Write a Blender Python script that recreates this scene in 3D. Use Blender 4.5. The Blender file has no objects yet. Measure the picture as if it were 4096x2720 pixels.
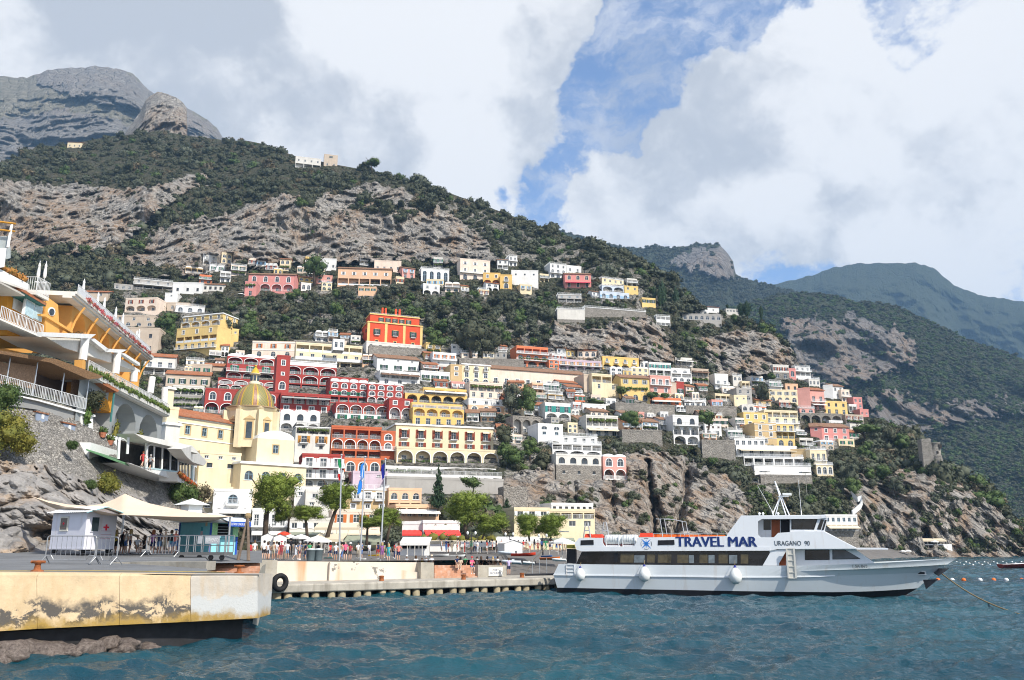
import bpy,bmesh,math,random
import numpy as np
from mathutils import Vector,Matrix
R=math.radians
rnd=random.Random(7)
sc=bpy.context.scene
col=sc.collection
FP,CX,CY,HZ=845.0,512.0,340.0,543.0
EYE=4.6
TH=math.atan((HZ-CY)/FP)
cam_d=bpy.data.cameras.new('camera');cam=bpy.data.objects.new('camera',cam_d);col.objects.link(cam)
cam.location=(0,0,EYE);cam.rotation_euler=(math.pi/2+TH,0,0)
cam_d.sensor_width=36;cam_d.lens=36*FP/1024;cam_d.clip_start=.5;cam_d.clip_end=30000
sc.camera=cam
sc.render.engine='CYCLES'
sc.view_settings.view_transform='Standard';sc.view_settings.look='None'
sc.view_settings.exposure=0.08;sc.view_settings.gamma=1.0;sc.view_settings.use_curve_mapping=False
cy=sc.cycles
cy.use_denoising=True
try:cy.denoiser='OPENIMAGEDENOISE';cy.denoising_input_passes='RGB_ALBEDO_NORMAL';cy.denoising_prefilter='ACCURATE'
except Exception:pass
try:cy.pixel_filter_type='BLACKMAN_HARRIS';cy.filter_width=1.05
except Exception:pass
cy.max_bounces=5;cy.diffuse_bounces=2;cy.glossy_bounces=3;cy.transmission_bounces=3;cy.volume_bounces=0;cy.transparent_max_bounces=6
cy.caustics_reflective=False;cy.caustics_refractive=False;cy.sample_clamp_indirect=6
cy.use_adaptive_sampling=True;cy.adaptive_threshold=0.012
SUN_AZ,SUN_EL=R(136),R(43)
sdir=Vector((math.sin(SUN_AZ)*math.cos(SUN_EL),math.cos(SUN_AZ)*math.cos(SUN_EL),math.sin(SUN_EL)))
sl=bpy.data.lights.new('sun','SUN');sl.energy=5.0;sl.angle=R(0.53);sl.color=(1,.94,.84)
so=bpy.data.objects.new('sun',sl);col.objects.link(so)
so.rotation_euler=sdir.to_track_quat('Z','Y').to_euler();so.location=(300,-300,500)
_c,_s=math.cos(TH),math.sin(TH)
def P(u,v,d):
 a=(u-CX)/FP;b=(CY-v)/FP
 y=_c-b*_s;k=d/y
 return Vector((a*k,d,EYE+(_s+b*_c)*k))
def Pz(u,v,z):
 a=(u-CX)/FP;b=(CY-v)/FP
 k=(z-EYE)/(_s+b*_c)
 return Vector((a*k,(_c-b*_s)*k,z))
def proj(p):
 x,y,z=p[0],p[1],p[2]-EYE
 f=y*_c+z*_s;w=-y*_s+z*_c
 return CX+FP*x/f,CY-FP*w/f
wd=bpy.data.worlds.new('World');sc.world=wd;wd.use_nodes=True
nt=wd.node_tree;nt.nodes.clear()
def N(t,**kw):
 n=nt.nodes.new(t)
 for k,v in kw.items():setattr(n,k,v)
 return n
def L(a,b):nt.links.new(a,b)
def M_(op,a,b=None,c=None,clamp=False):
 n=N('ShaderNodeMath',operation=op,use_clamp=clamp)
 for i,x in enumerate((a,b,c)):
  if x is None:continue
  if isinstance(x,(int,float)):n.inputs[i].default_value=x
  else:L(x,n.inputs[i])
 return n.outputs[0]
def SS(x,lo,hi,o0=0.,o1=1.):
 n=N('ShaderNodeMapRange',interpolation_type='SMOOTHERSTEP')
 L(x,n.inputs[0]);n.inputs[1].default_value=lo;n.inputs[2].default_value=hi;n.inputs[3].default_value=o0;n.inputs[4].default_value=o1
 return n.outputs[0]
tc=N('ShaderNodeTexCoord');DIR=tc.outputs['Generated']
sky=N('ShaderNodeTexSky',sky_type='NISHITA',sun_disc=False)
sky.sun_elevation=SUN_EL;sky.sun_rotation=SUN_AZ;sky.altitude=0;sky.air_density=1.0;sky.dust_density=1.2;sky.ozone_density=1.6
def noise(vec,scale,det=8,rough=.55,dist=0.):
 n=N('ShaderNodeTexNoise');n.inputs['Scale'].default_value=scale;n.inputs['Detail'].default_value=det
 n.inputs['Roughness'].default_value=rough;n.inputs['Distortion'].default_value=dist;L(vec,n.inputs['Vector']);return n.outputs['Fac']
def shift(vec,o,s=(1,1,1)):
 n=N('ShaderNodeMapping');n.inputs['Location'].default_value=o;n.inputs['Scale'].default_value=s;L(vec,n.inputs['Vector']);return n.outputs[0]
def dirat(u,v):
 d=P(u,v,100)-Vector((0,0,EYE));d.normalize();return d
def blob(u,v,rad,amp,sx=1.0):
 """one cloud mass (amp > 0) or one clear gap (amp < 0) of the sky, an angular distance from a direction"""
 d=dirat(u,v)
 n=N('ShaderNodeVectorMath',operation='DISTANCE');L(WD,n.inputs[0]);n.inputs[1].default_value=d
 return SS(n.outputs['Value'],rad/FP,rad*.15/FP,0,amp)
wn=N('ShaderNodeTexNoise');wn.inputs['Scale'].default_value=5;wn.inputs['Detail'].default_value=6;wn.inputs['Roughness'].default_value=.6;L(DIR,wn.inputs['Vector'])
wv=N('ShaderNodeVectorMath',operation='SUBTRACT');L(wn.outputs['Color'],wv.inputs[0]);wv.inputs[1].default_value=(.5,.5,.5)
wv2=N('ShaderNodeVectorMath',operation='MULTIPLY_ADD');L(wv.outputs[0],wv2 .inputs[0]);wv2 .inputs[1].default_value=(.16,.16,.16);L(DIR,wv2 .inputs[2])
WD=wv2 .outputs[0]
BLOBS=[(90,10,260,.34),(330,60,230,.34),(480,40,130,.32),(560,20,70,.3),(430,130,170,.32),(200,140,220,.3),(560,110,60,.2),(632,53,26,.34),(800,80,100,.36),(720,75,55,.3),(860,140,130,.38),(760,160,120,.34),(980,150,130,.26),(900,210,130,.36),(690,150,40,.2),(640,190,80,.34),(700,215,90,.3),(830,20,60,.2),(960,60,130,.12),(600,215,50,.2),(795,258,45,.3),(480,190,40,.12),(418,20,26,-.3),(640,20,75,-.34),(720,25,85,-.3),(610,95,50,-.34),(640,135,50,-.24),(560,195,45,-.26),(505,190,26,-.2),(690,100,30,-.2),(590,165,34,-.2),]
acc=None
for b in BLOBS:
 o=blob(*b);acc=o if acc is None else M_('ADD',acc,o)
n1=noise(shift(WD,(.3,.1,.7)),6.0,10,.58)
n2=noise(shift(DIR,(1.7,.3,.2),(1,1,1.6)),22,8,.62)
den=M_('ADD',M_('ADD',M_('MULTIPLY',M_('SUBTRACT',n1,.5),1.15),M_('MULTIPLY',M_('SUBTRACT',n2,.5),.55)),M_('ADD',acc,.07))
cover=SS(den,-.02,.25)
thick=SS(den,.16,.62)
veil=SS(noise(shift(WD,(3.1,.4,.9),(1.4,1.4,3.0)),9,9,.6),.34,.72,.05,.66)
covv=M_('MAXIMUM',cover,veil)
n3=noise(shift(WD,(.33,.125,.76)),4.2,5,.5)
relief=M_('SUBTRACT',noise(shift(WD,(.3,.1,.7)),4.2,5,.5),n3)
n4=noise(shift(WD,(5.0,2.0,1.0)),3.2,6,.5)
tone=M_('ADD',M_('MULTIPLY',relief,3.6),M_('ADD',M_('ADD',SS(n4,.3,.72,-.13,.13),SS(n2,.3,.7,-.05,.05)),.9))
tone=M_('SUBTRACT',tone,M_('MULTIPLY',thick,.05))
GREY=[(40,40,260,.17),(170,70,230,.14),(260,170,190,.15),(400,165,130,.13),(330,120,150,.05),(790,215,130,.13),(900,225,150,.15),(700,200,100,.06),(970,120,110,.08),(560,60,60,-.1),(800,110,90,-.12),(870,160,70,-.08)]
gacc=None
for b in GREY:
 o=blob(*b);gacc=o if gacc is None else M_('ADD',gacc,o)
tone=M_('SUBTRACT',tone,gacc)
tone=N('ShaderNodeClamp').outputs[0]if False else M_('MINIMUM',M_('MAXIMUM',tone,.2),1.05)
ramp=N('ShaderNodeMix',data_type='RGBA');L(SS(tone,.2,1.0),ramp.inputs[0])
ramp.inputs[6].default_value=(4.7,4.9,5.3,1);ramp.inputs[7].default_value=(7.9,7.85,7.85,1)
skym=N('ShaderNodeMix',data_type='RGBA',blend_type='MULTIPLY');skym.inputs[0].default_value=1;L(sky.outputs[0],skym.inputs[6]);skym.inputs[7].default_value=(1.3,1.42,1.65,1)
mixs=N('ShaderNodeMix',data_type='RGBA');L(covv,mixs.inputs[0]);L(skym.outputs[2],mixs.inputs[6]);L(ramp.outputs[2],mixs.inputs[7])
bg=N('ShaderNodeBackground');bg.inputs[1].default_value=0.125;L(mixs.outputs[2],bg.inputs[0])
wo=N('ShaderNodeOutputWorld');L(bg.outputs[0],wo.inputs[0])
try:wd.cycles.sampling_method='MANUAL';wd.cycles.sample_map_resolution=512
except Exception:pass
_rs=np.random.RandomState(11)
_perm=np.concatenate([_rs.permutation(512)]*3)
_grad=_rs.normal(size=(512,3));_grad/=np.linalg.norm(_grad,axis=1)[:,None]
def pnoise(p):
 p=np.asarray(p,float);i=np.floor(p).astype(int);f=p-i;i&=511
 w=f*f*f*(f*(f*6-15)+10);out=np.zeros(len(p))
 for dx in(0,1):
  for dy in(0,1):
   for dz in(0,1):
    h=_perm[_perm[_perm[i[:,0]+dx&511]+(i[:,1]+dy&511)]+(i[:,2]+dz&511)]&511
    g=_grad[h]
    d=g[:,0]*(f[:,0]-dx)+g[:,1]*(f[:,1]-dy)+g[:,2]*(f[:,2]-dz)
    out+=d*(w[:,0]if dx else 1-w[:,0])*(w[:,1]if dy else 1-w[:,1])*(w[:,2]if dz else 1-w[:,2])
 return out*1.6
def fbm(p,oc=4,gain=.5):
 p=np.asarray(p,float);a=1.;o=np.zeros(len(p))
 for k in range(oc):o+=a*pnoise(p*(2.03**k)+17.3*k);a*=gain
 return o
def ridged(p,oc=4):
 p=np.asarray(p,float);a=1.;o=np.zeros(len(p))
 for k in range(oc):o+=a*(1-2*np.abs(pnoise(p*(2.1**k)+9.1*k)));a*=.5
 return o
MATS={}
class NT:
 def __init__(s,name):
  s.m=bpy.data.materials.new(name);s.m.use_nodes=True;s.t=s.m.node_tree
  s.b=s.t.nodes['Principled BSDF'];s.o=s.t.nodes['Material Output']
 def n(s,t,**kw):
  x=s.t.nodes.new(t)
  for k,v in kw.items():setattr(x,k,v)
  return x
 def l(s,a,b):s.t.links.new(a,b)
 def coord(s,kind='Object',scale=(1,1,1),loc=(0,0,0),rot=(0,0,0)):
  if kind=='World':c=s.n('ShaderNodeNewGeometry').outputs['Position']
  else:c=s.n('ShaderNodeTexCoord').outputs[kind]
  m=s.n('ShaderNodeMapping');m.inputs['Scale'].default_value=scale;m.inputs['Location'].default_value=loc;m.inputs['Rotation'].default_value=rot
  s.l(c,m.inputs['Vector']);return m.outputs[0]
 def noise(s,vec,scale=1,det=5,rough=.55,dist=0):
  x=s.n('ShaderNodeTexNoise');x.inputs['Scale'].default_value=scale;x.inputs['Detail'].default_value=det;x.inputs['Roughness'].default_value=rough;x.inputs['Distortion'].default_value=dist
  s.l(vec,x.inputs['Vector']);return x.outputs['Fac']
 def voro(s,vec,scale=1,feature='F1',out='Distance',rand=1):
  x=s.n('ShaderNodeTexVoronoi',feature=feature);x.inputs['Scale'].default_value=scale;x.inputs['Randomness'].default_value=rand;s.l(vec,x.inputs['Vector']);return x.outputs[out]
 def mr(s,x,a,b,c=0.,d=1.):
  n=s.n('ShaderNodeMapRange');s.l(x,n.inputs[0])
  for i,q in enumerate((a,b,c,d)):n.inputs[i+1].default_value=q
  return n.outputs[0]
 def math(s,op,a,b=None):
  n=s.n('ShaderNodeMath',operation=op)
  for i,x in enumerate((a,b)):
   if x is None:continue
   if isinstance(x,(int,float)):n.inputs[i].default_value=x
   else:s.l(x,n.inputs[i])
  return n.outputs[0]
 def mix(s,fac,a,b,mode='MIX'):
  n=s.n('ShaderNodeMix',data_type='RGBA',blend_type=mode)
  for i,x in((0,fac),(6,a),(7,b)):
   if isinstance(x,(int,float)):n.inputs[i].default_value=x
   elif isinstance(x,tuple):n.inputs[i].default_value=(*x[:3],1)
   else:s.l(x,n.inputs[i])
  return n.outputs[2]
 def attr(s,name,out='Fac'):
  n=s.n('ShaderNodeAttribute',attribute_name=name);return n.outputs[out]
 def bump(s,h,strength=.5,dist=.1):
  n=s.n('ShaderNodeBump');n.inputs['Strength'].default_value=strength;n.inputs['Distance'].default_value=dist;s.l(h,n.inputs['Height']);s.l(n.outputs[0],s.b.inputs['Normal'])
 def col(s,c):
  if isinstance(c,tuple):s.b.inputs['Base Color'].default_value=(*c[:3],1)
  else:s.l(c,s.b.inputs['Base Color'])
 def set(s,rough=.8,spec=.3,metal=0.,**kw):
  s.b.inputs['Roughness'].default_value=rough;s.b.inputs['Specular IOR Level'].default_value=spec;s.b.inputs['Metallic'].default_value=metal
  return s.m
def plain(name,c,rough=.7,spec=.3,metal=0.,var=.1,scale=3.):
 if name in MATS:return MATS[name]
 t=NT(name)
 if var:
  f=t.noise(t.coord('Object'),scale,5,.6)
  t.col(t.mix(t.mr(f,.3,.7),tuple(x*(1-var)for x in c),tuple(min(1,x*(1+var))for x in c)))
 else:t.col(c)
 MATS[name]=t.set(rough,spec,metal);return MATS[name]
def plaster(name,c,dirt=.25,rough=.85):
 """painted render on masonry: mottled, with faint weather streaks running down"""
 if name in MATS:return MATS[name]
 t=NT(name);w=t.coord('World')
 mott=t.noise(w,.35,6,.6);fine=t.noise(w,2.5,4,.6)
 streak=t.noise(t.coord('World',(1.1,1.1,.12)),1.,5,.65)
 a=t.mix(t.mr(mott,.3,.7),tuple(x*.86 for x in c),tuple(min(1,x*1.06)for x in c))
 a=t.mix(t.mr(fine,.35,.65,0,.2),a,tuple(x*.8 for x in c))
 grime=tuple(.35*x+.65*y for x,y in zip(c,(.22,.2,.17)))
 a=t.mix(t.mr(streak,.52,.8,0,dirt),a,grime)
 t.col(a);MATS[name]=t.set(rough,.25);return MATS[name]
class MB:
 def __init__(s):s.v=[];s.f=[];s.m=[]
 def add(s,vs,fs,mi=0):
  o=len(s.v);s.v+=[tuple(x)for x in vs];s.f+=[tuple(i+o for i in f)for f in fs];s.m+=[mi]*len(fs)
 def box(s,x0,x1,y0,y1,z0,z1,mi=0):
  s.add([(x0,y0,z0),(x1,y0,z0),(x1,y1,z0),(x0,y1,z0),(x0,y0,z1),(x1,y0,z1),(x1,y1,z1),(x0,y1,z1)],[(3,2,1,0),(4,5,6,7),(0,1,5,4),(1,2,6,5),(2,3,7,6),(3,0,4,7)],mi)
 def hexa(s,p,mi=0):
  s.add(p,[(3,2,1,0),(4,5,6,7),(0,1,5,4),(1,2,6,5),(2,3,7,6),(3,0,4,7)],mi)
 def quad(s,a,b,c,d,mi=0):s.add([a,b,c,d],[(0,1,2,3)],mi)
 def poly(s,pts,mi=0):s.add(pts,[tuple(range(len(pts)))],mi)
 def prism(s,pts,off,mi=0,caps=True):
  n=len(pts);o=Vector(off);a=[Vector(p)for p in pts]
  fs=[(i,(i+1)%n,n+(i+1)%n,n+i)for i in range(n)]
  if caps:fs+=[tuple(range(n-1,-1,-1)),tuple(range(n,2*n))]
  s.add(a+[p+o for p in a],fs,mi)
 def tube(s,pts,r,n=6,mi=0,caps=True,r2=None):
  pts=[Vector(p)for p in pts];rings=[];k=len(pts)
  rs=r if isinstance(r,(list,tuple))else[r+(r2-r)*i/(k-1)if r2 is not None else r for i in range(k)]
  prev=None
  for i,p in enumerate(pts):
   t=(pts[min(i+1,k-1)]-pts[max(i-1,0)]).normalized()
   if prev is None:
    a=Vector((0,0,1))if abs(t.z)<.9 else Vector((1,0,0));e1=t.cross(a).normalized()
   else:e1=(prev-t*prev.dot(t)).normalized()
   prev=e1;e2=t.cross(e1)
   rings.append([p+(e1*math.cos(2*math.pi*j/n)+e2*math.sin(2*math.pi*j/n))*rs[i]for j in range(n)])
  o=[];
  for rg in rings:o+=rg
  fs=[(i*n+j,i*n+(j+1)%n,(i+1)*n+(j+1)%n,(i+1)*n+j)for i in range(k-1)for j in range(n)]
  if caps:fs+=[tuple(range(n-1,-1,-1)),tuple((k-1)*n+j for j in range(n))]
  s.add(o,fs,mi)
 def lathe(s,prof,c=(0,0,0),n=16,mi=0,a0=0,a1=2*math.pi,sx=1,sy=1):
  full=abs(a1-a0-2*math.pi)<1e-6;m=n if full else n+1;k=len(prof)
  vs=[(c[0]+r*math.cos(a0+(a1-a0)*j/n)*sx,c[1]+r*math.sin(a0+(a1-a0)*j/n)*sy,c[2]+z)for r,z in prof for j in range(m)]
  fs=[(i*m+j,i*m+(j+1)%m,(i+1)*m+(j+1)%m,(i+1)*m+j)for i in range(k-1)for j in range(n)]
  s.add(vs,fs,mi)
 def sphere(s,c,rx,ry=None,rz=None,n=10,k=6,mi=0):
  ry=ry or rx;rz=rz or rx
  pr=[(max(1e-4,math.sin(math.pi*i/k)),-math.cos(math.pi*i/k))for i in range(k+1)]
  vs=[(c[0]+r*math.cos(2*math.pi*j/n)*rx,c[1]+r*math.sin(2*math.pi*j/n)*ry,c[2]+z*rz)for r,z in pr for j in range(n)]
  fs=[(i*n+j,i*n+(j+1)%n,(i+1)*n+(j+1)%n,(i+1)*n+j)for i in range(k)for j in range(n)]
  s.add(vs,fs,mi)
 def mesh(s,name,mats,smooth=False):
  me=bpy.data.meshes.new(name);me.from_pydata(s.v,[],s.f)
  for m in(mats if isinstance(mats,(list,tuple))else[mats]):me.materials.append(m)
  if max(s.m,default=0)>0:me.polygons.foreach_set('material_index',s.m)
  if smooth:me.polygons.foreach_set('use_smooth',[True]*len(s.f))
  me.update();return me
 def build(s,name,mats,parent=None,smooth=False):
  return link(name,s.mesh(name,mats,smooth),parent)
def link(name,me,parent=None,loc=None,rz=0,scale=None):
 o=bpy.data.objects.new(name,me);col.objects.link(o)
 if parent is not None:o.parent=parent
 if loc is not None:o.location=loc
 if rz:o.rotation_euler=(0,0,rz)
 if scale is not None:o.scale=scale if isinstance(scale,(tuple,list))else(scale,)*3
 return o
def tag(o,label=None,cat=None,group=None,kind=None):
 if label:o['label']=label
 if cat:o['category']=cat
 if group:o['group']=group
 if kind:o['kind']=kind
 return o
def thing(name,label,cat,loc=(0,0,0),rz=0,group=None):
 o=link(name,None,None,loc,rz);return tag(o,label,cat,group)
def copytree(o,parent=None):
 c=o.copy();col.objects.link(c);c.parent=parent
 for ch in o.children:copytree(ch,c)
 return c
def npmesh(name,V,Q,mats,smooth=True):
 me=bpy.data.meshes.new(name);V=np.ascontiguousarray(V,np.float32);Q=np.ascontiguousarray(Q,np.int32)
 k=Q.shape[1]
 me.vertices.add(len(V));me.vertices.foreach_set('co',V.ravel())
 me.loops.add(Q.size);me.loops.foreach_set('vertex_index',Q.ravel())
 me.polygons.add(len(Q));me.polygons.foreach_set('loop_start',np.arange(0,Q.size,k,dtype=np.int32))
 try:me.polygons.foreach_set('loop_total',np.full(len(Q),k,np.int32))
 except Exception:pass
 if smooth:me.polygons.foreach_set('use_smooth',np.ones(len(Q),bool))
 for m in(mats if isinstance(mats,(list,tuple))else[mats]):me.materials.append(m)
 me.update(calc_edges=True);me.validate();return me
def gridq(nr,nc):
 i=np.arange(nr-1)[:,None]*nc+np.arange(nc-1)[None,:];i=i.ravel()
 return np.stack([i,i+nc,i+nc+1,i+1],1)
_CP=[(-160,575,150),(100,575,150),(230,575,150),(400,575,150),(560,575,165),(700,575,200),(800,575,235),(870,575,285),(950,575,290),(1024,575,295),(1190,575,300),(-160,540,155),(230,540,158),(300,540,158),(400,540,160),(500,540,168),(560,540,190),(650,540,215),(740,540,235),(850,540,280),(950,540,305),(1024,540,312),(1190,540,320),(-160,500,178),(230,500,178),(300,500,180),(400,500,185),(480,500,190),(540,500,215),(640,500,235),(740,500,265),(850,500,295),(950,500,318),(1024,500,330),(-160,470,205),(200,470,205),(300,470,207),(400,470,222),(480,470,225),(560,470,240),(650,470,255),(740,470,295),(830,470,312),(930,470,335),(980,470,350),(1190,470,370),(-160,440,235),(200,440,235),(300,440,245),(400,440,250),(480,440,258),(560,440,262),(650,440,285),(740,440,330),(830,440,355),(900,440,380),(-160,410,270),(150,410,270),(250,410,272),(320,410,278),(420,410,282),(500,410,300),(600,410,318),(700,410,350),(780,410,375),(850,410,410),(-160,380,300),(150,380,300),(250,380,305),(330,380,308),(420,380,315),(520,380,335),(620,380,355),(720,380,400),(800,380,425),(-160,350,335),(120,350,335),(220,350,345),(340,350,345),(420,350,350),(520,350,372),(620,350,390),(720,350,440),(790,350,450),(-160,320,370),(100,320,370),(200,320,375),(330,320,390),(430,320,395),(560,320,410),(650,320,425),(720,320,470),(770,320,480),(-160,290,400),(0,290,400),(120,290,400),(250,290,415),(400,290,430),(520,290,440),(620,290,450),(690,290,490),(-160,265,430),(0,265,430),(120,265,440),(250,265,455),(400,265,460),(500,265,465),(600,265,480),(660,265,510),(-160,243,506),(0,243,506),(150,243,508),(300,243,512),(400,243,514),(480,240,525),(570,240,548),(-160,200,520),(0,200,520),(150,205,524),(300,200,530),(400,200,540),(470,205,565),(-160,180,540),(0,180,540),(150,180,560),(280,180,560),(400,180,590),(-160,150,690),(0,150,690),(150,150,700),(280,150,690),(100,135,760),(200,135,760)]
_cp=np.array(_CP,float)
def _rbf_fit():
 X=_cp[:,:2];r=np.linalg.norm(X[:,None]-X[None],axis=2);n=len(X)
 A=np.zeros((n+3,n+3));A[:n,:n]=r+np.eye(n)*2.;A[:n,n]=1;A[:n,n+1:]=X;A[n,:n]=1;A[n+1:,:n]=X.T
 return np.linalg.solve(A,np.concatenate([_cp[:,2],np.zeros(3)]))
_w=_rbf_fit()
def _rbf(u,v):
 X=np.stack([np.ravel(u),np.ravel(v)],1);n=len(_cp);o=np.zeros(len(X))
 for i in range(0,len(X),20000):
  x=X[i:i+20000];r=np.linalg.norm(x[:,None]-_cp[None,:,:2],axis=2)
  o[i:i+20000]=r@_w[:n]+_w[n]+x@_w[n+1:]
 return o
_gu=np.arange(-170,1201,5.);_gv=np.arange(110,591,5.)
_GU,_GV=np.meshgrid(_gu,_gv);_GD=_rbf(_GU,_GV).reshape(_GU.shape)
def Dnp(u,v):
 u=np.clip((np.asarray(u,float)+170)/5,0,len(_gu)-1.001);v=np.clip((np.asarray(v,float)-110)/5,0,len(_gv)-1.001)
 i=u.astype(int);j=v.astype(int);a=u-i;b=v-j
 return(_GD[j,i]*(1-a)+_GD[j,i+1]*a)*(1-b)+(_GD[j+1,i]*(1-a)+_GD[j+1,i+1]*a)*b
def D(u,v):return float(Dnp([u],[v])[0])
SIL=[(-170,185),(-60,172),(0,163),(28,153),(38,145),(54,146),(80,142),(96,139),(112,136),(140,134),(158,130),(183,135),(223,140),(249,141),(263,144),(295,156),(338,165),(377,172),(412,180),(455,195),(499,211),(542,227),(577,240),(616,253),(650,266),(672,282),(690,298),(715,312),(737,316),(772,329),(781,338),(794,351),(799,366),(824,392),(846,402),(867,416),(893,428),(915,443),(935,468),(950,474),(967,483),(985,489),(996,503),(1010,519),(1024,529),(1060,545),(1100,552),(1200,556)]
_su,_sv=np.array(SIL,float).T
def vsil(u):return np.interp(u,_su,_sv)
def inpoly(u,v,poly):
 u=np.asarray(u,float);v=np.asarray(v,float);r=np.zeros(u.shape,bool);n=len(poly)
 for i in range(n):
  x0,y0=poly[i];x1,y1=poly[(i+1)%n]
  if y0==y1:continue
  c=((y0>v)!=(y1>v))&(u<(x1-x0)*(v-y0)/(y1-y0)+x0);r^=c
 return r
ROCKS=[[(-170,178),(0,179),(53,185),(89,185),(128,189),(167,184),(183,176),(207,176),(212,182),(183,194),(160,211),(144,224),(128,238),(112,254),(89,251),(64,256),(38,256),(0,256),(-170,250)],[(131,245),(160,227),(191,219),(223,216),(255,203),(279,195),(319,195),(343,185),(380,184),(410,193),(440,208),(470,228),(490,246),(497,262),(470,262),(400,261),(300,262),(200,274),(150,277),(120,268)],[(556,322),(590,330),(620,318),(650,316),(668,338),(676,362),(640,364),(600,364),(560,364),(545,350)],[(700,338),(735,330),(768,334),(790,350),(799,366),(760,374),(720,378),(704,362)],[(500,478),(545,468),(560,462),(610,462),(628,452),(650,450),(690,458),(735,482),(755,508),(720,552),(560,556),(520,535),(495,510)],[(848,474),(900,468),(960,484),(1000,510),(1024,532),(1060,548),(1190,556),(1190,590),(862,590),(852,520),(843,494)],]
SPARSE=[[(380,184),(460,205),(560,245),(640,272),(660,300),(640,310),(560,262),(495,262),(470,228)],[(497,330),(545,320),(560,350),(545,372),(500,368)],[(505,440),(545,440),(545,520),(505,520)]]
TOWN=[(205,385),(320,345),(480,345),(600,365),(610,400),(520,440),(490,475),(430,482),(300,475)]
CARVE=[]
def leafmat(name,c1,c2,c3,sp=.2):
 t=NT(name)
 rn=t.n('ShaderNodeObjectInfo').outputs['Random']
 a=t.mix(t.mr(rn,0,1),c1,c2)
 f=t.noise(t.coord('World'),.9,4,.6)
 a=t.mix(t.mr(f,.35,.7,0,.75),a,c3)
 t.col(a);MATS[name]=t.set(.65,sp);return t.m
LM_DARK=leafmat('foliage_dark',(.034,.044,.025),(.066,.072,.042),(.095,.095,.052))
LM_OLIVE=leafmat('foliage_olive',(.06,.072,.05),(.095,.105,.075),(.10,.11,.06))
LM_GREEN=leafmat('foliage_green',(.045,.085,.026),(.075,.115,.035),(.10,.13,.036))
LM_PINE=leafmat('foliage_pine',(.17,.22,.035),(.21,.26,.045),(.09,.14,.028))
LM_CYP=leafmat('foliage_cypress',(.022,.045,.02),(.032,.06,.028),(.04,.07,.03))
LM_IVY=leafmat('foliage_ivy',(.05,.11,.022),(.08,.13,.03),(.13,.14,.03))
LM_YEL=leafmat('foliage_yellow',(.16,.15,.025),(.2,.17,.03),(.08,.11,.025))
LM_DRY=leafmat('foliage_dry',(.14,.11,.075),(.2,.15,.09),(.1,.1,.05))
BARK=plain('bark',(.1,.075,.055),.9,.1,var=.35,scale=4)
_ico={}
def ico(sub):
 if sub not in _ico:
  bm=bmesh.new();bmesh.ops.create_icosphere(bm,subdivisions=sub,radius=1)
  _ico[sub]=(np.array([v.co[:]for v in bm.verts]),np.array([[v.index for v in f.verts]for f in bm.faces]));bm.free()
 return _ico[sub]
def crown(lumps,leaves,leaf,seed,sub=2,rough=.28,core=.86):
 """lumps: (x,y,z,rx,rz); a core of uneven lobes wrapped in leaf-sized faces standing off it; all triangles"""
 rs=np.random.RandomState(seed);V=[];T=[];o=0
 v0,f0=ico(sub)
 for(x,y,z,rx,rz)in lumps:
  n=fbm(v0*1.7+rs.rand(3)*50,3)*rough
  v=v0*(core*(1+n))[:,None]*np.array([rx,rx,rz])+np.array([x,y,z])
  V.append(v);T.append(f0+o);o+=len(v)
 L_=np.array(lumps);w=L_[:,3]**2;w/=w.sum()
 k=rs.choice(len(lumps),leaves,p=w)
 d=rs.normal(size=(leaves,3));d/=np.linalg.norm(d,axis=1)[:,None]
 n=fbm(d*1.7+k[:,None]*3.3,2)*rough
 r=(.84+.34*rs.rand(leaves)**1.5)*(1+n)
 c=L_[k,:3]+d*r[:,None]*np.stack([L_[k,3],L_[k,3],L_[k,4]],1)
 a=rs.normal(size=(leaves,3))+d*.6;a/=np.linalg.norm(a,axis=1)[:,None]
 b=np.cross(a,rs.normal(size=(leaves,3)));b/=np.linalg.norm(b,axis=1)[:,None]
 e=np.cross(a,b);s=leaf*(.55+.9*rs.rand(leaves))[:,None]
 q=np.stack([c-b*s*.6-e*s*.5,c+b*s*.6-e*s*.35,c+e*s*.85],1).reshape(-1,3)
 V.append(q);T.append(np.arange(leaves*3).reshape(-1,3)+o)
 return np.concatenate(V),np.concatenate(T)
def crown_mesh(name,mat,*a,**k):
 v,t=crown(*a,**k);return npmesh(name,v,t,mat,smooth=False)
def roundlumps(seed,n,R_,H,z0=None,flat=1.):
 """lobes filling a crown of radius R_ and height H standing on z0"""
 rs=np.random.RandomState(seed);out=[];z0=0 if z0 is None else z0
 for i in range(n):
  t=rs.rand();rr=R_*(.62*math.sqrt(rs.rand()));a=rs.rand()*6.283
  z=z0+H*(.22+.56*t);r=R_*(.34+.24*rs.rand())*(1.08-.35*t)
  out.append((rr*math.cos(a),rr*math.sin(a),z,r,r*flat*min(1,H/R_/1.1)))
 out.append((0,0,z0+H*.5,R_*.6,H*.42));return out
BUSH=[]
for i,(m,nl)in enumerate([(LM_DARK,6),(LM_DARK,7),(LM_OLIVE,6),(LM_GREEN,6),(LM_DARK,5),(LM_DRY,4)]):
 me=crown_mesh('bush_crown',m,roundlumps(40+i,nl,1.,1.5,-.25),330,.15,60+i,sub=1)
 BUSH.append(me)
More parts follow.
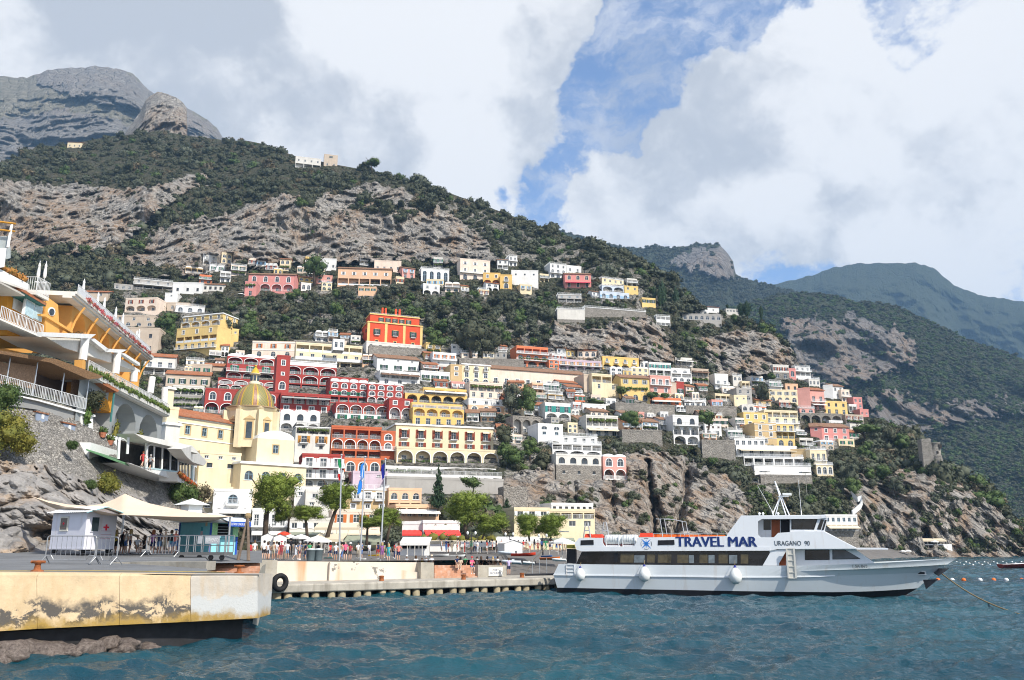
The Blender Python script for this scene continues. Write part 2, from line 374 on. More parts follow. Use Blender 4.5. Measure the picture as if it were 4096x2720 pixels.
def scatter(name,label,mesh,pts,kind='stuff'):
 """one mass of growth: the crown mesh instanced on a cloud of points (position, scale, spin)"""
 pts=np.asarray(pts,float)
 if len(pts)==0:return None
 me=bpy.data.meshes.new(name+'_points');me.vertices.add(len(pts));me.vertices.foreach_set('co',pts[:,:3].astype(np.float32).ravel())
 a=me.attributes.new('sc','FLOAT_VECTOR','POINT');a.data.foreach_set('vector',pts[:,3:6].astype(np.float32).ravel())
 a=me.attributes.new('rz','FLOAT','POINT');a.data.foreach_set('value',pts[:,6].astype(np.float32))
 ob=link(name,me);tag(ob,label,'shrubbery',kind=kind)
 src=bpy.data.objects.new(name+'_source',mesh)
 g=bpy.data.node_groups.new(name+'_scatter','GeometryNodeTree')
 g.interface.new_socket('Geometry',in_out='INPUT',socket_type='NodeSocketGeometry');g.interface.new_socket('Geometry',in_out='OUTPUT',socket_type='NodeSocketGeometry')
 n=g.nodes;gi=n.new('NodeGroupInput');go=n.new('NodeGroupOutput');ip=n.new('GeometryNodeInstanceOnPoints');oi=n.new('GeometryNodeObjectInfo')
 oi.inputs['Object'].default_value=src;oi.inputs['As Instance'].default_value=True
 s1=n.new('GeometryNodeInputNamedAttribute');s1 .data_type='FLOAT_VECTOR';s1 .inputs['Name'].default_value='sc'
 s2=n.new('GeometryNodeInputNamedAttribute');s2 .data_type='FLOAT';s2 .inputs['Name'].default_value='rz'
 cx=n.new('ShaderNodeCombineXYZ');l=g.links.new
 l(gi.outputs[0],ip.inputs['Points']);l(oi.outputs['Geometry'],ip.inputs['Instance']);l(s1 .outputs['Attribute'],ip.inputs['Scale'])
 l(s2 .outputs['Attribute'],cx.inputs['Z']);l(cx.outputs[0],ip.inputs['Rotation']);l(ip.outputs[0],go.inputs[0])
 md=ob.modifiers.new('scatter','NODES');md.node_group=g
 return ob
CROP={'c1':(0,200,8.96),'c2':(0,375,8.96),'c3':(0,525,8.585),'c4':(150,275,10.455),'c5':(150,400,10.455),'c6':(325,275,10.455),'c7':(325,375,10.455),'c8':(250,475,7.265),'c9':(475,250,10.455),'cA':(475,375,10.455),'cB':(625,275,10.453),'cC':(650,375,10.453),'cD':(800,325,6.969),'cE':(537.5,475,9.94),'cF':(725,475,7.897),'cG':(0,50,6.271),'p':(0,0,1)}
def cu(c,x):return CROP[c][0]+x/CROP[c][2]
def cv(c,y):return CROP[c][1]+y/CROP[c][2]
PAL={'white':(.78,.77,.74),'offwhite':(.70,.67,.61),'cream':(.78,.66,.44),'yellow':(.78,.56,.22),'gold':(.78,.51,.17),'orange':(.76,.36,.10),'tan':(.58,.42,.22),'beige':(.56,.46,.36),'peach':(.78,.50,.32),'pink':(.72,.36,.30),'rose':(.68,.28,.25),'red':(.36,.055,.045),'villa':(.68,.09,.035),'brick':(.52,.13,.055),'coral':(.72,.22,.10),'lilac':(.60,.48,.55),'grey':(.40,.38,.35),'stone':(.30,.27,.23),'palepink':(.80,.66,.54),'blue':(.6,.66,.74)}
def wallmat(c):
 if c=='stone':return M_STONE
 return plaster('plaster_'+c,PAL[c],.5 if c in('beige','grey','offwhite','palepink')else .34)
def stonemat(name,c=(.34,.31,.27),k=1.6,mortar=(.42,.40,.36)):
 t=NT(name);w=t.coord('World',(1,1,1.25))
 e=t.voro(w,k,'DISTANCE_TO_EDGE');cc=t.n('ShaderNodeTexVoronoi');cc.inputs['Scale'].default_value=k;t.l(w,cc.inputs['Vector'])
 a=t.mix(t.mr(t.noise(w,.5,6,.6),.3,.7),tuple(x*.65 for x in c),tuple(x*1.25 for x in c))
 sep=t.n('ShaderNodeSeparateColor');t.l(cc.outputs['Color'],sep.inputs[0])
 a=t.mix(t.mr(sep.outputs[0],0,1,0,.6),a,tuple(x*.5 for x in c))
 a=t.mix(t.mr(e,0,.06,.8,0),a,mortar)
 t.col(a);t.bump(t.math('ADD',t.mr(e,0,.15),t.math('MULTIPLY',t.noise(w,3,5),.5)),.7,.25);MATS[name]=t.set(.92,.15);return t.m
M_STONE=stonemat('rubble_stone')
def tilemat(name='roof_tiles',c=(.40,.15,.07)):
 t=NT(name);w=t.coord('Object');
 wv=t.n('ShaderNodeTexWave',wave_type='BANDS',bands_direction='X');wv.inputs['Scale'].default_value=1.6;t.l(w,wv.inputs['Vector'])
 a=t.mix(t.mr(t.noise(t.coord('World'),1.2,6,.7),.3,.7),tuple(x*.6 for x in c),tuple(min(1,x*1.3)for x in c))
 a=t.mix(t.mr(t.noise(t.coord('World'),.3,4),.45,.7,0,.4),a,(.25,.2,.15))
 t.col(a);t.bump(wv.outputs['Fac'],.6,.12);MATS[name]=t.set(.85,.2);return t.m
M_TILE=tilemat();M_TILE2=tilemat('roof_tiles_brown',(.30,.165,.10))
def glassmat(name='window_glass',c=(.035,.045,.055)):
 t=NT(name);f=t.noise(t.coord('World'),.8,3)
 t.col(t.mix(t.mr(f,.35,.65),tuple(x*.6 for x in c),tuple(x*1.8 for x in c)));t.b.inputs['IOR'].default_value=1.5
 MATS[name]=t.set(.08,.5);return t.m
M_GLASS=glassmat()
M_WHITE=plain('white_paint',(.80,.80,.78),.6,.3,var=.05);M_IRON=plain('dark_iron',(.035,.035,.04),.5,.4,var=.2)
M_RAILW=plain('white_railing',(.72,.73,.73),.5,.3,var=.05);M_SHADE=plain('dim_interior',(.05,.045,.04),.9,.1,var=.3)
M_ROOFTOP=plain('terrace_floor',(.45,.40,.35),.9,.2,var=.2,scale=1.)
SHUT={'green':(.015,.13,.075),'orange':(.50,.14,.03),'brown':(.24,.05,.02),'white':(.75,.75,.73),'blue':(.25,.45,.65),'dgreen':(.015,.06,.04),'wood':(.48,.22,.04),'teal':(.03,.25,.22),'grey':(.35,.36,.36)}
def shmat(c):return plain('shutter_'+c,SHUT[c],.6,.3,var=.12)
_cache={}
def arcpts(x0,x1,zs,rise,n=8):
 xm=(x0+x1)/2;a=(x1-x0)/2
 return[(xm+a*math.cos(math.pi*(1-i/n)),zs+rise*math.sin(math.pi*i/n))for i in range(n+1)]
def outline(w,h,arch,n=8):
 if not arch:return[(-w/2,0),(w/2,0),(w/2,h),(-w/2,h)]
 r=min(w/2,h*.5);return[(-w/2,0),(w/2,0)]+arcpts(-w/2,w/2,h-r,r,n)[::-1]
def ring(mb,o,i,y0,y1,mi=0):
 """frame between an outer and an inner outline with the same count of points, from y0 (front) to y1"""
 n=len(o)
 for k in range(n):
  j=(k+1)%n
  mb.quad((o[k][0],y0,o[k][1]),(o[j][0],y0,o[j][1]),(i[j][0],y0,i[j][1]),(i[k][0],y0,i[k][1]),mi)
  mb.quad((i[k][0],y0,i[k][1]),(i[j][0],y0,i[j][1]),(i[j][0],y1,i[j][1]),(i[k][0],y1,i[k][1]),mi)
  mb.quad((o[j][0],y0,o[j][1]),(o[k][0],y0,o[k][1]),(o[k][0],y1,o[k][1]),(o[j][0],y1,o[j][1]),mi)
def win_meshes(w,h,arch,trim,door,frame):
 key=('win',w,h,arch,trim,door,frame)
 if key in _cache:return _cache[key]
 m=MB();ot=outline(w,h,arch);f=.09
 def grow(d):
  o=outline(w+2*d,h+d+(0 if door else d),arch);return[(x,z-(0 if door else d))for x,z in o]
 if trim:ring(m,grow(.2),ot,-.06,.0,1)
 ring(m,ot,[(x*(1-2*f/w),f+(z*(1-2*f/h)))for x,z in ot],.12,.2,0)
 m.box(-.035,.035,.12,.19,f*.5,h-f*.5,0)
 if h>1.2:m.box(-w/2+f*.5,w/2-f*.5,.125,.185,h*.62,h*.62+.06,0)
 if not door:m.box(-w/2-.12,w/2+.12,-.1,.1,-.09,0,1)
 a=m.mesh('window',[plain('frame_'+frame,{'white':(.75,.75,.73),'dark':(.06,.05,.045),'green':(.015,.1,.06),'blue':(.35,.5,.6),'wood':(.3,.12,.04)}[frame],.6,.3,var=.08),M_WHITE if trim in(True,'white',1)or not trim else wallmat(trim)])
 g=MB();g.poly([(x,.17,z)for x,z in ot]);b=g.mesh('pane',M_GLASS)
 _cache[key]=(a,b);return a,b
def shut_mesh(w,h,c):
 key=('sh',w,h,c)
 if key not in _cache:
  m=MB();m.box(0,w,-.05,0,0,h)
  for i in range(1,int(h/.35)):m.box(.04,w-.04,-.065,-.04,i*.35-.1,i*.35+.1)
  _cache[key]=m.mesh('shutter',shmat(c))
 return _cache[key]
def rail_mesh(Lm,h,style):
 Lm=round(Lm,1);key=('rail',Lm,h,style)
 if key not in _cache:
  m=MB();m.box(0,Lm,-.03,.03,h-.05,h);m.box(0,Lm,-.02,.02,.08,.12)
  if style=='wall':m.box(0,Lm,-.08,.08,0,h-.06)
  elif style=='glass':pass
  else:
   n=max(2,int(Lm/.24));
   for i in range(n+1):
    x=Lm*i/n;t=.022 if i%6 else .04
    m.add([(x-t,-t,.1),(x+t,-t,.1),(x+t,-t,h-.05),(x-t,-t,h-.05)],[(0,1,2,3)])
    m.add([(x,-t,.1),(x,t,.1),(x,t,h-.05),(x,-t,h-.05)],[(0,1,2,3)])
  _cache[key]=m.mesh('railing',M_RAILW if style in('white','wall','glass')else M_IRON)
 return _cache[key]
def qz(x,q=.1):return max(q,round(x/q)*q)
def face(mb,W,z0,z1,ops,T,wm=0,y=0.):
 """a wall face with real openings; T maps (along, inward, up) to the building's own axes"""
 xs=sorted({0,W,*[o[0]for o in ops],*[o[1]for o in ops]});zs=sorted({z0,z1,*[o[2]for o in ops],*[o[3]for o in ops]})
 for i in range(len(xs)-1):
  for j in range(len(zs)-1):
   a,b,c,d=xs[i],xs[i+1],zs[j],zs[j+1];xm,zm=(a+b)/2,(c+d)/2
   if b-a<1e-5 or d-c<1e-5:continue
   if any(o[0]<xm<o[1]and o[2]<zm<o[3]for o in ops):continue
   mb.quad(T(a,y,c),T(b,y,c),T(b,y,d),T(a,y,d),wm)
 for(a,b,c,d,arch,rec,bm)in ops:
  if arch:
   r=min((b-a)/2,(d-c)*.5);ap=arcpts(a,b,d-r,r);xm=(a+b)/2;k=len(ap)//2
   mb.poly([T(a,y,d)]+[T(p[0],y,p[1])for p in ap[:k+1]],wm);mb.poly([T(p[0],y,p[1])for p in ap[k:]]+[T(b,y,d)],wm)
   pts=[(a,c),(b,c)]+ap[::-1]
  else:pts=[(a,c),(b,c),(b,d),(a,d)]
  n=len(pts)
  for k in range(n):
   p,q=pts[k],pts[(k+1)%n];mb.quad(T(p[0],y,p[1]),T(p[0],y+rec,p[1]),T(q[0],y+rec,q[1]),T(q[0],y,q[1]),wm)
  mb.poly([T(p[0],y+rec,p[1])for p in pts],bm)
def parse(fl):
 t=fl.split();d={}
 for x in t:
  if '=' in x:k,v=x.split('=');d[k]=v
 r=[x for x in t if '=' not in x]
 d['kind']=r[0];d['n']=int(r[1])if len(r)>1 else 0;return d
BLD=[]
def frame_of(c,x0,x1,yt,yb,yaw,d=None):
 """where a facade stands: left foot, width, height, distance of both ends"""
 u0,u1,vt,vb=cu(c,x0),cu(c,x1),cv(c,yt),cv(c,yb);a=R(yaw)
 d0=d if d else D((u0+u1)/2,vb)
 if not d:d0-=0
 p0=P(u0,vb,d0);t=Vector((math.cos(a),math.sin(a),0))
 lo,hi=.1,400.
 for _ in range(50):
  m=(lo+hi)/2
  if proj(p0+t*m)[0]<u1:lo=m
  else:hi=m
 W=lo;H=P(u0,vt,d0).z-p0 .z
 return p0,W,H,a,d0,d0+W*math.sin(a),(u0,u1,vt,vb)
def bld(name,label,c,x0,x1,yt,yb,yaw,wall,floors,dep=9.,roof='flat',trim=None,d=None,rail='white',found=5.,cat='house',group=None,frame='white',band=False,carve=True,into=False):
 if 8<=yaw<=16 and cu(c,x0)<620:yaw+=8
 fr=frame_of(c,x0,x1,yt,yb,yaw,d)
 b=dict(name=name,label=label,fr=fr,wall=wall,floors=[parse(f)for f in floors],dep=dep,roof=roof,trim=trim,rail=rail,found=found,cat=cat,group=group,frame=frame,band=band,into=into)
 BLD.append(b)
 p0,W,H,a,d0,d1,(u0,u1,vt,vb)=fr
 if carve:CARVE.append((u0,u1,vt,vb,d0,d1))
 return b
def leafstrip(name,Lm,w,h,mat,seed,parent,loc,rz=0,n=None):
 """a run of potted or climbing greenery"""
 Lq=qz(Lm,.5);key=('leaf',Lq,w,h,mat.name,seed%3)
 if key not in _cache:
  k=max(2,int(Lq/max(.5,h*.9)));rs=np.random.RandomState(seed)
  lumps=[(Lq*(i+.5)/k+rs.uniform(-.1,.1),rs.uniform(-.1,.1)*w,h*.45+rs.uniform(-.15,.15)*h,max(.25,Lq/k*.62)*rs.uniform(.75,1.1),h*.5*rs.uniform(.7,1.15))for i in range(k)]
  v,t=crown(lumps,int(k*34),.13+.04*h,seed,sub=1);v[:,1]*=min(1,w/max(.5,Lq/k*1.2));_cache[key]=npmesh(name,v,t,mat,smooth=False)
 o=link(name,_cache[key],parent,loc,rz);return o
def awning_mesh(Lm,out,drop,c):
 key=('aw',round(Lm,1),out,drop,c)
 if key not in _cache:
  m=MB();m.hexa([(0,-out,-drop-.04),(Lm,-out,-drop-.04),(Lm,0,-.04),(0,0,-.04),(0,-out,-drop),(Lm,-out,-drop),(Lm,0,0),(0,0,0)]);m.box(0,Lm,-out-.015,-out,-drop-.25,-drop)
  _cache[key]=m.mesh('awning',plain('awning_'+c,{'white':(.75,.73,.68),'cream':(.72,.62,.45),'red':(.65,.06,.05),'pink':(.7,.03,.1),'green':(.02,.2,.13),'brown':(.2,.12,.08),'grey':(.4,.4,.38)}[c],.8,.2,var=.06))
 return _cache[key]
def construct(b):
 p0,W,H,a,d0,d1,_px=b['fr'];fl=b['floors'];Dp=b['dep']
 root=thing(b['name'],b['label'],b['cat'],p0,a,b['group'])
 wt=[float(f.get('h',1))for f in fl];tot=sum(wt);z=H;seed=int(p0 .x*7+p0 .z*13)&1023
 rl=random.Random(seed)
 for k,f in enumerate(fl):
  hf=H*wt[k]/tot;z1=z;z0=z-hf;z=z0
  last=k==len(fl)-1
  if f['kind']=='none':continue
  sb=float(f.get('sb',0));xa=float(f.get('xa',0))*W;xb=float(f.get('xb',1))*W;w=xb-xa;n=f['n'];kind=f['kind']
  wall=f.get('col',b['wall']);trim=f.get('trim',b['trim']);trim=None if trim in('0',None)else('white' if trim in('1',True)else trim)
  sh=f.get('sh');frm=f.get('fr',b['frame']);mb=MB();ops=[];wins=[]
  m0=float(f.get('m',0))*w;bay=(w-2*m0)/max(n,1)
  zf=z0+.02*hf
  for i in range(n):
   xc=m0+bay*(i+.5)
   if kind=='win':ww,hh,zb=min(1.2,.5*bay),min(1.7,.56*hf),z0+.26*hf;q=(ww,hh,zb,False,.22,2)
   elif kind=='sq':ww,hh,zb=min(.9,.4*bay),min(.9,.36*hf),z0+.4*hf;q=(ww,hh,zb,False,.22,2)
   elif kind=='door':ww,hh,zb=min(1.5,.56*bay),min(2.5,.76*hf),zf;q=(ww,hh,zb,False,.25,2)
   elif kind=='arch':ww,hh,zb=min(1.9,.62*bay),.66*hf,z0+.16*hf;q=(ww,hh,zb,True,.25,2)
   elif kind=='adoor':ww,hh,zb=min(2.2,.7*bay),.8*hf,zf;q=(ww,hh,zb,True,.25,2)
   elif kind=='log':ww,hh,zb=.84*bay,.86*hf,zf;q=(ww,hh,zb,True,min(1.8,Dp*.4),1)
   elif kind=='col':ww,hh,zb=bay-min(.5,.12*bay),.82*hf,zf;q=(ww,hh,zb,False,min(2.2,Dp*.4),1)
   else:continue
   ww,hh,zb,arch,rec,bm=q;ww=qz(ww);hh=qz(hh)
   ops.append((xc-ww/2,xc+ww/2,zb,min(zb+hh,z1-.05),arch,rec,bm));wins.append((xc,zb,ww,hh,arch,rec,kind))
  T=lambda s,t,zz:(xa+s,sb+t,zz)
  zlow=z0-(b['found']if last else 0)
  inner=f.get('in',wall)
  if last:
   mb.quad(T(0,0,zlow),T(w,0,zlow),T(w,0,z0),T(0,0,z0),0)
  face(mb,w,z0,z1,ops,T,0)
  Dl=Dp-sb
  lops=[];rops=[];swins=[]
  for side,lst in(('L',lops),('R',rops)):
   ns=int(f.get(side,0))
   for i in range(ns):
    xc=Dl*(i+.5)/ns;ww=qz(min(1.1,.45*Dl/ns));hh=qz(min(1.6,.52*hf));zb=z0+.28*hf
    lst.append((xc-ww/2,xc+ww/2,zb,zb+hh,False,.22,2));swins.append((side,xc,zb,ww,hh))
  TL=lambda s,t,zz:(xa+t,Dp-s,zz)
  TR=lambda s,t,zz:(xb-t,sb+s,zz)
  face(mb,Dl,zlow,z1,lops,TL,0);face(mb,Dl,zlow,z1,rops,TR,0)
  mb.quad((xa,sb,z1),(xb,sb,z1),(xb,Dp,z1),(xa,Dp,z1),3)
  mb.quad((xb,Dp,zlow),(xa,Dp,zlow),(xa,Dp,z1),(xb,Dp,z1),0)
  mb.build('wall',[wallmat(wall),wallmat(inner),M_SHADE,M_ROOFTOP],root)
  for(xc,zb,ww,hh,arch,rec,kd)in wins:
   x=xa+xc
   if kd in('log','col'):
    dw,dh=qz(min(1.4,ww*.45)),qz(min(2.2,hh*.72));A,B=win_meshes(dw,dh,False,None,True,frm)
    o=link('door',A,root,(x,sb+rec-.24,zb));link('pane',B,o)
    if sh:
     for s in(-1,1):link('shutter',shut_mesh(qz(dw/2),dh,sh),o,(-dw/2-qz(dw/2)if s<0 else dw/2,.2,0))
    if trim and kd=='log':
     key=('tr',ww,hh,trim)
     if key not in _cache:
      m=MB();ring(m,[(px*(1+.34/ww),pz*(1+.17/hh))for px,pz in outline(ww,hh,True)],outline(ww,hh,True),-.08,.0);_cache[key]=m.mesh('arch_trim',M_WHITE if trim=='white' else wallmat(trim))
     link('arch_trim',_cache[key],root,(x,sb,zb))
   else:
    dr=kd in('door','adoor');A,B=win_meshes(ww,hh,arch,trim,dr,frm)
    o=link('door' if dr else 'window',A,root,(x,sb,zb));link('pane',B,o)
    if sh:
     sw=qz(ww/2)
     for s in(-1,1):link('shutter',shut_mesh(sw,hh if not arch else qz(hh*.7),sh),o,(-ww/2-sw if s<0 else ww/2,-.065,0))
   if f.get('bal')=='each' and kd in('win','door','arch','adoor'):
    bw=qz(ww+.7);key=('bal',bw)
    if key not in _cache:m=MB();m.box(-bw/2,bw/2,-.8,.05,-.16,0);m.box(-bw/2+.1,bw/2-.1,-.45,.05,-.36,-.16);_cache[key]=m.mesh('balcony',M_WHITE)
    o2=link('balcony',_cache[key],root,(x,sb,zb if dr else zb-.3));link('railing',rail_mesh(bw,.95,b['rail']),o2,(-bw/2,-.76,0));link('railing',rail_mesh(.8,.95,b['rail']),o2,(-bw/2+.02,0,0),-math.pi/2);link('railing',rail_mesh(.8,.95,b['rail']),o2,(bw/2-.02,0,0),-math.pi/2)
   if f.get('aw')and f.get('awn')=='each':link('awning',awning_mesh(qz(ww+.5),.8,.3,f['aw']),root,(x-qz(ww+.5)/2,sb-.02,zb+hh+.15))
   if kd in('log','col')and f.get('rail','1')!='0':link('railing',rail_mesh(ww,.95,f.get('rail')if f.get('rail')in('wall','iron','white')else b['rail']),root,(x-ww/2,sb+.08,zb))
  for side,xc,zb,ww,hh in swins:
   A,B=win_meshes(ww,hh,False,trim,False,frm)
   loc=(xa,Dp-xc,zb)if side=='L' else(xb,sb+xc,zb)
   o=link('window',A,root,loc,-math.pi/2 if side=='L' else math.pi/2);link('pane',B,o)
   if sh:
    for s in(-1,1):link('shutter',shut_mesh(qz(ww/2),hh,sh),o,(-ww/2-qz(ww/2)if s<0 else ww/2,-.065,0))
  if f.get('bal')=='full':
   bo=float(f.get('bo',1.3));m=MB();m.box(xa-.1,xb+.1,sb-bo,sb+.02,z0-.2,z0);o2=m.build('balcony',M_WHITE,root)
   rs_=f.get('rail',b['rail']);link('railing',rail_mesh(w+.1,1.,rs_),o2,(xa-.05,sb-bo+.06,z0))
   for s in(xa-.06,xb+.06):link('railing',rail_mesh(bo-.1,1.,rs_),o2,(s,sb,z0),-math.pi/2)
  if f.get('aw')and f.get('awn')!='each':link('awning',awning_mesh(w*.96,float(f.get('awo',2.)),.7,f['aw']),root,(xa+w*.02,sb-.02,z1-.25*hf))
  if f.get('pot'):
   leafstrip('planter_greenery',w*.9,.6,.8,LM_IVY,seed+k,root,(xa+w*.05,sb-(float(f.get('bo',1.3))if f.get('bal')=='full' else-.3),z0+.25))
  if f.get('vine'):
   leafstrip('climbing_vine',w*.9,1.4,hf*.45,LM_IVY,seed+k,root,(xa+w*.05,sb-.4,z1-.6*hf))
  if f.get('per'):
   po=float(f['per']);m=MB();np_=max(2,int(w/3.2))
   for i in range(np_+1):m.box(xa+w*i/np_-.09,xa+w*i/np_+.09,sb-po,sb-po+.18,z0,z1-.4)
   for i in range(int(w/.9)+1):m.box(xa+i*.9-.04,xa+i*.9+.04,sb-po-.2,sb,z1-.34,z1-.24)
   m.box(xa,xb,sb-po,sb-po+.16,z1-.44,z1-.34);o2=m.build('pergola',M_WHITE,root)
   leafstrip('climbing_vine',w*.95,po,.7,LM_IVY,seed+k,o2,(xa,sb-po*.5,z1-.45))
  nxt=fl[k-1]if k else None
  if nxt is not None and float(nxt.get('sb',0))>sb+.5 or(nxt is not None and nxt['kind']=='none'):
   rs_=f.get('trail',b['rail'])
   if rs_!='0':
    link('railing',rail_mesh(w,1.,rs_),root,(xa,sb+.1,z1));
  if b['band']or f.get('band'):
   m=MB();m.box(xa-.12,xb+.12,sb-.14,sb-.003,z1-.16,z1+.04);m.build('cornice',M_WHITE,root)
 top=next(f for f in fl if f['kind']!='none');k0=fl.index(top);zt=H-sum(H*w_/tot for w_ in wt[:k0]);sb=float(top.get('sb',0));xa=float(top.get('xa',0))*W;xb=float(top.get('xb',1))*W
 rf=b['roof'];m=MB()
 if rf=='flat':
  t_=.2;hh=.55
  m.box(xa-.06,xb+.06,sb-.06,sb+t_,zt,zt+hh);m.box(xa-.06,xa+t_,sb+t_,Dp,zt,zt+hh);m.box(xb-t_,xb+.06,sb+t_,Dp,zt,zt+hh);m.box(xa+t_,xb-t_,Dp-t_,Dp,zt,zt+hh)
  m.build('parapet',wallmat(top.get('col',b['wall'])),root)
 elif rf=='rail':
  m.box(xa-.15,xb+.15,sb-.15,Dp,zt,zt+.2);o=m.build('roof',M_WHITE,root)
  link('railing',rail_mesh(xb-xa,1.,b['rail']),o,(xa,sb+.05,zt+.2));link('railing',rail_mesh(Dp-sb,1.,b['rail']),o,(xa+.05,sb,zt+.2),math.pi/2);link('railing',rail_mesh(Dp-sb,1.,b['rail']),o,(xb-.05,sb,zt+.2),math.pi/2)
 elif rf in('tile','btile','shed'):
  ov=.45;hr=(Dp-sb)*(.22 if rf!='shed' else .3);ym=(sb+Dp)/2 if rf!='shed' else Dp
  A=[(xa-ov,sb-ov,zt+.02),(xb+ov,sb-ov,zt+.02),(xb+ov,ym,zt+hr),(xa-ov,ym,zt+hr)]
  m.hexa([A[0],A[1],A[2],A[3]]+[(x,y,zz+.22)for x,y,zz in A])
  if rf!='shed':
   B_=[(xa-ov,ym,zt+hr),(xb+ov,ym,zt+hr),(xb+ov,Dp+ov,zt+.02),(xa-ov,Dp+ov,zt+.02)];m.hexa(B_+[(x,y,zz+.22)for x,y,zz in B_])
  m.build('roof',M_TILE if rf!='btile' else M_TILE2,root)
  for q_ in([(xa,sb,zt),(xa,Dp,zt),(xa,ym,zt+hr)],[(xb,Dp,zt),(xb,sb,zt),(xb,ym,zt+hr)]):g=MB();g.poly(q_);g.build('gable',wallmat(top.get('col',b['wall'])),root)
 elif rf=='vault':
  nb=max(1,top['n']);bw=(xb-xa)/nb
  for i in range(nb):
   x0=xa+i*bw;ap=arcpts(x0,x0+bw,zt,bw*.22,8)
   m.prism([(x,sb,zz)for x,zz in ap],(0,Dp-sb,0))
  m.build('roof',M_WHITE if b['wall']!='offwhite' else wallmat('offwhite'),root)
 elif rf=='cornice':
  m.box(xa-.35,xb+.35,sb-.35,Dp+.2,zt,zt+.25);m.box(xa-.2,xb+.2,sb-.2,Dp,zt+.25,zt+.5);m.build('cornice',M_WHITE if b['wall']!='villa' else wallmat('yellow'),root)
 b['root']=root;b['W']=W;b['H']=H
 return root
def absorb(root,main):
 """hand the parts of one block over to the thing it belongs to"""
 mi=main.matrix_basis.inverted()@root.matrix_basis
 for ch in list(root.children):ch.parent=main;ch.matrix_basis=mi@ch.matrix_basis
 bpy.data.objects.remove(root)
def text_mesh(name,s,mat,height=None,width=None,ext=.01,bold=0.,spacing=1.):
 cd=bpy.data.curves.new(name,'FONT');cd.body=s;cd.extrude=ext;cd.offset=bold;cd.space_character=spacing;cd.align_x='LEFT';cd.resolution_u=3
 o=bpy.data.objects.new(name,cd);col.objects.link(o);dg=bpy.context.evaluated_depsgraph_get();me=bpy.data.meshes.new_from_object(o.evaluated_get(dg))
 bpy.data.objects.remove(o);bpy.data.curves.remove(cd)
 co=np.empty(len(me.vertices)*3,np.float32);me.vertices.foreach_get('co',co);co=co.reshape(-1,3);mn=co.min(0);sz=co.max(0)-mn;co-=mn
 if height:co[:,1]*=height/sz[1]
 if width:co[:,0]*=width/sz[0]
 elif height:co[:,0]*=height/sz[1]
 co=np.stack([co[:,0],-co[:,2],co[:,1]],1)
 me.vertices.foreach_set('co',co.ravel());me.materials.clear();me.materials.append(mat);me.name=name;me.update();return me
M_STEELT=plain('sign_letters',(.2,.2,.2),.6,.3,var=0)
CROP.update({'f1':(725,475,12.06),'f2':(545,510,16.51),'h1':(0,262.5,13.936),'h2':(0,350,13.936),'h3':(100,375,13.936),'q1':(25,487.5,10.493),'b1':(250,520,14.53),'b2':(400,520,13.49)})
H_='house'
bld('hilltop_house','long white hilltop house on the wooded skyline','cG',1850,2010,668,735,8,'offwhite',['win 4','col 3'],8)
bld('hilltop_house','small square stone tower house on the skyline beside the umbrella pine','cG',2030,2115,655,725,8,'beige',['win 1 sh=dgreen','blank','win 2'],7)
bld('hilltop_house','tiny ochre roofed farmhouse at the upper edge of the forest','cG',420,510,578,612,5,'cream',['win 3'],8,roof='tile',d=720)
bld('terrace_house','grey concrete house with roof terraces under the left cliff','c1',1190,1540,705,795,12,'grey',['win 4 bal=full','col 4'],8,roof='rail')
bld('terrace_house','low grey house at the foot of the left cliff','c1',1020,1185,755,800,12,'grey',['win 3'],7)
bld('white_house','white block house with one dark window beside a tiled one','c4',232,545,85,195,3,'white',['win 3 fr=dark'],8)
bld('tiled_house','low white house with brown roof and row of windows','c4',548,762,100,168,6,'offwhite',['win 4 fr=dark'],8,roof='btile')
bld('white_house','small white stepped house left of the terraced gardens','c4',150,282,195,288,5,'white',['sq 1','blank'],7)
bld('tiled_house','beige barn like house with ochre tiled roof behind the parasols','c1',700,960,825,905,4,'beige',['win 2','blank'],9,roof='tile')
bld('rose_beige_house','faded pink house with arched ground floor and flat roof','c1',1115,1400,890,1000,-6,'palepink',['win 3 sh=brown','log 3 rail=0'],10)
bld('beige_house','small beige house with single window between two villas','c1',1492,1690,925,992,6,'beige',['win 2'],8)
bld('white_house','low white house with arched loggia and blue parasols','c1',1570,1830,945,1005,8,'white',['adoor 3 bal=full'],8,roof='rail')
bld('beige_house','beige curved house with arched loggia end above the ruin','c1',1000,1385,1040,1130,4,'beige',['win 3','arch 4'],9)
bld('stone_ruin','weathered roofless stone house with two dark openings','c1',1100,1410,1150,1370,6,'beige',['win 2 fr=dark','win 2 fr=dark'],8)
bld('tiled_house','white gabled house with terracotta roof and pillared porch','c1',1285,1560,1400,1560,10,'offwhite',['blank h=.5','door 3 bal=full','col 3'],10,roof='tile')
bld('yellow_hotel','tall yellow hotel with sign on its parapet and arched loggias','c4',318,735,440,560,-19,'yellow',['win 5 sb=1.2 bal=full L=1 R=2 rail=iron','log 4 in=white R=1'],12,roof='cornice',trim='1',cat='hotel',found=16)
bld('yellow_hotel_wing','lower yellow hotel wing with awning and long terrace wall','c4',262,690,575,790,-19,'yellow',['win 3 trim=1','col 5 in=yellow rail=wall','door 6 bal=full'],9,cat='hotel',d=341,into=True)
bld('yellow_annex','small yellow annex with one big arched window','c4',722,870,620,745,14,'yellow',['adoor 1 trim=1'],8,found=6,into=True)
bld('yellow_annex','narrow yellow stair tower right of the big arched window','c4',850,922,572,690,14,'yellow',['sq 1','blank'],6,into=True)
bld('rose_villa','red and white villa with white arched panels above the garden','c4',1020,1500,-5,165,4,'rose',['arch 4 trim=1','log 4 trim=1 in=rose'],12,trim='1',roof='btile')
bld('ivy_tower','ivy grown square wing with arched window at the red villa','c4',985,1105,75,215,4,'rose',['arch 1 trim=1 vine=1','door 1'],8,into=True)
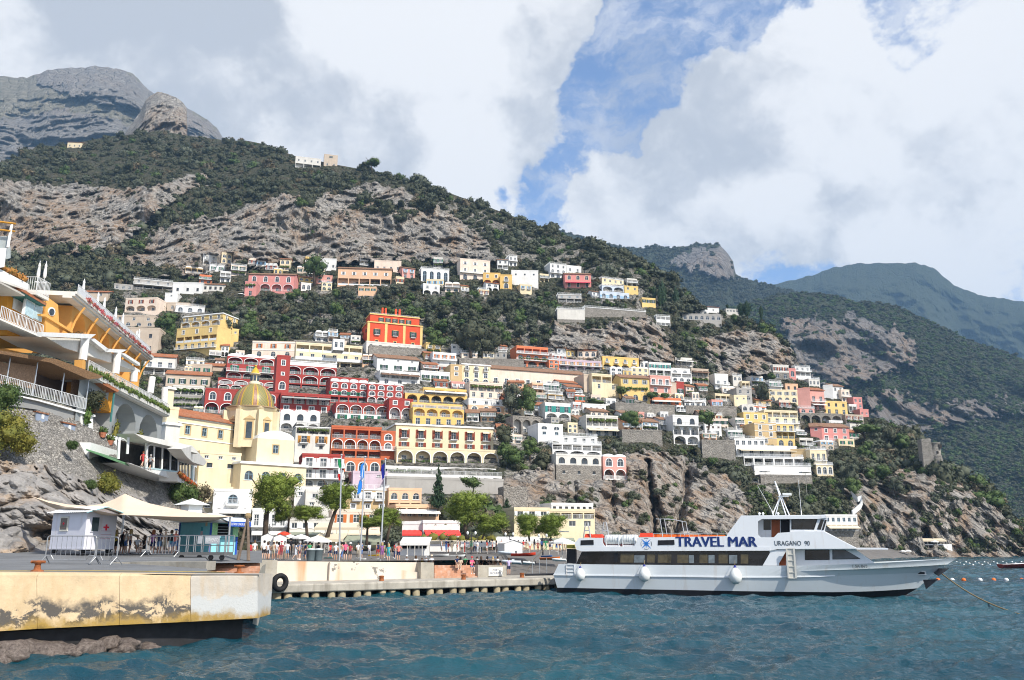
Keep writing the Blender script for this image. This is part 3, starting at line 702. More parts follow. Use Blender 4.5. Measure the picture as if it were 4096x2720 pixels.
bld('pink_villa','long pink villa with open loggia and white curtains','c6',130,690,-70,105,6,'peach',['win 5 sh=white','col 5 in=peach rail=wall'],12,roof='btile')
bld('white_villa','small white house behind the big pine under the cliff','p',318,336,259,270,6,'white',['win 3'],8)
bld('cream_villa','small cream house with flat roof under the grey cliff','p',374,401,261,272,6,'palepink',['win 4'],8)
bld('white_villa','white house with three blue arched doors under the cliff','p',421,449,268,281,8,'white',['adoor 4 fr=blue'],8,roof='rail')
bld('cream_villa','cream villa of three floors with tall windows under the cliff','p',460,490,259,279,8,'palepink',['win 3 sh=white','win 3 sh=white bal=full','adoor 3'],9)
bld('white_villa','white house with pale parasols close under the cliff','c9',235,345,105,195,6,'white',['win 2','col 2'],7,roof='btile')
bld('white_villa','slim glazed white house on the rocks under the cliff','c9',355,440,65,165,10,'white',['win 2 bal=full','door 2'],7,roof='rail')
bld('golden_villa','golden yellow villa with two arched loggias beside a white block','c9',85,265,245,360,4,'gold',['win 2 trim=1','log 2 in=coral'],9)
bld('golden_villa_wing','golden yellow tower wing with stacked arched windows','c9',262,388,265,400,4,'gold',['arch 1 trim=1 bal=each','adoor 1 trim=1'],8,into=True)
bld('white_villa','plain white block villa with three small dark windows','c9',380,662,218,362,3,'white',['sq 3 fr=dark','blank'],10)
bld('white_villa','pale grey villa of three floors above the crimson awnings','c9',785,955,140,285,12,'white',['win 3','arch 3 bal=full','adoor 3'],11,roof='rail')
bld('white_villa','plain white house joined to the pale grey villa','c9',957,1112,165,232,10,'white',['win 2'],9)
bld('crimson_villa','deep red villa with cream arched panels and crimson awnings','c9',940,1215,252,385,4,'rose',['arch 3 trim=cream','door 3 aw=pink awo=2.5'],10,roof='btile',trim='cream')
bld('white_villa','white villa with two broad arches and balcony on the terrace wall','c9',1330,1560,368,432,8,'blue',['log 2 in=white'],8,roof='rail')
bld('white_villa_wing','pale blue lower floor with shuttered doors on the terrace','c9',1310,1612,437,505,8,'blue',['adoor 4 bal=full sh=blue'],8,into=True)
bld('yellow_house','small yellow house behind the white arched villa','c9',1565,1708,380,462,14,'yellow',['win 2','blank'],8)
bld('yellow_house','yellow house stepping down the ridge beside the cypresses','c9',1748,1890,505,595,14,'yellow',['win 3 sh=dgreen','blank h=.6'],8)
bld('cream_row','long low cream row with railed roof behind the cypress','c9',1330,1555,290,358,16,'cream',['win 4','blank h=.5'],7,roof='rail')
bld('grey_house','grey stepped house with glass railing below the crimson villa','c9',872,1120,455,545,6,'grey',['win 3 sb=2 fr=blue','col 3'],9,roof='rail')
bld('retaining_wall','whitewashed retaining wall with glass railing above the cliff','c9',862,1150,615,755,6,'offwhite',['blank','blank col=stone h=.3'],9,roof='rail',cat='wall',found=7)
bld('retaining_wall','long stone retaining wall with white lamp posts on the cliff edge','c9',1150,1790,598,700,8,'stone',['blank'],8,roof='rail',cat='wall',found=8)
bld('orange_red_villa','big orange red villa with yellow corner pilasters and cornice','c6',440,1010,492,745,21,'villa',['door 3 sh=dgreen bal=each trim=yellow L=2','win 3 trim=yellow fr=dark L=2'],14,roof='cornice',trim='yellow',rail='iron',found=3)
bld('orange_red_attic','recessed orange attic storey with chimneys on the big villa','c6',470,985,405,500,21,'villa',['none h=.05','win 5 trim=yellow sh=dgreen m=.15'],9,roof='cornice',d=355,found=1,carve=False,into=True)
bld('villa_base','cream base storey below the orange red villa','c6',430,1005,700,800,21,'offwhite',['arch 6'],10,d=343,into=True)
bld('road_wall','grey stone road wall left of the orange villa','c4',1500,2030,690,735,8,'stone',['blank'],3,cat='wall',found=5)
bld('road_wall','grey stone road wall under the orange villa','c6',460,1060,745,830,10,'stone',['blank'],3,cat='wall',found=3,d=338)
bld('road_wall','long grey road wall right of the white cube house','c6',1400,2080,880,950,5,'stone',['blank'],3,cat='wall',found=4)
bld('cream_house','cream house with three orange shuttered windows above the red hotel','c4',1062,1505,700,860,6,'palepink',['win 3 sh=orange','arch 3'],9,band=True)
bld('white_hotel','cream and white hotel with long balcony terraces behind the red hotel','c4',1515,2210,712,960,10,'cream',['col 5 in=cream rail=wall','door 6 bal=full rail=wall','col 6 in=white rail=white'],10,cat='hotel',roof='flat')
bld('white_hotel_box','small glazed white stair box on the white hotel roof','c4',1915,2030,680,755,10,'white',['door 2'],6,d=318,found=1,carve=False,into=True)
bld('white_house','white house with brown tiled roof and green shuttered doors','c6',540,980,862,1000,14,'white',['sq 3 h=.5','door 3 sh=dgreen bal=full'],12,roof='btile')
bld('white_house_terrace','white terrace storey with brown awning under the tiled white house','c6',570,990,1005,1135,14,'white',['col 4 aw=brown','door 3'],9,into=True)
bld('white_house','white house with three green doors and a pergola roof','c6',1000,1302,1010,1110,12,'white',['door 3 sh=dgreen bal=full pot=1'],9)
bld('white_cube_house','white cube house with orange shutters below the dark trees','c6',1125,1370,815,950,12,'white',['win 3 sh=orange bal=full','sq 2'],9)
bld('cream_palazzo','cream three storey palazzo with iron balconies','c6',1430,1728,935,1130,12,'cream',['win 3 bal=each','door 3','adoor 3 bal=full'],12,trim='1',roof='cornice',rail='iron')
bld('cream_palazzo_side','tan side wing of the cream palazzo','c6',1310,1432,945,1120,12,'tan',['win 1','win 1','blank'],10,trim='1',into=True)
bld('long_pink_convent','very long pale pink building with brown tiled roof','c9',160,1150,1240,1400,12,'palepink',['door 9 bal=each trim=1'],12,roof='btile',trim='1',rail='iron')
bld('orange_house','orange and white house with laundry on its balcony by the road','c9',435,765,1010,1215,10,'coral',['col 4 in=coral bal=full','adoor 4 bal=full pot=1','log 3 in=white'],9)
bld('lilac_row','lilac row houses with orange shutters along the road','c9',880,1320,1150,1250,8,'lilac',['door 5 sh=wood bal=full','log 5 in=lilac'],9)
bld('yellow_house','bright yellow house with blue balcony windows','c9',1335,1715,1120,1240,8,'gold',['win 4 bal=each fr=blue','log 4 in=gold'],10)
R_=dict(trim='1',cat='hotel')
bld('red_hotel','dark red hotel block with white arched loggias and wavy white roof','c4',792,1290,845,1080,12,'red',['log 3 in=red pot=1','door 3 sh=green bal=full','log 3 in=red'],13,roof='vault',**R_)
bld('red_hotel_front','dark red lower hotel floors with arcade behind the dome','c4',705,1345,1080,1190,12,'red',['log 4 in=white h=1 sb=1','log 5 in=red pot=1'],11,**R_,into=True)
bld('red_hotel_wing','dark red hotel wing with arched windows left of the dome','c4',560,1340,1195,1440,12,'red',['arch 5','log 5 sh=green in=red'],10,**R_,into=True)
bld('red_hotel_stair','narrow dark red link with one tall window between the hotel blocks','c4',1298,1440,850,1330,12,'red',['win 1','sq 1','arch 1','blank'],10,**R_,into=True)
bld('red_hotel_block','dark red hotel block with green shutters and tiled white terrace','c4',1395,1940,895,1180,12,'red',['blank h=.45 col=white','log 3 sh=green in=red','log 3 sh=green in=red','col 3 in=white h=.6'],12,roof='rail',**R_,into=True)
bld('red_hotel_restaurant','dark red terrace storey under striped canopy awnings','c4',1355,1880,1240,1440,12,'red',['col 4 in=white aw=grey awo=3 rail=white','door 4 bal=full'],10,**R_,into=True)
bld('red_white_hotel','red and white striped hotel front with three rows of arched windows','c6',45,440,1075,1330,12,'red',['log 4 in=white h=.5 rail=wall','arch 4','arch 4 sh=green','col 4 in=red'],11,roof='flat',**R_)
bld('red_white_hotel','red and white hotel front with curved parapets beside the orange block','c6',440,815,1135,1330,12,'red',['arch 4','arch 4','log 4 in=white'],11,roof='vault',**R_)
bld('red_arcade_hotel','red hotel floor with four white arches and orange shutters','c6',108,665,1340,1500,12,'red',['log 4 in=white sh=orange trim=1','door 4 sh=green pot=1 col=white h=.6'],10,roof='flat',**R_)
bld('red_arcade_hotel','red hotel end with two tall white arches','c6',665,915,1300,1505,12,'red',['win 2 h=.5','log 2 in=white'],9,**R_)
bld('white_arched_house','white house with three wavy gables and arched windows','c5',1352,1770,120,330,10,'white',['arch 3 fr=dark','log 3 in=white'],10,roof='vault')
bld('white_town_house','tall pale grey town house with two shuttered french windows','c5',1505,1870,280,640,12,'offwhite',['col 3 in=white vine=1 h=.7','door 2 bal=each sh=wood','sq 2 fr=dark','blank'],10,roof='rail',rail='iron')
bld('dark_red_house','dark red house with white shuttered doors and two long balconies','c5',1575,2020,580,900,10,'red',['door 3 sh=white bal=full','door 3 sh=white bal=full','adoor 3 col=offwhite h=.7'],10,roof='flat',trim='1')
bld('orange_red_house','terracotta house of pillared balconies with wooden shutters','c7',55,580,545,880,11,'brick',['col 4 in=brick sh=brown','log 4 in=brick sh=wood','col 4 in=brick sh=brown'],10,roof='flat',trim='1')
bld('orange_base_house','orange ground floor with white arched doors under the terracotta house','c7',200,580,885,1010,11,'coral',['adoor 3 trim=1'],10,trim='1',into=True)
bld('terracotta_link','small terracotta link with round window beside the yellow hotel','c7',580,728,600,880,11,'brick',['arch 1 trim=1','arch 1 trim=1 bal=full','blank'],8,trim='1',into=True)
bld('shuttered_hotel','broad yellow hotel with two rows of brown shuttered windows','c7',735,1760,520,790,12,'cream',['door 6 sh=brown bal=each aw=cream awn=each trim=1','door 6 sh=brown trim=1 bal=full rail=iron pot=1'],13,roof='cornice',trim='1',rail='iron',cat='hotel',found=12)
bld('yellow_hotel_arcade','yellow arcade with six arches and planters under the broad hotel','c7',745,1820,765,915,12,'cream',['log 6 in=cream trim=1 rail=iron pot=1'],10,trim='1',rail='iron',cat='hotel',into=True)
bld('vine_terrace','white terrace wall under a long pergola of vines','c7',650,1850,950,1080,12,'white',['col 10 in=stone vine=1 sb=5','blank h=.7'],9,cat='terrace')
bld('retaining_wall','tall grey retaining wall under the vine terrace','c7',640,1865,1080,1240,12,'grey',['blank'],6,cat='wall',found=3)
bld('orange_hotel','orange hotel with white awning terrace on its roof','c6',835,1485,1170,1330,12,'gold',['col 4 in=white aw=white xa=.3 sb=1 h=.6','log 5 in=gold m=.02'],11,cat='hotel')
bld('orange_hotel_base','orange hotel floors with wide arches and white terrace rail','c6',915,1450,1335,1560,12,'gold',['col 4 in=white h=.5 sb=2','log 4 in=gold','door 5'],11,cat='hotel',into=True)
bld('cream_house','cream house with pergola below the palazzo','c6',1510,1860,1125,1290,12,'palepink',['col 4 in=cream vine=1','win 4'],10)
bld('peach_house','peach house with white arched door and brown roof','c6',1500,1870,1300,1430,12,'peach',['win 3 col=white h=.7','arch 3 trim=1'],10)
bld('cream_yellow_house','cream house with open corner terrace and iron window grille','c9',1225,1525,1300,1540,14,'cream',['col 2 xb=.7 in=tan','win 2','blank'],10)
bld('cream_side_wing','plain beige flank of the cream corner terrace house','c9',1140,1225,1310,1480,14,'beige',['blank','blank'],9,into=True)
bld('yellow_house','yellow house with arched vine covered doorway','c9',1530,1830,1335,1568,14,'yellow',['win 3 sh=grey','win 2 vine=1','adoor 3'],10,roof='btile')
bld('pink_house','pink house with white trimmed windows and balcony','c9',1835,2050,1320,1500,16,'pink',['door 3 bal=full','win 2 trim=1'],10,trim='1')
bld('red_lower_house','low coral row with awning under the pink house','cB',250,585,1290,1345,12,'coral',['door 4 aw=white'],7)
bld('red_house','small dark red house with one tall green door','cB',540,622,1125,1255,14,'red',['door 1 sh=dgreen trim=1'],8)
bld('beige_flank_house','beige flank of the small red house','cB',475,541,1135,1255,14,'beige',['blank'],7,into=True)
bld('white_house','white house with four teal shutters and vine balcony','cB',255,485,920,1045,14,'white',['win 4 sh=teal','col 3 pot=1'],9)
bld('white_house','white house with red roofed terrace next to the teal shutters','cB',490,700,975,1110,14,'white',['arch 2 sb=1.5','col 2','arch 3'],9)
bld('white_canopy_house','house with white canopy terrace under the grey crag','cB',530,705,870,940,14,'offwhite',['col 3 aw=white'],8)
bld('brown_pergola_house','brown pergola house overgrown with vines','cB',700,880,985,1130,16,'beige',['col 3 aw=brown','log 3 vine=1'],8)
bld('white_house','white house with big balcony above the olive garden','cB',945,1085,1040,1190,16,'white',['blank','door 2 bal=full','win 2'],9)
bld('white_umbrella_terrace','white terrace wall with parasols on the road bend','cB',625,850,1310,1385,12,'white',['arch 4'],7,roof='rail')
bld('grey_house','weathered grey house behind the dark conifer','cB',1175,1335,1190,1370,14,'grey',['win 2','arch 2','blank'],9)
bld('cream_house','small cream cube in front of the weathered grey house','cB',1145,1280,1265,1370,14,'cream',['sq 2','blank'],7)
bld('ochre_stone_house','ochre and brown house with rooftop storey by the conifer','cB',1510,1810,1205,1325,10,'cream',['win 4 sh=grey','adoor 4'],9)
bld('brown_attic_house','brown upper cube on the ochre house','cB',1680,1812,1145,1215,10,'peach',['win 2 fr=dark'],8,into=True)
bld('pink_twin_house','pink house with two arches and white awnings','cB',1945,2095,1205,1405,14,'pink',['blank h=.4','door 2 bal=full','log 2 in=white aw=white'],10,roof='tile')
bld('pink_flank_house','rose pink windowless flank left of the twin arches','cB',1810,1945,1195,1380,-20,'pink',['blank','blank'],8,into=True)
bld('yellow_terrace_house','yellow house with recessed dark balconies on the ridge end','cB',2100,2330,1325,1450,14,'yellow',['win 3 fr=dark','door 3'],9)
bld('white_gabled_house','white gabled house with grey hipped roof on the ridge','cB',2180,2290,1165,1290,14,'white',['win 2','win 1'],10,roof='btile')
bld('white_flank_house','plain white flank of the gabled ridge house','cB',2082,2180,1160,1280,-15,'white',['blank','blank'],8,into=True)
bld('ridge_house','cream ridge house with stepped white terraces','cC',2010,2095,160,290,16,'palepink',['win 2 bal=full','win 2'],9)
bld('ridge_house','dull red house at the far end of the ridge','cC',2135,2225,240,350,16,'rose',['win 2','win 2'],8)
bld('ridge_house','low dark red house at the tip of the ridge','cC',2200,2290,365,435,16,'rose',['sq 2'],7)
bld('ridge_house','white terrace cube under the dull red ridge house','cC',2085,2165,315,390,16,'white',['col 2'],7)
bld('red_white_crag_house','white villa with red arch panel below the grey crag','cB',1785,1945,960,1095,16,'white',['win 3 bal=full','col 3','blank'],10,roof='rail')
bld('red_arch_panel_house','red arched front left of the white crag villa','cB',1720,1790,985,1075,12,'rose',['arch 1'],8,into=True)
bld('stone_white_house','stone and white house with red doors beneath the crag','cB',1555,1720,945,1085,10,'offwhite',['win 3 sh=brown','arch 2 col=stone'],9)
bld('stair_house','small white stepped house below the crag villa','cB',1925,2040,1085,1160,16,'offwhite',['win 3'],7,roof='rail')
bld('cemetery_wall','long grey cemetery wall with arched niches on the spur','cB',600,1010,410,470,6,'grey',['arch 7'],6,cat='wall')
bld('cemetery_chapel','tiny white vaulted chapels above the cemetery wall','cB',735,870,372,400,6,'white',['arch 2'],6,roof='vault',cat='chapel',d=478)
bld('cemetery_chapel','white gabled chapel among the cemetery trees','cB',865,985,335,395,10,'white',['sq 1'],6,roof='shed',cat='chapel',d=484)
bld('cemetery_terrace','white terraced tombs beside the paired cypresses','cB',1060,1190,360,410,8,'offwhite',['arch 4','blank'],6,cat='terrace',d=482)
bld('cemetery_terrace','lower row of white arched tombs on the spur','cB',840,1000,455,495,6,'white',['arch 4'],5,cat='terrace')
bld('road_terrace','stepped white house clinging to the cliff below the yellow row','cB',330,475,430,520,16,'white',['col 3','blank','col 3'],7,roof='rail')
bld('white_arch_villa','white villa with tall arches on two floors beside a pine','cC',250,520,430,720,14,'white',['arch 2 fr=dark bal=full','log 3 in=white','log 2 in=white'],10,rail='iron')
bld('white_arch_villa_wing','plain white wing of the arched villa behind the pine','cC',575,750,520,625,12,'white',['sq 3 fr=wood','door 2'],8,into=True)
bld('yellow_house','yellow house with white balconies over the olive garden','cC',985,1240,400,540,14,'yellow',['win 3 trim=1','door 2 bal=each'],9,trim='1')
bld('yellow_hotel_row','long yellow and white hotel with canopied balconies','cC',1205,1555,375,560,12,'cream',['col 4 in=white','door 4 bal=full','door 4 bal=full'],10,cat='hotel')
bld('tan_villa','ochre tan villa with white framed windows','cC',1105,1330,510,725,14,'tan',['win 2 trim=1','win 2 trim=1','win 1'],11,trim='1',band=True)
bld('tan_villa_front','ochre villa front with white glazed balconies','cC',1325,1520,510,740,14,'yellow',['door 3 bal=full','col 3 pot=1','adoor 2'],9,roof='rail',into=True)
bld('red_roof_villa','brick red villa with hipped brown roof and white hooded windows','cC',1800,2090,545,690,12,'rose',['win 3 trim=1','door 3 bal=full'],11,roof='btile',trim='1')
bld('red_villa_flank','red flank wall of the hipped roof villa','cC',1680,1802,545,640,-18,'rose',['win 1','blank'],9,roof='btile',into=True)
bld('yellow_tall_house','pale yellow house with balustrade roof right of the white terraces','cC',1685,1855,780,960,12,'cream',['door 3 bal=each','blank h=.6'],11,roof='rail')
bld('tan_flank_house','ochre flank left of the balustrade roof house','cC',1480,1685,790,900,-16,'tan',['blank'],8,into=True)
bld('yellow_lower_house','pale yellow lower house with three arched windows','cC',1745,1920,940,1050,12,'cream',['arch 3 trim=1'],8,trim='1',roof='rail',found=7,into=True)
bld('white_terrace_hotel','white hotel tier with five cream awnings','cC',905,1540,745,850,10,'white',['door 6 aw=cream awo=3 bal=full'],10,cat='hotel')
bld('white_terrace_hotel','white hotel tier with curved balcony and glazed bays','cC',885,1205,665,750,10,'white',['door 5 bal=full'],9,cat='hotel',roof='rail',into=True)
bld('white_terrace_hotel','white pillared restaurant veranda below the awning tier','cC',985,1610,855,945,10,'white',['col 6 in=grey rail=white'],9,cat='hotel',roof='rail',into=True)
bld('white_terrace_hotel','lowest white terrace wall of the hotel with parasols','cC',1095,1690,945,1055,10,'white',['blank'],9,cat='hotel',roof='rail',found=8,into=True)
bld('white_stack_hotel','big stacked white house with three balustraded terraces','cA',905,1280,640,720,12,'white',['win 4 bal=full'],9,roof='rail',cat='hotel')
bld('white_stack_hotel','white middle terrace storey with wide arch','cA',810,1325,715,840,12,'white',['col 5 in=offwhite','log 3 in=white'],9,roof='rail',cat='hotel',trim='1',into=True)
bld('stone_tower_base','stone base with four dark arches under the stacked white house','cA',850,1325,840,1090,12,'stone',['arch 4 col=offwhite fr=dark','sq 3 fr=dark h=1.6'],9,cat='tower',found=6,into=True)
bld('pink_cliff_house','pink house with round gables hanging on the cliff','cA',1345,1585,850,1090,12,'pink',['arch 2 trim=1','log 2 in=pink bal=full'],8,roof='vault',trim='1',found=4)
bld('white_patio_house','white patio house with blue window and curved stair','cA',660,920,520,690,12,'white',['arch 2','win 2 fr=blue','blank'],9)
bld('stone_arcade','stone retaining arcade with three tall arches','cA',395,685,440,620,12,'stone',['log 3 in=offwhite rail=0'],7,cat='wall')
bld('white_shutter_villa','white villa with dark green doors among trees','cA',735,1000,300,470,12,'white',['door 3 sh=teal','log 2 in=white'],9)
bld('pergola_house','long pergola house with cream awnings and blue windows','cA',1165,1500,430,630,8,'offwhite',['col 5 vine=1','door 4 aw=cream fr=blue'],9)
bld('white_garden_house','low white house under the flat clipped trees','cA',1125,1370,310,390,8,'white',['sq 4'],8)
bld('road_wall','stone road wall with arches under the pink and coral row','cA',1470,2091,300,410,8,'stone',['blank'],5,cat='wall')
bld('road_wall','stone road wall on the bend with white parapet','cB',640,1170,1375,1450,8,'stone',['blank'],5,cat='wall')
bld('stone_viaduct','stone viaduct with dark arch under the ridge houses','cC',1575,2010,405,500,10,'stone',['log 4 in=stone rail=0'],6,cat='wall')
bld('retaining_wall','pale stone retaining wall left of the white terraces','cC',550,895,690,860,8,'stone',['blank'],6,cat='wall')
bld('retaining_wall','rubble wall below the lowest white terrace','cC',1160,1700,1055,1130,10,'stone',['blank'],6,cat='wall')
bld('retaining_wall','stone retaining wall under the round clipped tree','cA',1540,1960,585,700,8,'stone',['blank'],6,cat='wall')
bld('retaining_wall','stone garden wall above the beach pines','cA',300,545,1190,1400,8,'stone',['blank'],5,cat='wall')
bld('beige_house','beige house with dark green shutters and orange roof behind the church','c4',160,620,1035,1160,8,'beige',['win 4 sh=dgreen'],10,roof='tile',trim='1')
bld('beige_house','beige cube with one green window among orange roofs','c4',435,640,940,1040,8,'beige',['win 2 sh=green'],9)
bld('orange_roof_house','wide orange tiled roof left of the red hotel','c4',575,770,950,1000,8,'beige',['blank'],9,roof='tile')
bld('arched_terrace','pale arched terrace under the beige house','c4',235,560,1165,1255,8,'offwhite',['log 4 in=grey vine=1'],8,cat='terrace')
bld('ivy_wall','wall covered in ivy above the church roof','c4',230,560,1260,1390,8,'grey',['blank vine=1','win 3 fr=dark vine=1'],6,cat='wall')
bld('beige_beach_house','large tan house with white shutters behind the flag poles','c7',210,660,1200,1560,14,'tan',['win 3 sh=white bal=each m=.1','sq 3','win 3'],12,roof='rail',trim='1',d=176)
bld('peach_beach_house','peach house with arched window and curved balconies','c7',660,1005,1205,1430,12,'peach',['arch 3','col 3 in=peach rail=wall'],9,roof='flat',d=178)
bld('peach_terrace','peach terrace with white pillars above the restaurant','c7',735,1190,1375,1520,12,'peach',['col 4 in=peach aw=white','blank h=.4'],8,d=170,into=True)
bld('lilac_house','lilac house with round window behind the flag poles','c7',290,650,1025,1110,10,'lilac',['sq 2','blank h=.5'],8,d=196)
bld('beach_hotel','cream beach hotel with white penthouse at the foot of the cliff','cA',410,780,1410,1660,10,'cream',['win 3 sh=white trim=cream','win 3','blank'],11,d=172,cat='hotel')
bld('beach_hotel_wing','cream beach hotel wing with shaded balcony','cA',780,1255,1425,1660,10,'cream',['col 4 in=cream','door 3','blank'],10,d=176,cat='hotel',into=True)
bld('beach_hotel_penthouse','white glazed penthouse on the beach hotel','cA',800,1235,1362,1430,10,'white',['win 7 fr=dark'],7,d=182,roof='flat',carve=False,found=1,into=True)
bld('white_beach_house','white house with blue arched door below the church','c5',640,1050,955,1290,10,'white',['arch 1 m=.3 fr=blue bal=each','arch 3 aw=white','blank h=.3'],9,d=166)
bld('cream_beach_house','cream house with awning window left of the blue arched door','c5',500,880,930,1150,10,'cream',['sq 2','win 2 aw=white awn=each'],9,d=172)
bld('white_beach_shop','white shop row with rounded awnings behind the big pine','c5',1050,1420,1160,1480,8,'white',['door 4 bal=full','adoor 3 aw=white'],9,d=160)
bld('cream_shop_house','cream house with brown shutters between the two pines','c5',1890,2400,1170,1470,8,'palepink',['win 3 sh=orange','door 4 aw=cream awo=3'],9,d=162)
bld('white_roof_house','white house with roof tanks and vents behind the pines','c5',1615,2010,960,1220,8,'offwhite',['win 2','sq 3','blank'],9,d=174)
bld('white_backyard_house','white backyard house with water jar behind the pine','c5',1500,1760,930,1160,8,'white',['sq 2','blank'],8,d=178)
bld('white_shop_house','low white shops under cream awnings right of the pine','c5',1440,1900,1260,1480,6,'offwhite',['win 4 sh=white','col 5 aw=cream awo=3'],8,d=158)
bld('balcony_house','cream balcony house beside the glass veranda','c5',500,760,590,790,14,'cream',['win 2','col 2 in=white aw=white'],8,d=183)
bld('terrace_restaurant','terrace with potted plants and railing above the white houses','c5',495,890,800,945,10,'palepink',['none h=.3','blank'],8,d=176)
bld('glass_restaurant','white glazed cliff restaurant behind the ferry wheelhouse','cF',800,1055,325,460,6,'white',['win 6 fr=blue','col 6 in=blue aw=cream','blank h=.3 col=stone'],8,d=262,cat='restaurant',found=12)
bld('red_awning_restaurant','white restaurant with long red awnings and glass front','b2',310,805,45,225,8,'white',['blank h=.5 pot=1','door 9 aw=red awo=1.6'],8,d=146,cat='restaurant')
bld('red_awning_wing','x','b2',25,300,60,225,6,'white',['blank h=.4','door 4 aw=red awo=1.2'],7,d=146.5,cat='restaurant',into=True)
bld('domed_church','cream church with majolica tiled dome and long terracotta nave roof','c5',192,1040,160,500,60,'cream',['blank h=.35','win 4 trim=tan m=.1 fr=blue','blank h=.8'],11,roof='tile',cat='church',d=166,found=8,band=True)
bld('church_apse','x','c5',1105,1495,395,690,36,'cream',['blank h=.2','win 1 trim=tan fr=blue h=.9','blank h=.6'],12,roof='vault',d=177,into=True)
bld('church_front','x','c5',932,1620,662,960,42,'cream',['blank h=.3','arch 4 fr=blue','blank h=.7'],9,d=172,roof='cornice',into=True)
bld('church_flank','x','c5',500,935,555,800,42,'cream',['sq 3','win 2 fr=dark','blank'],6,d=170,into=True)
bld('church_gable','x','h3',925,1085,470,640,50,'cream',['blank'],2.5,d=163,into=True)
bld('church_gable','x','h3',925,1010,195,480,50,'cream',['blank'],2.0,d=163.2,roof='cornice',carve=False,into=True)
bld('church_gable','x','h3',895,1095,690,960,50,'offwhite',['blank','blank'],3,d=161,roof='cornice',into=True)
def small_houses(n):
 rs=random.Random(17);band=[(262,350),(330,338),(420,352),(560,352),(700,372),(800,392),(868,424),(850,446),(745,462),(690,436),(600,436),(525,438),(490,462),(420,480),(300,482),(205,440),(178,395),(190,362)];up=[(190,262),(470,266),(640,282),(655,300),(560,296),(300,296),(200,290)]
 heads=[(b['label'],b['fr'][6])for b in BLD if not b['into']];seen=set();done=0
 cw=['white']*5+['offwhite']*4+['cream']*3+['palepink']*3+['beige','peach','pink','yellow','grey','tan','coral']
 for _ in range(26000):
  if done>=n:break
  u=rs.uniform(150,880);v=rs.uniform(262,485);w=rs.uniform(7,19);h=rs.uniform(5,10.5)
  if not(inpoly([u],[v],band)[0]or(done<n*.85 and rs.random()<.10 and inpoly([u],[v],up)[0])):continue
  if any(u+w/2>a+.4 and u-w/2<b-.4 and v>t+1.2 and v-h<vb-1.6 for a,b,t,vb,_d,_e in CARVE):continue
  if(u<508 and v>446)or(200<u<425 and 368<v<446):continue
  c=rs.choice(cw);nw=max(2,int(w/5.5));shc=rs.choice(['',' sh=dgreen',' sh=white',' sh=brown',' sh=green',' sh=blue'])
  top=rs.choice(['win %d%s'%(nw,shc),'door %d%s bal=full'%(nw,shc),'win %d%s bal=each'%(nw,shc),'col %d bal=full'%nw,'arch %d'%nw]);low=rs.choice(['log %d rail=0'%nw,'col %d vine=1'%nw,'door %d'%nw,'adoor %d pot=1'%nw,'blank','arch %d'%nw])
  f=min(heads,key=lambda q:max(q[1][0]-u,0,u-q[1][1])**2+max(q[1][2]-v,0,v-q[1][3])**2);r=f[1];rel='below' if v>r[3]+3 else 'above' if v<r[2]+2 else 'left of' if u<(r[0]+r[1])/2 else 'right of'
  lab=None
  for a in('small','narrow','low','plain','little','square','modest','tiny','boxy','faded','bright','old'):
   q='%s %s house %s the %s'%(a,{'palepink':'pale pink','offwhite':'weathered white'}.get(c,c),rel,' '.join(f[0].split()[:8]));
   while q.split()[-1]in('with','and','the','of','on','in','a','beside','behind','under','above','below','its','two','one','small','left','right','white','to','by','three'):q=' '.join(q.split()[:-1])
   if q not in seen:lab=q;break
  if not lab:continue
  seen.add(lab);done+=1
  bld('town_house',lab,'p',u-w/2,u+w/2,v-h,v,rs.uniform(4,24),c,[top,low]if h>7 else[top],rs.uniform(6,9),roof=rs.choice(['flat','flat','rail','btile','tile','vault']),group='small houses of the town')
small_houses(165)
_t=[b for b in BLD if b['name'].startswith('church_')or b['name']=='domed_church']
for b in _t:BLD.remove(b)
BLD.extend(_t)
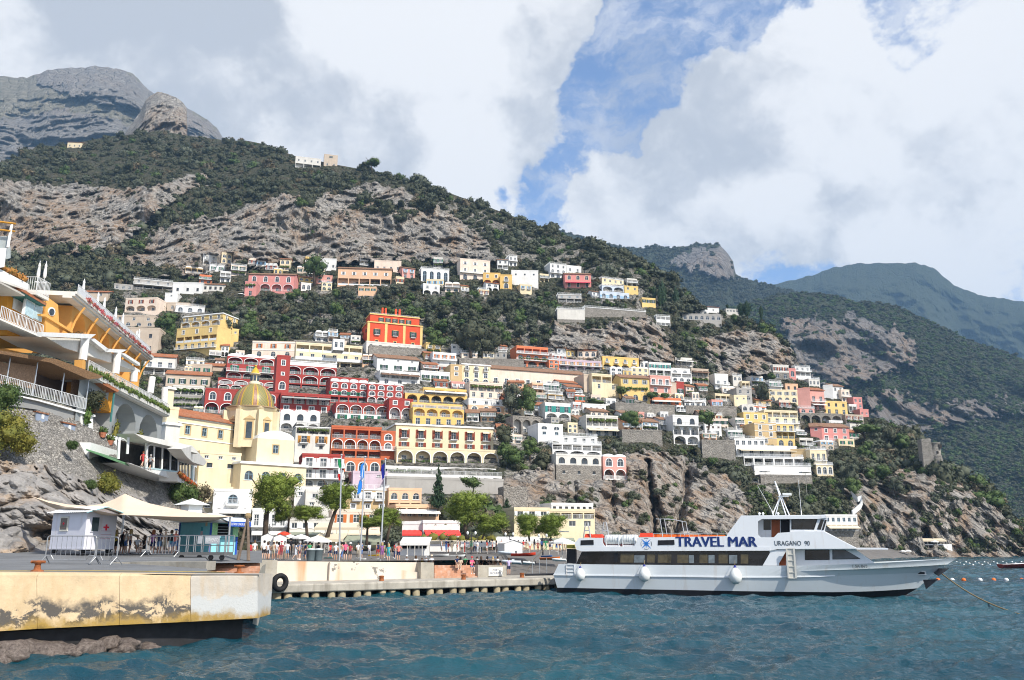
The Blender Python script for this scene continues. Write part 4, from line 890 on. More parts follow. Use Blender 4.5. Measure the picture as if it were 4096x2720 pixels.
def rockmat(name,base=(.48,.445,.395),dark=(.13,.12,.11),warm=(.42,.29,.19),soil=(.085,.075,.045),grass=(.055,.065,.03),k=1.):
 t=NT(name)
 w=t.coord('World');st=t.coord('World',(.35,.35,.05));la=t.coord('World',(.02,.02,.28))
 n1=t.noise(w,.045*k,8,.62);n2=t.noise(st,.8*k,7,.65);n3=t.noise(la,1.*k,6,.6,.6);n4=t.noise(w,.7*k,7,.7)
 a=t.mix(t.mr(n1,.3,.7),base,tuple(x*.72 for x in base))
 a=t.mix(t.mr(n2,.48,.64,0,.8),a,dark);a=t.mix(t.mr(t.noise(t.coord('World',(.2,.2,.025),(30,9,4)),.8*k,6,.6),.5,.66,0,.55),a,tuple(min(1,x*1.35)for x in base))
 a=t.mix(t.mr(n3,.54,.7,0,.22),a,tuple(min(1,x*1.3)for x in base))
 a=t.mix(t.mr(n4,.52,.72,0,.32),a,dark)
 cw=t.n('ShaderNodeVectorMath',operation='MULTIPLY_ADD');nz=t.n('ShaderNodeTexNoise');nz.inputs['Scale'].default_value=.12*k;t.l(w,nz.inputs['Vector']);t.l(nz.outputs['Color'],cw.inputs[0]);cw.inputs[1].default_value=(9,9,9);t.l(t.coord('World',(1,1,.2)),cw.inputs[2])
 ck=t.voro(cw.outputs[0],.13*k,'DISTANCE_TO_EDGE');ck2=t.voro(cw.outputs[0],.45*k,'DISTANCE_TO_EDGE')
 a=t.mix(t.mr(ck,0,.05,.7,0),a,dark);a=t.mix(t.mr(ck2,0,.05,.2,0),a,dark)
 a=t.mix(t.math('MULTIPLY',t.attr('warm'),t.mr(n2,.35,.62)),a,warm)
 g=t.mix(t.mr(t.noise(w,.11*k,6,.65),.38,.62),soil,grass)
 g=t.mix(t.mr(n4,.5,.75,0,.6),g,tuple(x*.8 for x in base))
 rk=t.attr('rock');rf=t.math('ADD',rk,t.mr(n4,.3,.7,-.25,.25))
 a=t.mix(t.mr(rf,.35,.65),g,a)
 t.col(a)
 h=t.math('ADD',t.math('MULTIPLY',n4,.7),t.math('ADD',t.math('MULTIPLY',n2,.8),t.math('MULTIPLY',n3,.25)))
 t.bump(t.math('ADD',h,t.math('ADD',t.mr(ck,0,.12,0,.9),t.mr(ck2,0,.15,0,.3))),1.,2.4/k);MATS[name]=t.set(.92,.15);return t.m
M_HILL=rockmat('limestone_slope')
def setattr_f(me,name,arr):
 a=me.attributes.new(name,'FLOAT','POINT');a.data.foreach_set('value',np.ascontiguousarray(arr,np.float32))
def unproj(u,v,d):
 a=(u-CX)/FP;b=(CY-v)/FP;y=_c-b*_s;k=d/y
 return np.stack([a*k,d+0*k,EYE+(_s+b*_c)*k],-1)
def smoothmask(u,v,polys,soft=5):
 n=fbm(np.stack([u/9,v/9,0*u],1),4);du=n*soft;dv=fbm(np.stack([u/9,v/9,0*u+7],1),4)*soft
 m=np.zeros(u.shape)
 for p in polys:m=np.maximum(m,inpoly(u+du,v+dv,p))
 return m
CLEFT=[([(648,462),(650,480),(653,505),(655,530),(657,548)],3.2,16),([(657,500),(664,530),(668,548)],3.5,12),([(690,455),(684,500),(672,545)],5,14),([(22,238),(40,243),(55,250)],6,10),([(120,232),(128,240)],5,9),([(306,240),(318,238),(326,243)],5,10),([(248,252),(255,256)],4,8),([(136,262),(141,272)],4,9),([(201,262),(212,265)],4,8),([(925,530),(928,545)],5,12),([(612,480),(614,520)],2,5),([(574,470),(578,530)],2,6),([(720,345),(722,366)],2,6),([(752,345),(750,368)],2,5)]
def seg_dist(u,v,pts):
 d=np.full(u.shape,1e9)
 for(x0,y0),(x1,y1)in zip(pts,pts[1:]):
  dx,dy=x1-x0,y1-y0;t=np.clip(((u-x0)*dx+(v-y0)*dy)/(dx*dx+dy*dy),0,1)
  d=np.minimum(d,np.hypot(u-x0-t*dx,v-y0-t*dy))
 return d
def build_hill():
 NU,NV=860,360
 us=np.linspace(-160,1190,NU);s=np.linspace(0,1,NV)
 top=vsil(us);bot=586
 U=np.repeat(us[None],NV,0);V=top[None]+(bot-top[None])*s[:,None]
 u=U.ravel();v=V.ravel();d=Dnp(u,v)
 rock=smoothmask(u,v,ROCKS,4);sparse=smoothmask(u,v,SPARSE,6)
 rk=np.maximum(np.maximum(rock,sparse*.55),.5*smoothmask(u,v,[TOWN],6));rk=np.maximum(rk,(v>285)*np.clip(fbm(np.stack([u/30,v/18,0*u+9],1),3)*.9+.3,0,.6))
 p=unproj(u,v,d)
 town=((v>300)&(rock<.5)).astype(float)
 big=fbm(p*np.array([.018,.018,.012]),4)*9
 but=ridged(p*np.array([.03,.03,.012])+3.3,4)*6.
 lay=fbm(np.stack([p[:,0]*.01,p[:,1]*.01,p[:,2]*.13],1),3)*1.2
 fine=fbm(p*np.array([.16,.16,.09]),4)*2.6
 vert=ridged(p*np.array([.1,.1,.014])+8.1,4)*4.6
 near=np.clip(d/450,.35,1.)
 disp=rock*(big*.55+but+lay+fine+vert)*near+(1-rock)*(big*.35*(v<300)+fine*.8)*(1-.6*town)
 f_=p[:,2]/34+fbm(p*np.array([.012,.012,.03]),3)*.55;f_=f_-np.floor(f_);d2=d-disp+rock*near*7*(np.clip((f_-.8)/.2,0,1)-f_+.35)
 g_=p[:,2]/5.5+fbm(p*.02,2)*.6;g_=g_-np.floor(g_);tv=(v>285)*(1-rock)*(v<520);d2=d2+tv*3.2*(np.clip((g_-.6)/.4,0,1)-g_+.3)
 for pts,wd_,dp in CLEFT:
  dist=seg_dist(u+fbm(np.stack([u/6,v/6,0*u+3],1),2)*2.0,v,pts);d2+=dp*np.exp(-(dist/wd_)**2*1.4)
 for(a,b,vt,vb,d0,d1)in CARVE:
  k=(u>a-2)&(u<b+2)&(v>vt-1)&(v<vb+.6)
  fd=d0+(d1-d0)*np.clip((u-a)/(b-a),0,1)+1.0
  d2=np.where(k,np.maximum(d2,fd+(vb-v)*.1),d2)
 p=unproj(u,v,d2).reshape(NV,NU,3)
 back=[]
 for i in(3,2,1):
  q=p[0].copy();q[:,1]+=18*i*i;q[:,0]*=1+18*i*i/np.maximum(p[0][:,1],1);q[:,2]-=2.0*i*i;back.append(q)
 G=np.concatenate([np.array(back),p],0);nr=NV+3
 me=npmesh('hillside',G.reshape(-1,3),gridq(nr,NU),M_HILL)
 ex=lambda a:np.concatenate([np.repeat(a.reshape(NV,NU)[:1],3,0),a.reshape(NV,NU)],0).ravel()
 warm=np.clip(fbm(np.stack([u/22,v/22,0*u+5],1),3)*1.3+.3,0,1)
 warm=np.maximum(warm,(np.hypot((u-40)/60,(v-238)/22)<1)*.9);warm=np.maximum(warm,(np.hypot((u-640)/40,(v-500)/45)<1)*.55)
 setattr_f(me,'rock',ex(rk));setattr_f(me,'warm',ex(warm*rock))
 ob=link('hillside',me);tag(ob,'steep limestone hillside and sea cliffs behind the town','hillside',kind='structure')
 globals()['HILL_D2']=d2 .reshape(NV,NU);globals()['HILL_US']=us;globals()['HILL_NV']=NV
 return ob
hill=build_hill()
def Dsurf(u,v):
 """distance of the finished slope at a pixel"""
 i=np.clip(np.interp(u,HILL_US,np.arange(len(HILL_US))),0,len(HILL_US)-1.001);t0=vsil(u)
 j=np.clip((v-t0)/(586-t0)*(HILL_NV-1),0,HILL_NV-1.001)
 a=i-int(i);b=j-int(j);i=int(i);j=int(j);G=HILL_D2
 return float((G[j,i]*(1-a)+G[j,i+1]*a)*(1-b)+(G[j+1,i]*(1-a)+G[j+1,i+1]*a)*b)
def far_hill(name,label,sil,bot,d_top,d_bot,mat,rocks=(),NU=420,NV=150,amp=1.,u0=-160,u1=1190,back=1.0,soft=4,warmv=.4):
 us=np.linspace(u0,u1,NU);s=np.linspace(0,1,NV);x,y=np.array(sil,float).T
 top=np.interp(us,x,y)+fbm(np.stack([us/9,0*us+d_top,0*us],1),4)*(1.3 if d_top>900 else .6);U=np.repeat(us[None],NV,0);V=top[None]+(bot-top[None])*s[:,None]
 u=U.ravel();v=V.ravel();S=np.repeat(s[:,None],NU,1).ravel()
 d=d_top+(d_bot-d_top)*S**.8
 d=d*(1+.05*fbm(np.stack([u/160,v/160,0*u],1),2))
 rock=smoothmask(u,v,rocks,soft)if rocks else np.zeros(u.shape)
 p=unproj(u,v,d);q=p*(500./d_top)
 disp=(fbm(q*.02,4)*14+ridged(q*np.array([.03,.03,.015]),4)*6*(.5+1.6*rock)+fbm(q*.2,3)*2.0)*amp*d_top/500
 p=unproj(u,v,d-disp*np.clip(S*6,.15,1)).reshape(NV,NU,3)
 bk=[]
 for i in(2,1):
  r=p[0].copy();k=back*d_top*.04*i*i;r[:,0]*=1+k/r[:,1];r[:,1]+=k;r[:,2]-=k*.12*i;bk.append(r)
 me=npmesh(name,np.concatenate([np.array(bk),p],0).reshape(-1,3),gridq(NV+2,NU),mat)
 ex=lambda a:np.concatenate([np.repeat(a.reshape(NV,NU)[:1],2,0),a.reshape(NV,NU)],0).ravel()
 setattr_f(me,'rock',ex(rock));setattr_f(me,'warm',ex(rock*warmv*np.clip(fbm(q*.03,2)+.4,0,1)))
 ob=link(name,me);tag(ob,label,'mountain',kind='structure')
 G=(d-disp*np.clip(S*6,.15,1)).reshape(NV,NU)
 def ds(uu,vv):
  i=int(np.clip((uu-u0)/(u1-u0)*(NU-1),0,NU-1));t0=np.interp(uu,x,y);j=int(np.clip((vv-t0)/(bot-t0)*(NV-1),0,NV-1));return G[j,i]
 return ob,ds,(x,y)
M_FAR=rockmat('far_slope',base=(.27,.255,.24),soil=(.045,.055,.028),grass=(.06,.075,.035),k=.35)
M_PEAK=rockmat('bare_peak',base=(.30,.28,.255),soil=(.30,.27,.21),grass=(.2,.185,.13),k=.3,dark=(.19,.18,.165))
far_hill('mountain_peak','bare grey mountain ridge rising behind the wooded hill',[(-170,95),(-60,84),(0,76),(26,78),(48,70),(70,68),(87,67),(104,66.5),(118,69),(130,72),(137,77),(143,84.6),(152,92),(168,100),(186,108),(198,114),(208,120),(216,127),(222,136),(232,150),(330,190)],240,2350,1250,M_PEAK,rocks=[[(20,60),(48,66),(104,60),(150,85),(235,140),(240,170),(190,150),(150,112),(118,104),(80,100),(40,84)],[(-170,150),(0,120),(60,108),(120,120),(140,140),(60,150),(0,170),(-170,180)]],u0=-170,u1=340,NU=380,NV=190,amp=1.1,warmv=.25)
far_hill('rock_crag','square topped pale limestone crag above the forest',[(112,150),(125,134),(133,122),(140,112),(146,99),(151,95),(158,92),(166,93),(172,96),(177,98),(183,102),(186.5,107),(187,118),(186,132),(190,145),(200,160)],190,980,860,M_HILL,rocks=[[(105,80),(195,80),(195,136),(110,142)]],u0=112,u1=200,NU=170,NV=150,amp=1.3,warmv=.8)
MTN_C=far_hill('mountain_ridge','hazy blue mountain closing the coast on the right',[(640,330),(700,300),(772,285),(802,278),(837,267),(855,264),(872,263),(915,263),(928,266),(937,270),(946,279),(954,285),(966,290),(980,295),(1000,298),(1024,302),(1190,330)],430,3900,3000,M_FAR,u0=640,NU=300,NV=120,amp=1.3)
MTN_B=far_hill('mountain_ridge','blue wooded ridge with a blunt cliff end behind the olive slope',[(480,215),(530,224),(559,231),(585,238),(607,243),(618,247),(629,248.5),(650,247),(676,247.5),(695,245),(711,244),(718,244.5),(722,247),(728,254),(733,261),(736,275),(745,279),(755,282),(781,288),(820,300),(900,330)],400,2300,1700,M_FAR,rocks=[[(680,252),(722,246),(738,262),(738,280),(715,276),(690,272),(670,262)]],u0=480,u1=900,NU=260,NV=100,amp=.55,soft=7)
MTN_A=far_hill('mountain_slope','nearer green mountain flank with grey cliffs right of the town',[(640,330),(700,316),(735,306),(763,299),(778,295),(794,293),(810,293),(824,295),(850,301),(875,303),(893,306),(905,311),(919,317),(936,325),(954,334),(972,341),(989,347),(1010,354),(1024,360),(1100,385),(1190,410)],580,1500,820,M_FAR,rocks=[[(780,320),(800,318),(830,322),(850,312),(880,325),(910,335),(918,365),(880,372),(850,390),(820,380),(800,375),(790,350)],[(870,395),(890,392),(930,405),(990,400),(1000,415),(960,425),(925,432),(912,436),(900,430),(880,420),(868,410)],[(1000,395),(1030,398),(1030,412),(1005,412)]],u0=640,NU=400,NV=260,amp=1.05,warmv=.6,soft=9)
_r=np.random.RandomState(5)
def facade_hit(u,v,w,h,frac=.0):
 """does a crown of w x h pixels standing at (u, v) hide a facade?"""
 for(a,b,vt,vb,d0,d1)in CARVE:
  if u+w/2>a+1 and u-w/2<b-1 and v>vt+1 and v-h<vb-1.5:return True
 return False
def scrub_points():
 out={i:[]for i in range(len(BUSH))}
 n=29000
 uu=_r.uniform(-150,1180,n);tt=_r.rand(n)
 tv=vsil(uu);vv=tv+(558-tv)*tt
 rock=smoothmask(uu,vv,ROCKS,4);sp=smoothmask(uu,vv,SPARSE,6)
 cl=fbm(np.stack([uu/26,vv/16,0*uu+2],1),3)
 led=np.full(n,1e9)
 for pl in[[(120,262),(140,240),(165,222),(195,212),(225,205),(250,196),(262,190)],[(200,186),(225,180),(250,185)],[(40,258),(80,254),(110,258)],[(0,262),(200,280),(260,268)],[(360,205),(400,212),(430,205)],[(340,188),(300,198)]]:led=np.minimum(led,seg_dist(uu,vv,pl))
 ledge=led<7;intown=inpoly(uu,vv,TOWN)
 for i in range(n):
  u,v=uu[i],vv[i]
  if rock[i]>.5 and not ledge[i]and _r.rand()>(.02 if cl[i]<.1 else .16 if cl[i]<.35 else .4):continue
  if sp[i]>.5 and _r.rand()>.55:continue
  if rock[i]<.5 and not ledge[i]and v>285 and cl[i]<-.12 and _r.rand()>.2:continue
  town=v>285 and u<900
  if intown[i]and _r.rand()>.25:continue
  d=Dsurf(u,v);on_rock=rock[i]>.5 and not ledge[i]
  s=(_r.uniform(.8,1.7)if on_rock else _r.uniform(1.5,3.2))if town or on_rock else _r.uniform(2.2,4.2)
  if not on_rock:s*=_r.choice([.72,1.,1.75],p=[.46,.34,.2])
  if v>480 and u>500 and not on_rock:s*=.75
  hp=FP*1.5*s/d;wp=FP*2*s/d
  if facade_hit(u,v,wp*.8,hp):
   s*=.4
   if facade_hit(u,v,wp*.35,hp*.4):continue
  if v>545 and u<560:continue
  p=P(u,v,d)
  if p.z<1.5:continue
  k=_r.choice(6,p=[.28,.25,.19,.05,.18,.05])if v<285 else _r.choice(6,p=[.2,.18,.31,.11,.12,.08])
  out[k].append((p.x,p.y,p.z-.2*s,s*_r.uniform(.85,1.2),s*_r.uniform(.85,1.2),s*_r.uniform(.75,1.15),_r.rand()*6.28))
 return out
_sp=scrub_points()
for k,pts in _sp.items():
 scatter('hillside_shrubbery',['dark evergreen scrub and oak wood on the steep hillside','dense dark green wood on the hill and its ledges','grey green olive scrub between the houses','fresh green shrubs on the garden terraces','blackish green holm oak scrub on the slopes','dry brown brush on the slope'][k],BUSH[k],pts)
def far_woods(name,label,hl,u0,u1,v1,n,smin,smax,rocks,mi):
 ob,ds,(x,y)=hl;pts=[]
 uu=_r.uniform(u0,u1,n);t=_r.rand(n)**1.1;tv=np.interp(uu,x,y);vv=tv+(v1-tv)*t
 rk=smoothmask(uu,vv,rocks,4);cl=fbm(np.stack([uu/14,vv/10,0*uu+4],1),3)
 for i in range(n):
  if rk[i]>.5 and _r.rand()>(.05 if cl[i]<.25 else .25):continue
  if cl[i]<-.6:continue
  s=_r.uniform(smin,smax);d=ds(uu[i],vv[i]);p=P(uu[i],vv[i],d)
  pts.append((p.x,p.y,p.z-.1*s,s,s,s*_r.uniform(.55,.9),_r.rand()*6.28))
 scatter(name,label,BUSH[mi],pts)
RA=[[(780,320),(800,318),(830,322),(850,312),(880,325),(910,335),(918,365),(880,372),(850,390),(820,380),(800,375),(790,350)],[(870,395),(890,392),(930,405),(990,400),(1000,415),(960,425),(925,432),(912,436),(900,430),(880,420),(868,410)]]
far_woods('mountain_forest','dark forest covering the nearer mountain flank',MTN_A,690,1100,560,8200,3.5,7.5,RA,0)
far_woods('mountain_forest','olive green woodland on the nearer mountain flank',MTN_A,690,1100,560,5200,3.5,7.,RA,3)
far_woods('mountain_forest','distant woods on the blue ridge',MTN_B,540,800,330,2600,6,11,[[(680,252),(722,246),(738,262),(738,280),(715,276),(690,272),(670,262)]],1)
_main=None
for b in BLD:
 r=construct(b)
 if b['into']:absorb(r,_main);b['root']=_main
 else:_main=r
for b in BLD:
 if b['label'].startswith('big orange red villa'):
  for x in(.35,b['W']*.333,b['W']*.667,b['W']-.35):m=MB();m.box(x-.55,x+.55,-.12,.0,-.5,b['H']-.02);m.build('pilaster',wallmat('yellow'),b['root'])
  for x in(.3,.36,.55,.62):m=MB();m.box(b['W']*x-.4,b['W']*x+.4,5,5.8,b['H']+5,b['H']+8.5);m.build('chimney',wallmat('villa'),b['root'])
 if b['name']=='yellow_hotel':m=text_mesh('lettering','MARGHERITA',M_STEELT,.9,7.,.01);link('sign',m,b['root'],(b['W']*.42,1.0,b['H']+.55))
def build_dome():
 ch=BLD[-1]['root'];inv=ch.matrix_basis.inverted();d=184.;c=P(252.8,408.8,d);k=d/845/_c*.985;r=20.6*k;H=25.2*k*.98
 def put(m,nm,mt,sm=False,par=None):
  o=m.build(nm,mt,par or ch,sm)
  if par is None:o.matrix_basis=inv@Matrix.Translation(c)
  return o
 t=NT('majolica_tiles');tc_=t.n('ShaderNodeTexCoord').outputs['Object'];s=t.n('ShaderNodeSeparateXYZ');t.l(tc_,s.inputs[0]);an=t.math('ARCTAN2',s.outputs[1],s.outputs[0])
 u1=t.math('MULTIPLY',an,6.37);v1=t.math('MULTIPLY',s.outputs[2],1.5);zig=t.math('ABSOLUTE',t.math('SUBTRACT',t.math('FRACT',u1),.5));st=t.math('FRACT',t.math('ADD',v1,t.math('MULTIPLY',zig,2.)))
 a=t.mix(t.mr(st,.45,.55),(.36,.27,.07),(.12,.15,.07));a=t.mix(t.mr(t.noise(tc_,3,5,.7),.45,.7,0,.5),a,(.25,.21,.10));t.col(a);M_MAJ=t.set(.4,.4)
 prof=[(r*math.cos(i/14*1.42),H*math.sin(i/14*1.42)/math.sin(1.42))for i in range(15)]
 m=MB();m.lathe(prof,n=48);dome=put(m,'dome',M_MAJ,True)
 rb=plain('rib_tiles',(.30,.16,.10),.4,.4,var=.5,scale=4);yl=plain('rib_edge_tiles',(.55,.36,.03),.4,.4,var=.1)
 for i in range(8):
  A=i*math.pi/4+.39;
  for da,w,mt,nm in((0,.085,rb,'rib'),(-.12,.03,yl,'rib_edge'),(.12,.03,yl,'rib_edge')):
   m=MB();V=[]
   for q,z in prof:
    for e in(-1,1):V.append(((q+.07)*math.cos(A+da+e*w),(q+.07)*math.sin(A+da+e*w),z+.02))
   m.add(V,[(2*j,2*j+1,2*j+3,2*j+2)for j in range(14)]);put(m,nm,mt,True,dome)
 zt=prof[-1][1]+.25;q=prof[-1][0];m=MB();lr=4.3*k;m.lathe([(lr*1.25,zt-.3),(lr*1.25,zt+.2),(lr,zt+.3),(lr,zt+8.6*k),(lr*1.3,zt+8.9*k),(lr*1.3,zt+9.6*k),(lr*1.1,zt+9.8*k)],n=16);ln=put(m,'lantern',wallmat('cream'),True)
 for i in range(8):A=i*math.pi/4;m=MB();m.box(lr-.04,lr+.03,-.28,.28,zt+2*k,zt+7.5*k);o=put(m,'pane',M_GLASS,False,ln);o.rotation_euler=(0,0,A-.5)
 m=MB();m.lathe([(lr*1.1,zt+9.8*k),(lr*.6,zt+14*k),(.12,zt+16.5*k)],n=16);m.sphere((0,0,zt+17.6*k),1.2*k);put(m,'lantern_cap',yl,True,ln)
 m=MB();r8=r*1.16;m.lathe([(r8,-1.6*k-8.5),(r8,-.9),(r8*1.06,-.6),(r8*1.1,-.25),(r8*1.06,0),(r*.95,.05)],n=8,a0=.39+.2,a1=.39+.2+2*math.pi);put(m,'drum',wallmat('cream'))
 m=MB();m.lathe([(r*1.2,-.35),(r*1.26,-.2),(r*1.26,.0),(r*1.0,.1)],n=40);put(m,'drum_cornice',plaster('stained_cornice',(.40,.28,.16),.6))
 for A in(-1.37,-.59,-2.16):
  m=MB();R_=r*1.16*math.cos(math.pi/8)+.05;m.box(R_-.1,R_+.06,-.9,.9,-7.2,-3.0);w=put(m,'window',wallmat('tan'));w.matrix_basis=w.matrix_basis@Matrix.Rotation(A,4,'Z');m=MB();m.box(R_+.03,R_+.09,-.6,.6,-7.0,-3.5);m.build('pane',M_GLASS,w);m=MB();m.prism([(R_,-1.2,-2.9),(R_,1.2,-2.9),(R_,0,-2.1)],(.2,0,0));m.build('pediment',wallmat('tan'),w)
 for i in range(4):A=-2.55+.785*i;m=MB();m.box(r*1.05,r*1.38,-.5,.5,-9,-.9);o=put(m,'buttress',wallmat('cream'));o.matrix_basis=o.matrix_basis@Matrix.Rotation(A,4,'Z')
build_dome()
def seamat():
 t=NT('sea_water');w=t.coord('World')
 n=t.noise(w,1.6,5,.6,.4);n2=t.noise(t.coord('World',(1,1.6,1)),5.5,4,.6,.3)
 far=t.n('ShaderNodeNewGeometry')
 a=t.mix(t.mr(t.noise(w,.05,4,.6),.35,.65),(.003,.032,.052),(.011,.07,.09))
 t.col(a);t.bump(t.math('ADD',n,t.math('MULTIPLY',n2,.45)),.9,.16)
 t.b.inputs['IOR'].default_value=1.33
 return t.set(.05,.5)
M_SEA=seamat()
def build_sea():
 rs=np.random.RandomState(3);waves=[]
 for i in range(64):
  lam=.55*(7.5/.55)**(rs.rand()**1.15);a=rs.normal()*.75+R(-65);k=2*math.pi/lam
  waves.append((k*math.cos(a),k*math.sin(a),.0105*lam**.72*rs.uniform(.5,1.2),rs.rand()*6.28,lam))
 ys=[6.]
 while ys[-1]<420:ys.append(ys[-1]*1.0034+.01)
 ys=np.array(ys);xs=np.linspace(-.74,.74,760)
 Y=np.repeat(ys[:,None],len(xs),1);X=Y*xs[None]
 Z=np.zeros_like(X);DX=np.zeros_like(X);DY=np.zeros_like(X)
 for kx,ky,a,ph,lam in waves:
  cell=Y*1.48/760;fade=np.clip((lam/cell-2.5)/3,0,1)
  th=kx*X+ky*Y+ph;kk=math.hypot(kx,ky)
  Z+=a*np.sin(th)*fade;DX+=a*kx/kk*np.cos(th)*.9*fade;DY+=a*ky/kk*np.cos(th)*.9*fade
 V=np.stack([X+DX,Y+DY,Z],-1).reshape(-1,3)
 me=npmesh('sea',V,gridq(len(ys),len(xs))[:,::-1],M_SEA)
 ob=link('sea',me);tag(ob,'choppy teal blue sea water in front of the quays','sea',kind='structure')
 m=MB();z=-.25
 E=4200
 m.quad((-E,-70,z-.3),(E,-70,z-.3),(E,5100,z-.3),(-E,5100,z-.3))
 o2=m.build('sea',M_SEA);tag(o2,'open sea reaching to the horizon','sea',kind='structure')
build_sea()
_A=Pz(556,592.3,0);_B=Pz(800,597.3,0)
FY=math.atan2(_B.y-_A.y,_B.x-_A.x)
_ft=Vector((math.cos(FY),math.sin(FY),0));_fn=Vector((-math.sin(FY),math.cos(FY),0))
def fer(c,x,y,off=0.):
 """(along, up) on the ferry's lengthwise plane that lies off metres inboard of its near side"""
 u,v=cu(c,x),cv(c,y);o=Vector((0,0,EYE));r=P(u,v,100)-o;q=_A+_fn*off
 k=(q-o).dot(_fn)/r.dot(_fn);p=o+r*k-_A
 return p.dot(_ft),p.z
def paintmat(name,c,rough=.35):
 t=NT(name);w=t.coord('Object')
 st=t.noise(t.coord('Object',(1.5,1.5,.16)),1.,5,.65);f=t.noise(w,.6,5,.6)
 a=t.mix(t.mr(f,.3,.7,0,.4),c,tuple(x*.9 for x in c));a=t.mix(t.mr(st,.57,.78,0,.38),a,(.44,.33,.22))
 t.col(a);MATS[name]=t.set(rough,.4);return t.m
M_HULL=paintmat('ferry_hull_shaded',(.63,.67,.69));M_SUP=paintmat('ferry_white_paint',(.80,.82,.84));M_BOOT=plain('black_antifouling',(.012,.012,.015),.6,.3,var=.2)  # hull grey-blue: shade on the flared side put into the white paint
M_TINT=glassmat('tinted_glass',(.012,.011,.012));M_STEEL=plain('brushed_steel',(.55,.56,.57),.35,.5,.7,var=.08);M_ORANGE=plain('orange_plastic',(.75,.17,.03),.55,.3,var=.1);M_REDO=plain('red_float_cover',(.68,.06,.025),.55,.3,var=.1)
M_NAVY=plain('navy_lettering',(.012,.035,.16),.5,.3,var=0);M_LOGO=plain('blue_emblem',(.03,.2,.62),.5,.3,var=.1);M_INK=plain('dark_lettering',(.05,.06,.07),.5,.3,var=0);M_RUST=plain('rusty_iron',(.26,.09,.035),.9,.15,var=.4,scale=6);M_DOORW=plain('varnished_door',(.28,.07,.02),.5,.3,var=.2);M_RUB=plain('black_rubber',(.015,.015,.016),.75,.25,var=.3);M_RAFT=plain('white_raft_canister',(.74,.76,.74),.45,.4,var=.06);M_ROPE=plain('hemp_rope',(.30,.22,.12),.95,.1,var=.3,scale=20)
def build_ferry():
 root=thing('passenger_ferry','large white passenger ferry with dark window band moored at the pier','ferry',_A,FY)
 BM=6.6;yc=BM/2
 xt,zt_=fer('cF',1830,658,yc);xw,_=fer('cF',1455,970,yc)
 S=46;ss=[i/(S-1)for i in range(S)]
 zs0=fer('f2',230,893)[1]
 def sheer(s):return zs0+.02*s+max(0,(s-.55)/.45)**1.6*(zt_-zs0-.02)
 lv=[(-.6,lambda s:-.6,-.05,xw-1.6,2.95,.50,1.6),(0,lambda s:.42+.35*max(0,(s-.75)/.25)**2,fer('f2',195,1300)[0],fer('cF',1525,925,yc)[0],3.15,.52,1.75),(1,lambda s:1.62+.55*max(0,(s-.5)/.5)**1.5,fer('f2',140,1085)[0],fer('cF',1668,790,yc)[0],3.3,.55,1.9),(2,sheer,fer('f2',225,893)[0],xt,3.28,.60,2.2)]
 m=MB();rows=[]
 for(_k,zf,xa,xb,hb,s0,pw)in lv:
  rows.append([(xa+s*(xb-xa),hb*(1-max(0,(s-s0)/(1-s0))**pw),zf(s))for s in ss])
 for side in(-1,1):
  for k in range(3):
   for i in range(S-1):
    q=[(rows[k][i]),(rows[k][i+1]),(rows[k+1][i+1]),(rows[k+1][i])];q=[(x,yc+side*max(b,.03),z)for x,b,z in q]
    m.poly(q if side<0 else q[::-1],1 if k==0 else 0)
 for k in range(3):
  a,b=rows[k][0],rows[k+1][0];m.quad((a[0],yc+a[1],a[2]),(a[0],yc-a[1],a[2]),(b[0],yc-b[1],b[2]),(b[0],yc+b[1],b[2]),1 if k==0 else 0)
 for i in range(S-1):
  a,b=rows[3][i],rows[3][i+1];dz=-.12 if ss[i]<.6 else-.45
  m.quad((a[0],yc-a[1]*.98,a[2]+dz),(b[0],yc-b[1]*.98,b[2]+dz),(b[0],yc+b[1]*.98,b[2]+dz),(a[0],yc+a[1]*.98,a[2]+dz),0)
 hull=m.build('hull',[M_HULL,M_BOOT],root)
 m=MB()
 for i in range(int(S*.74)):
  a,b=rows[2][i],rows[2][i+1];m.hexa([(a[0],yc-a[1]-.07,a[2]-.05),(b[0],yc-b[1]-.07,b[2]-.05),(b[0],yc-b[1]+.02,b[2]-.05),(a[0],yc-a[1]+.02,a[2]-.05),(a[0],yc-a[1]-.07,a[2]+.05),(b[0],yc-b[1]-.07,b[2]+.05),(b[0],yc-b[1]+.02,b[2]+.05),(a[0],yc-a[1]+.02,a[2]+.05)])
 m.build('rubbing_strake',M_SUP,hull)
 def hullpt(xx,zz):
  best=None
  for k in range(3):
   for i in range(S-1):
    a,b,c=rows[k][i],rows[k][i+1],rows[k+1][i]
    if a[2]<=zz<=c[2]:
     f=(zz-a[2])/(c[2]-a[2]);x0=a[0]+f*(c[0]-a[0]);d_=rows[k+1][i+1];x1=b[0]+f*(d_[0]-b[0])
     if x0<=xx<=x1:g=(xx-x0)/(x1-x0);h0=a[1]+f*(c[1]-a[1]);h1=b[1]+f*(d_[1]-b[1]);return yc-(h0+(h1-h0)*g)
  return 0.
 for(cpx,nm)in(([(1740,730),(1655,790),(1650,775),(1690,738)],'anchor_pocket'),([(1655,812),(1560,890),(1565,828)],'stem_guard')):
  m=MB();pts=[]
  for x,y in cpx:
   X,Z=fer('cF',x,y,2.9);pts.append((X,min(hullpt(X,Z),yc-.05)-.03,Z))
  m.prism(pts,(0,.04,0));m.build(nm,M_BOOT,hull)
 X,Z=fer('cF',1552,776,2.2);yy=hullpt(X,Z);m=MB();m.box(X-.42,X+.42,yy-.05,yy,Z-.16,Z+.16);hw=m.build('hawse_port',M_STEEL,hull);m=MB();m.box(X-.3,X+.3,yy-.065,yy-.05,Z-.09,Z+.09);m.build('opening',M_BOOT,hw)
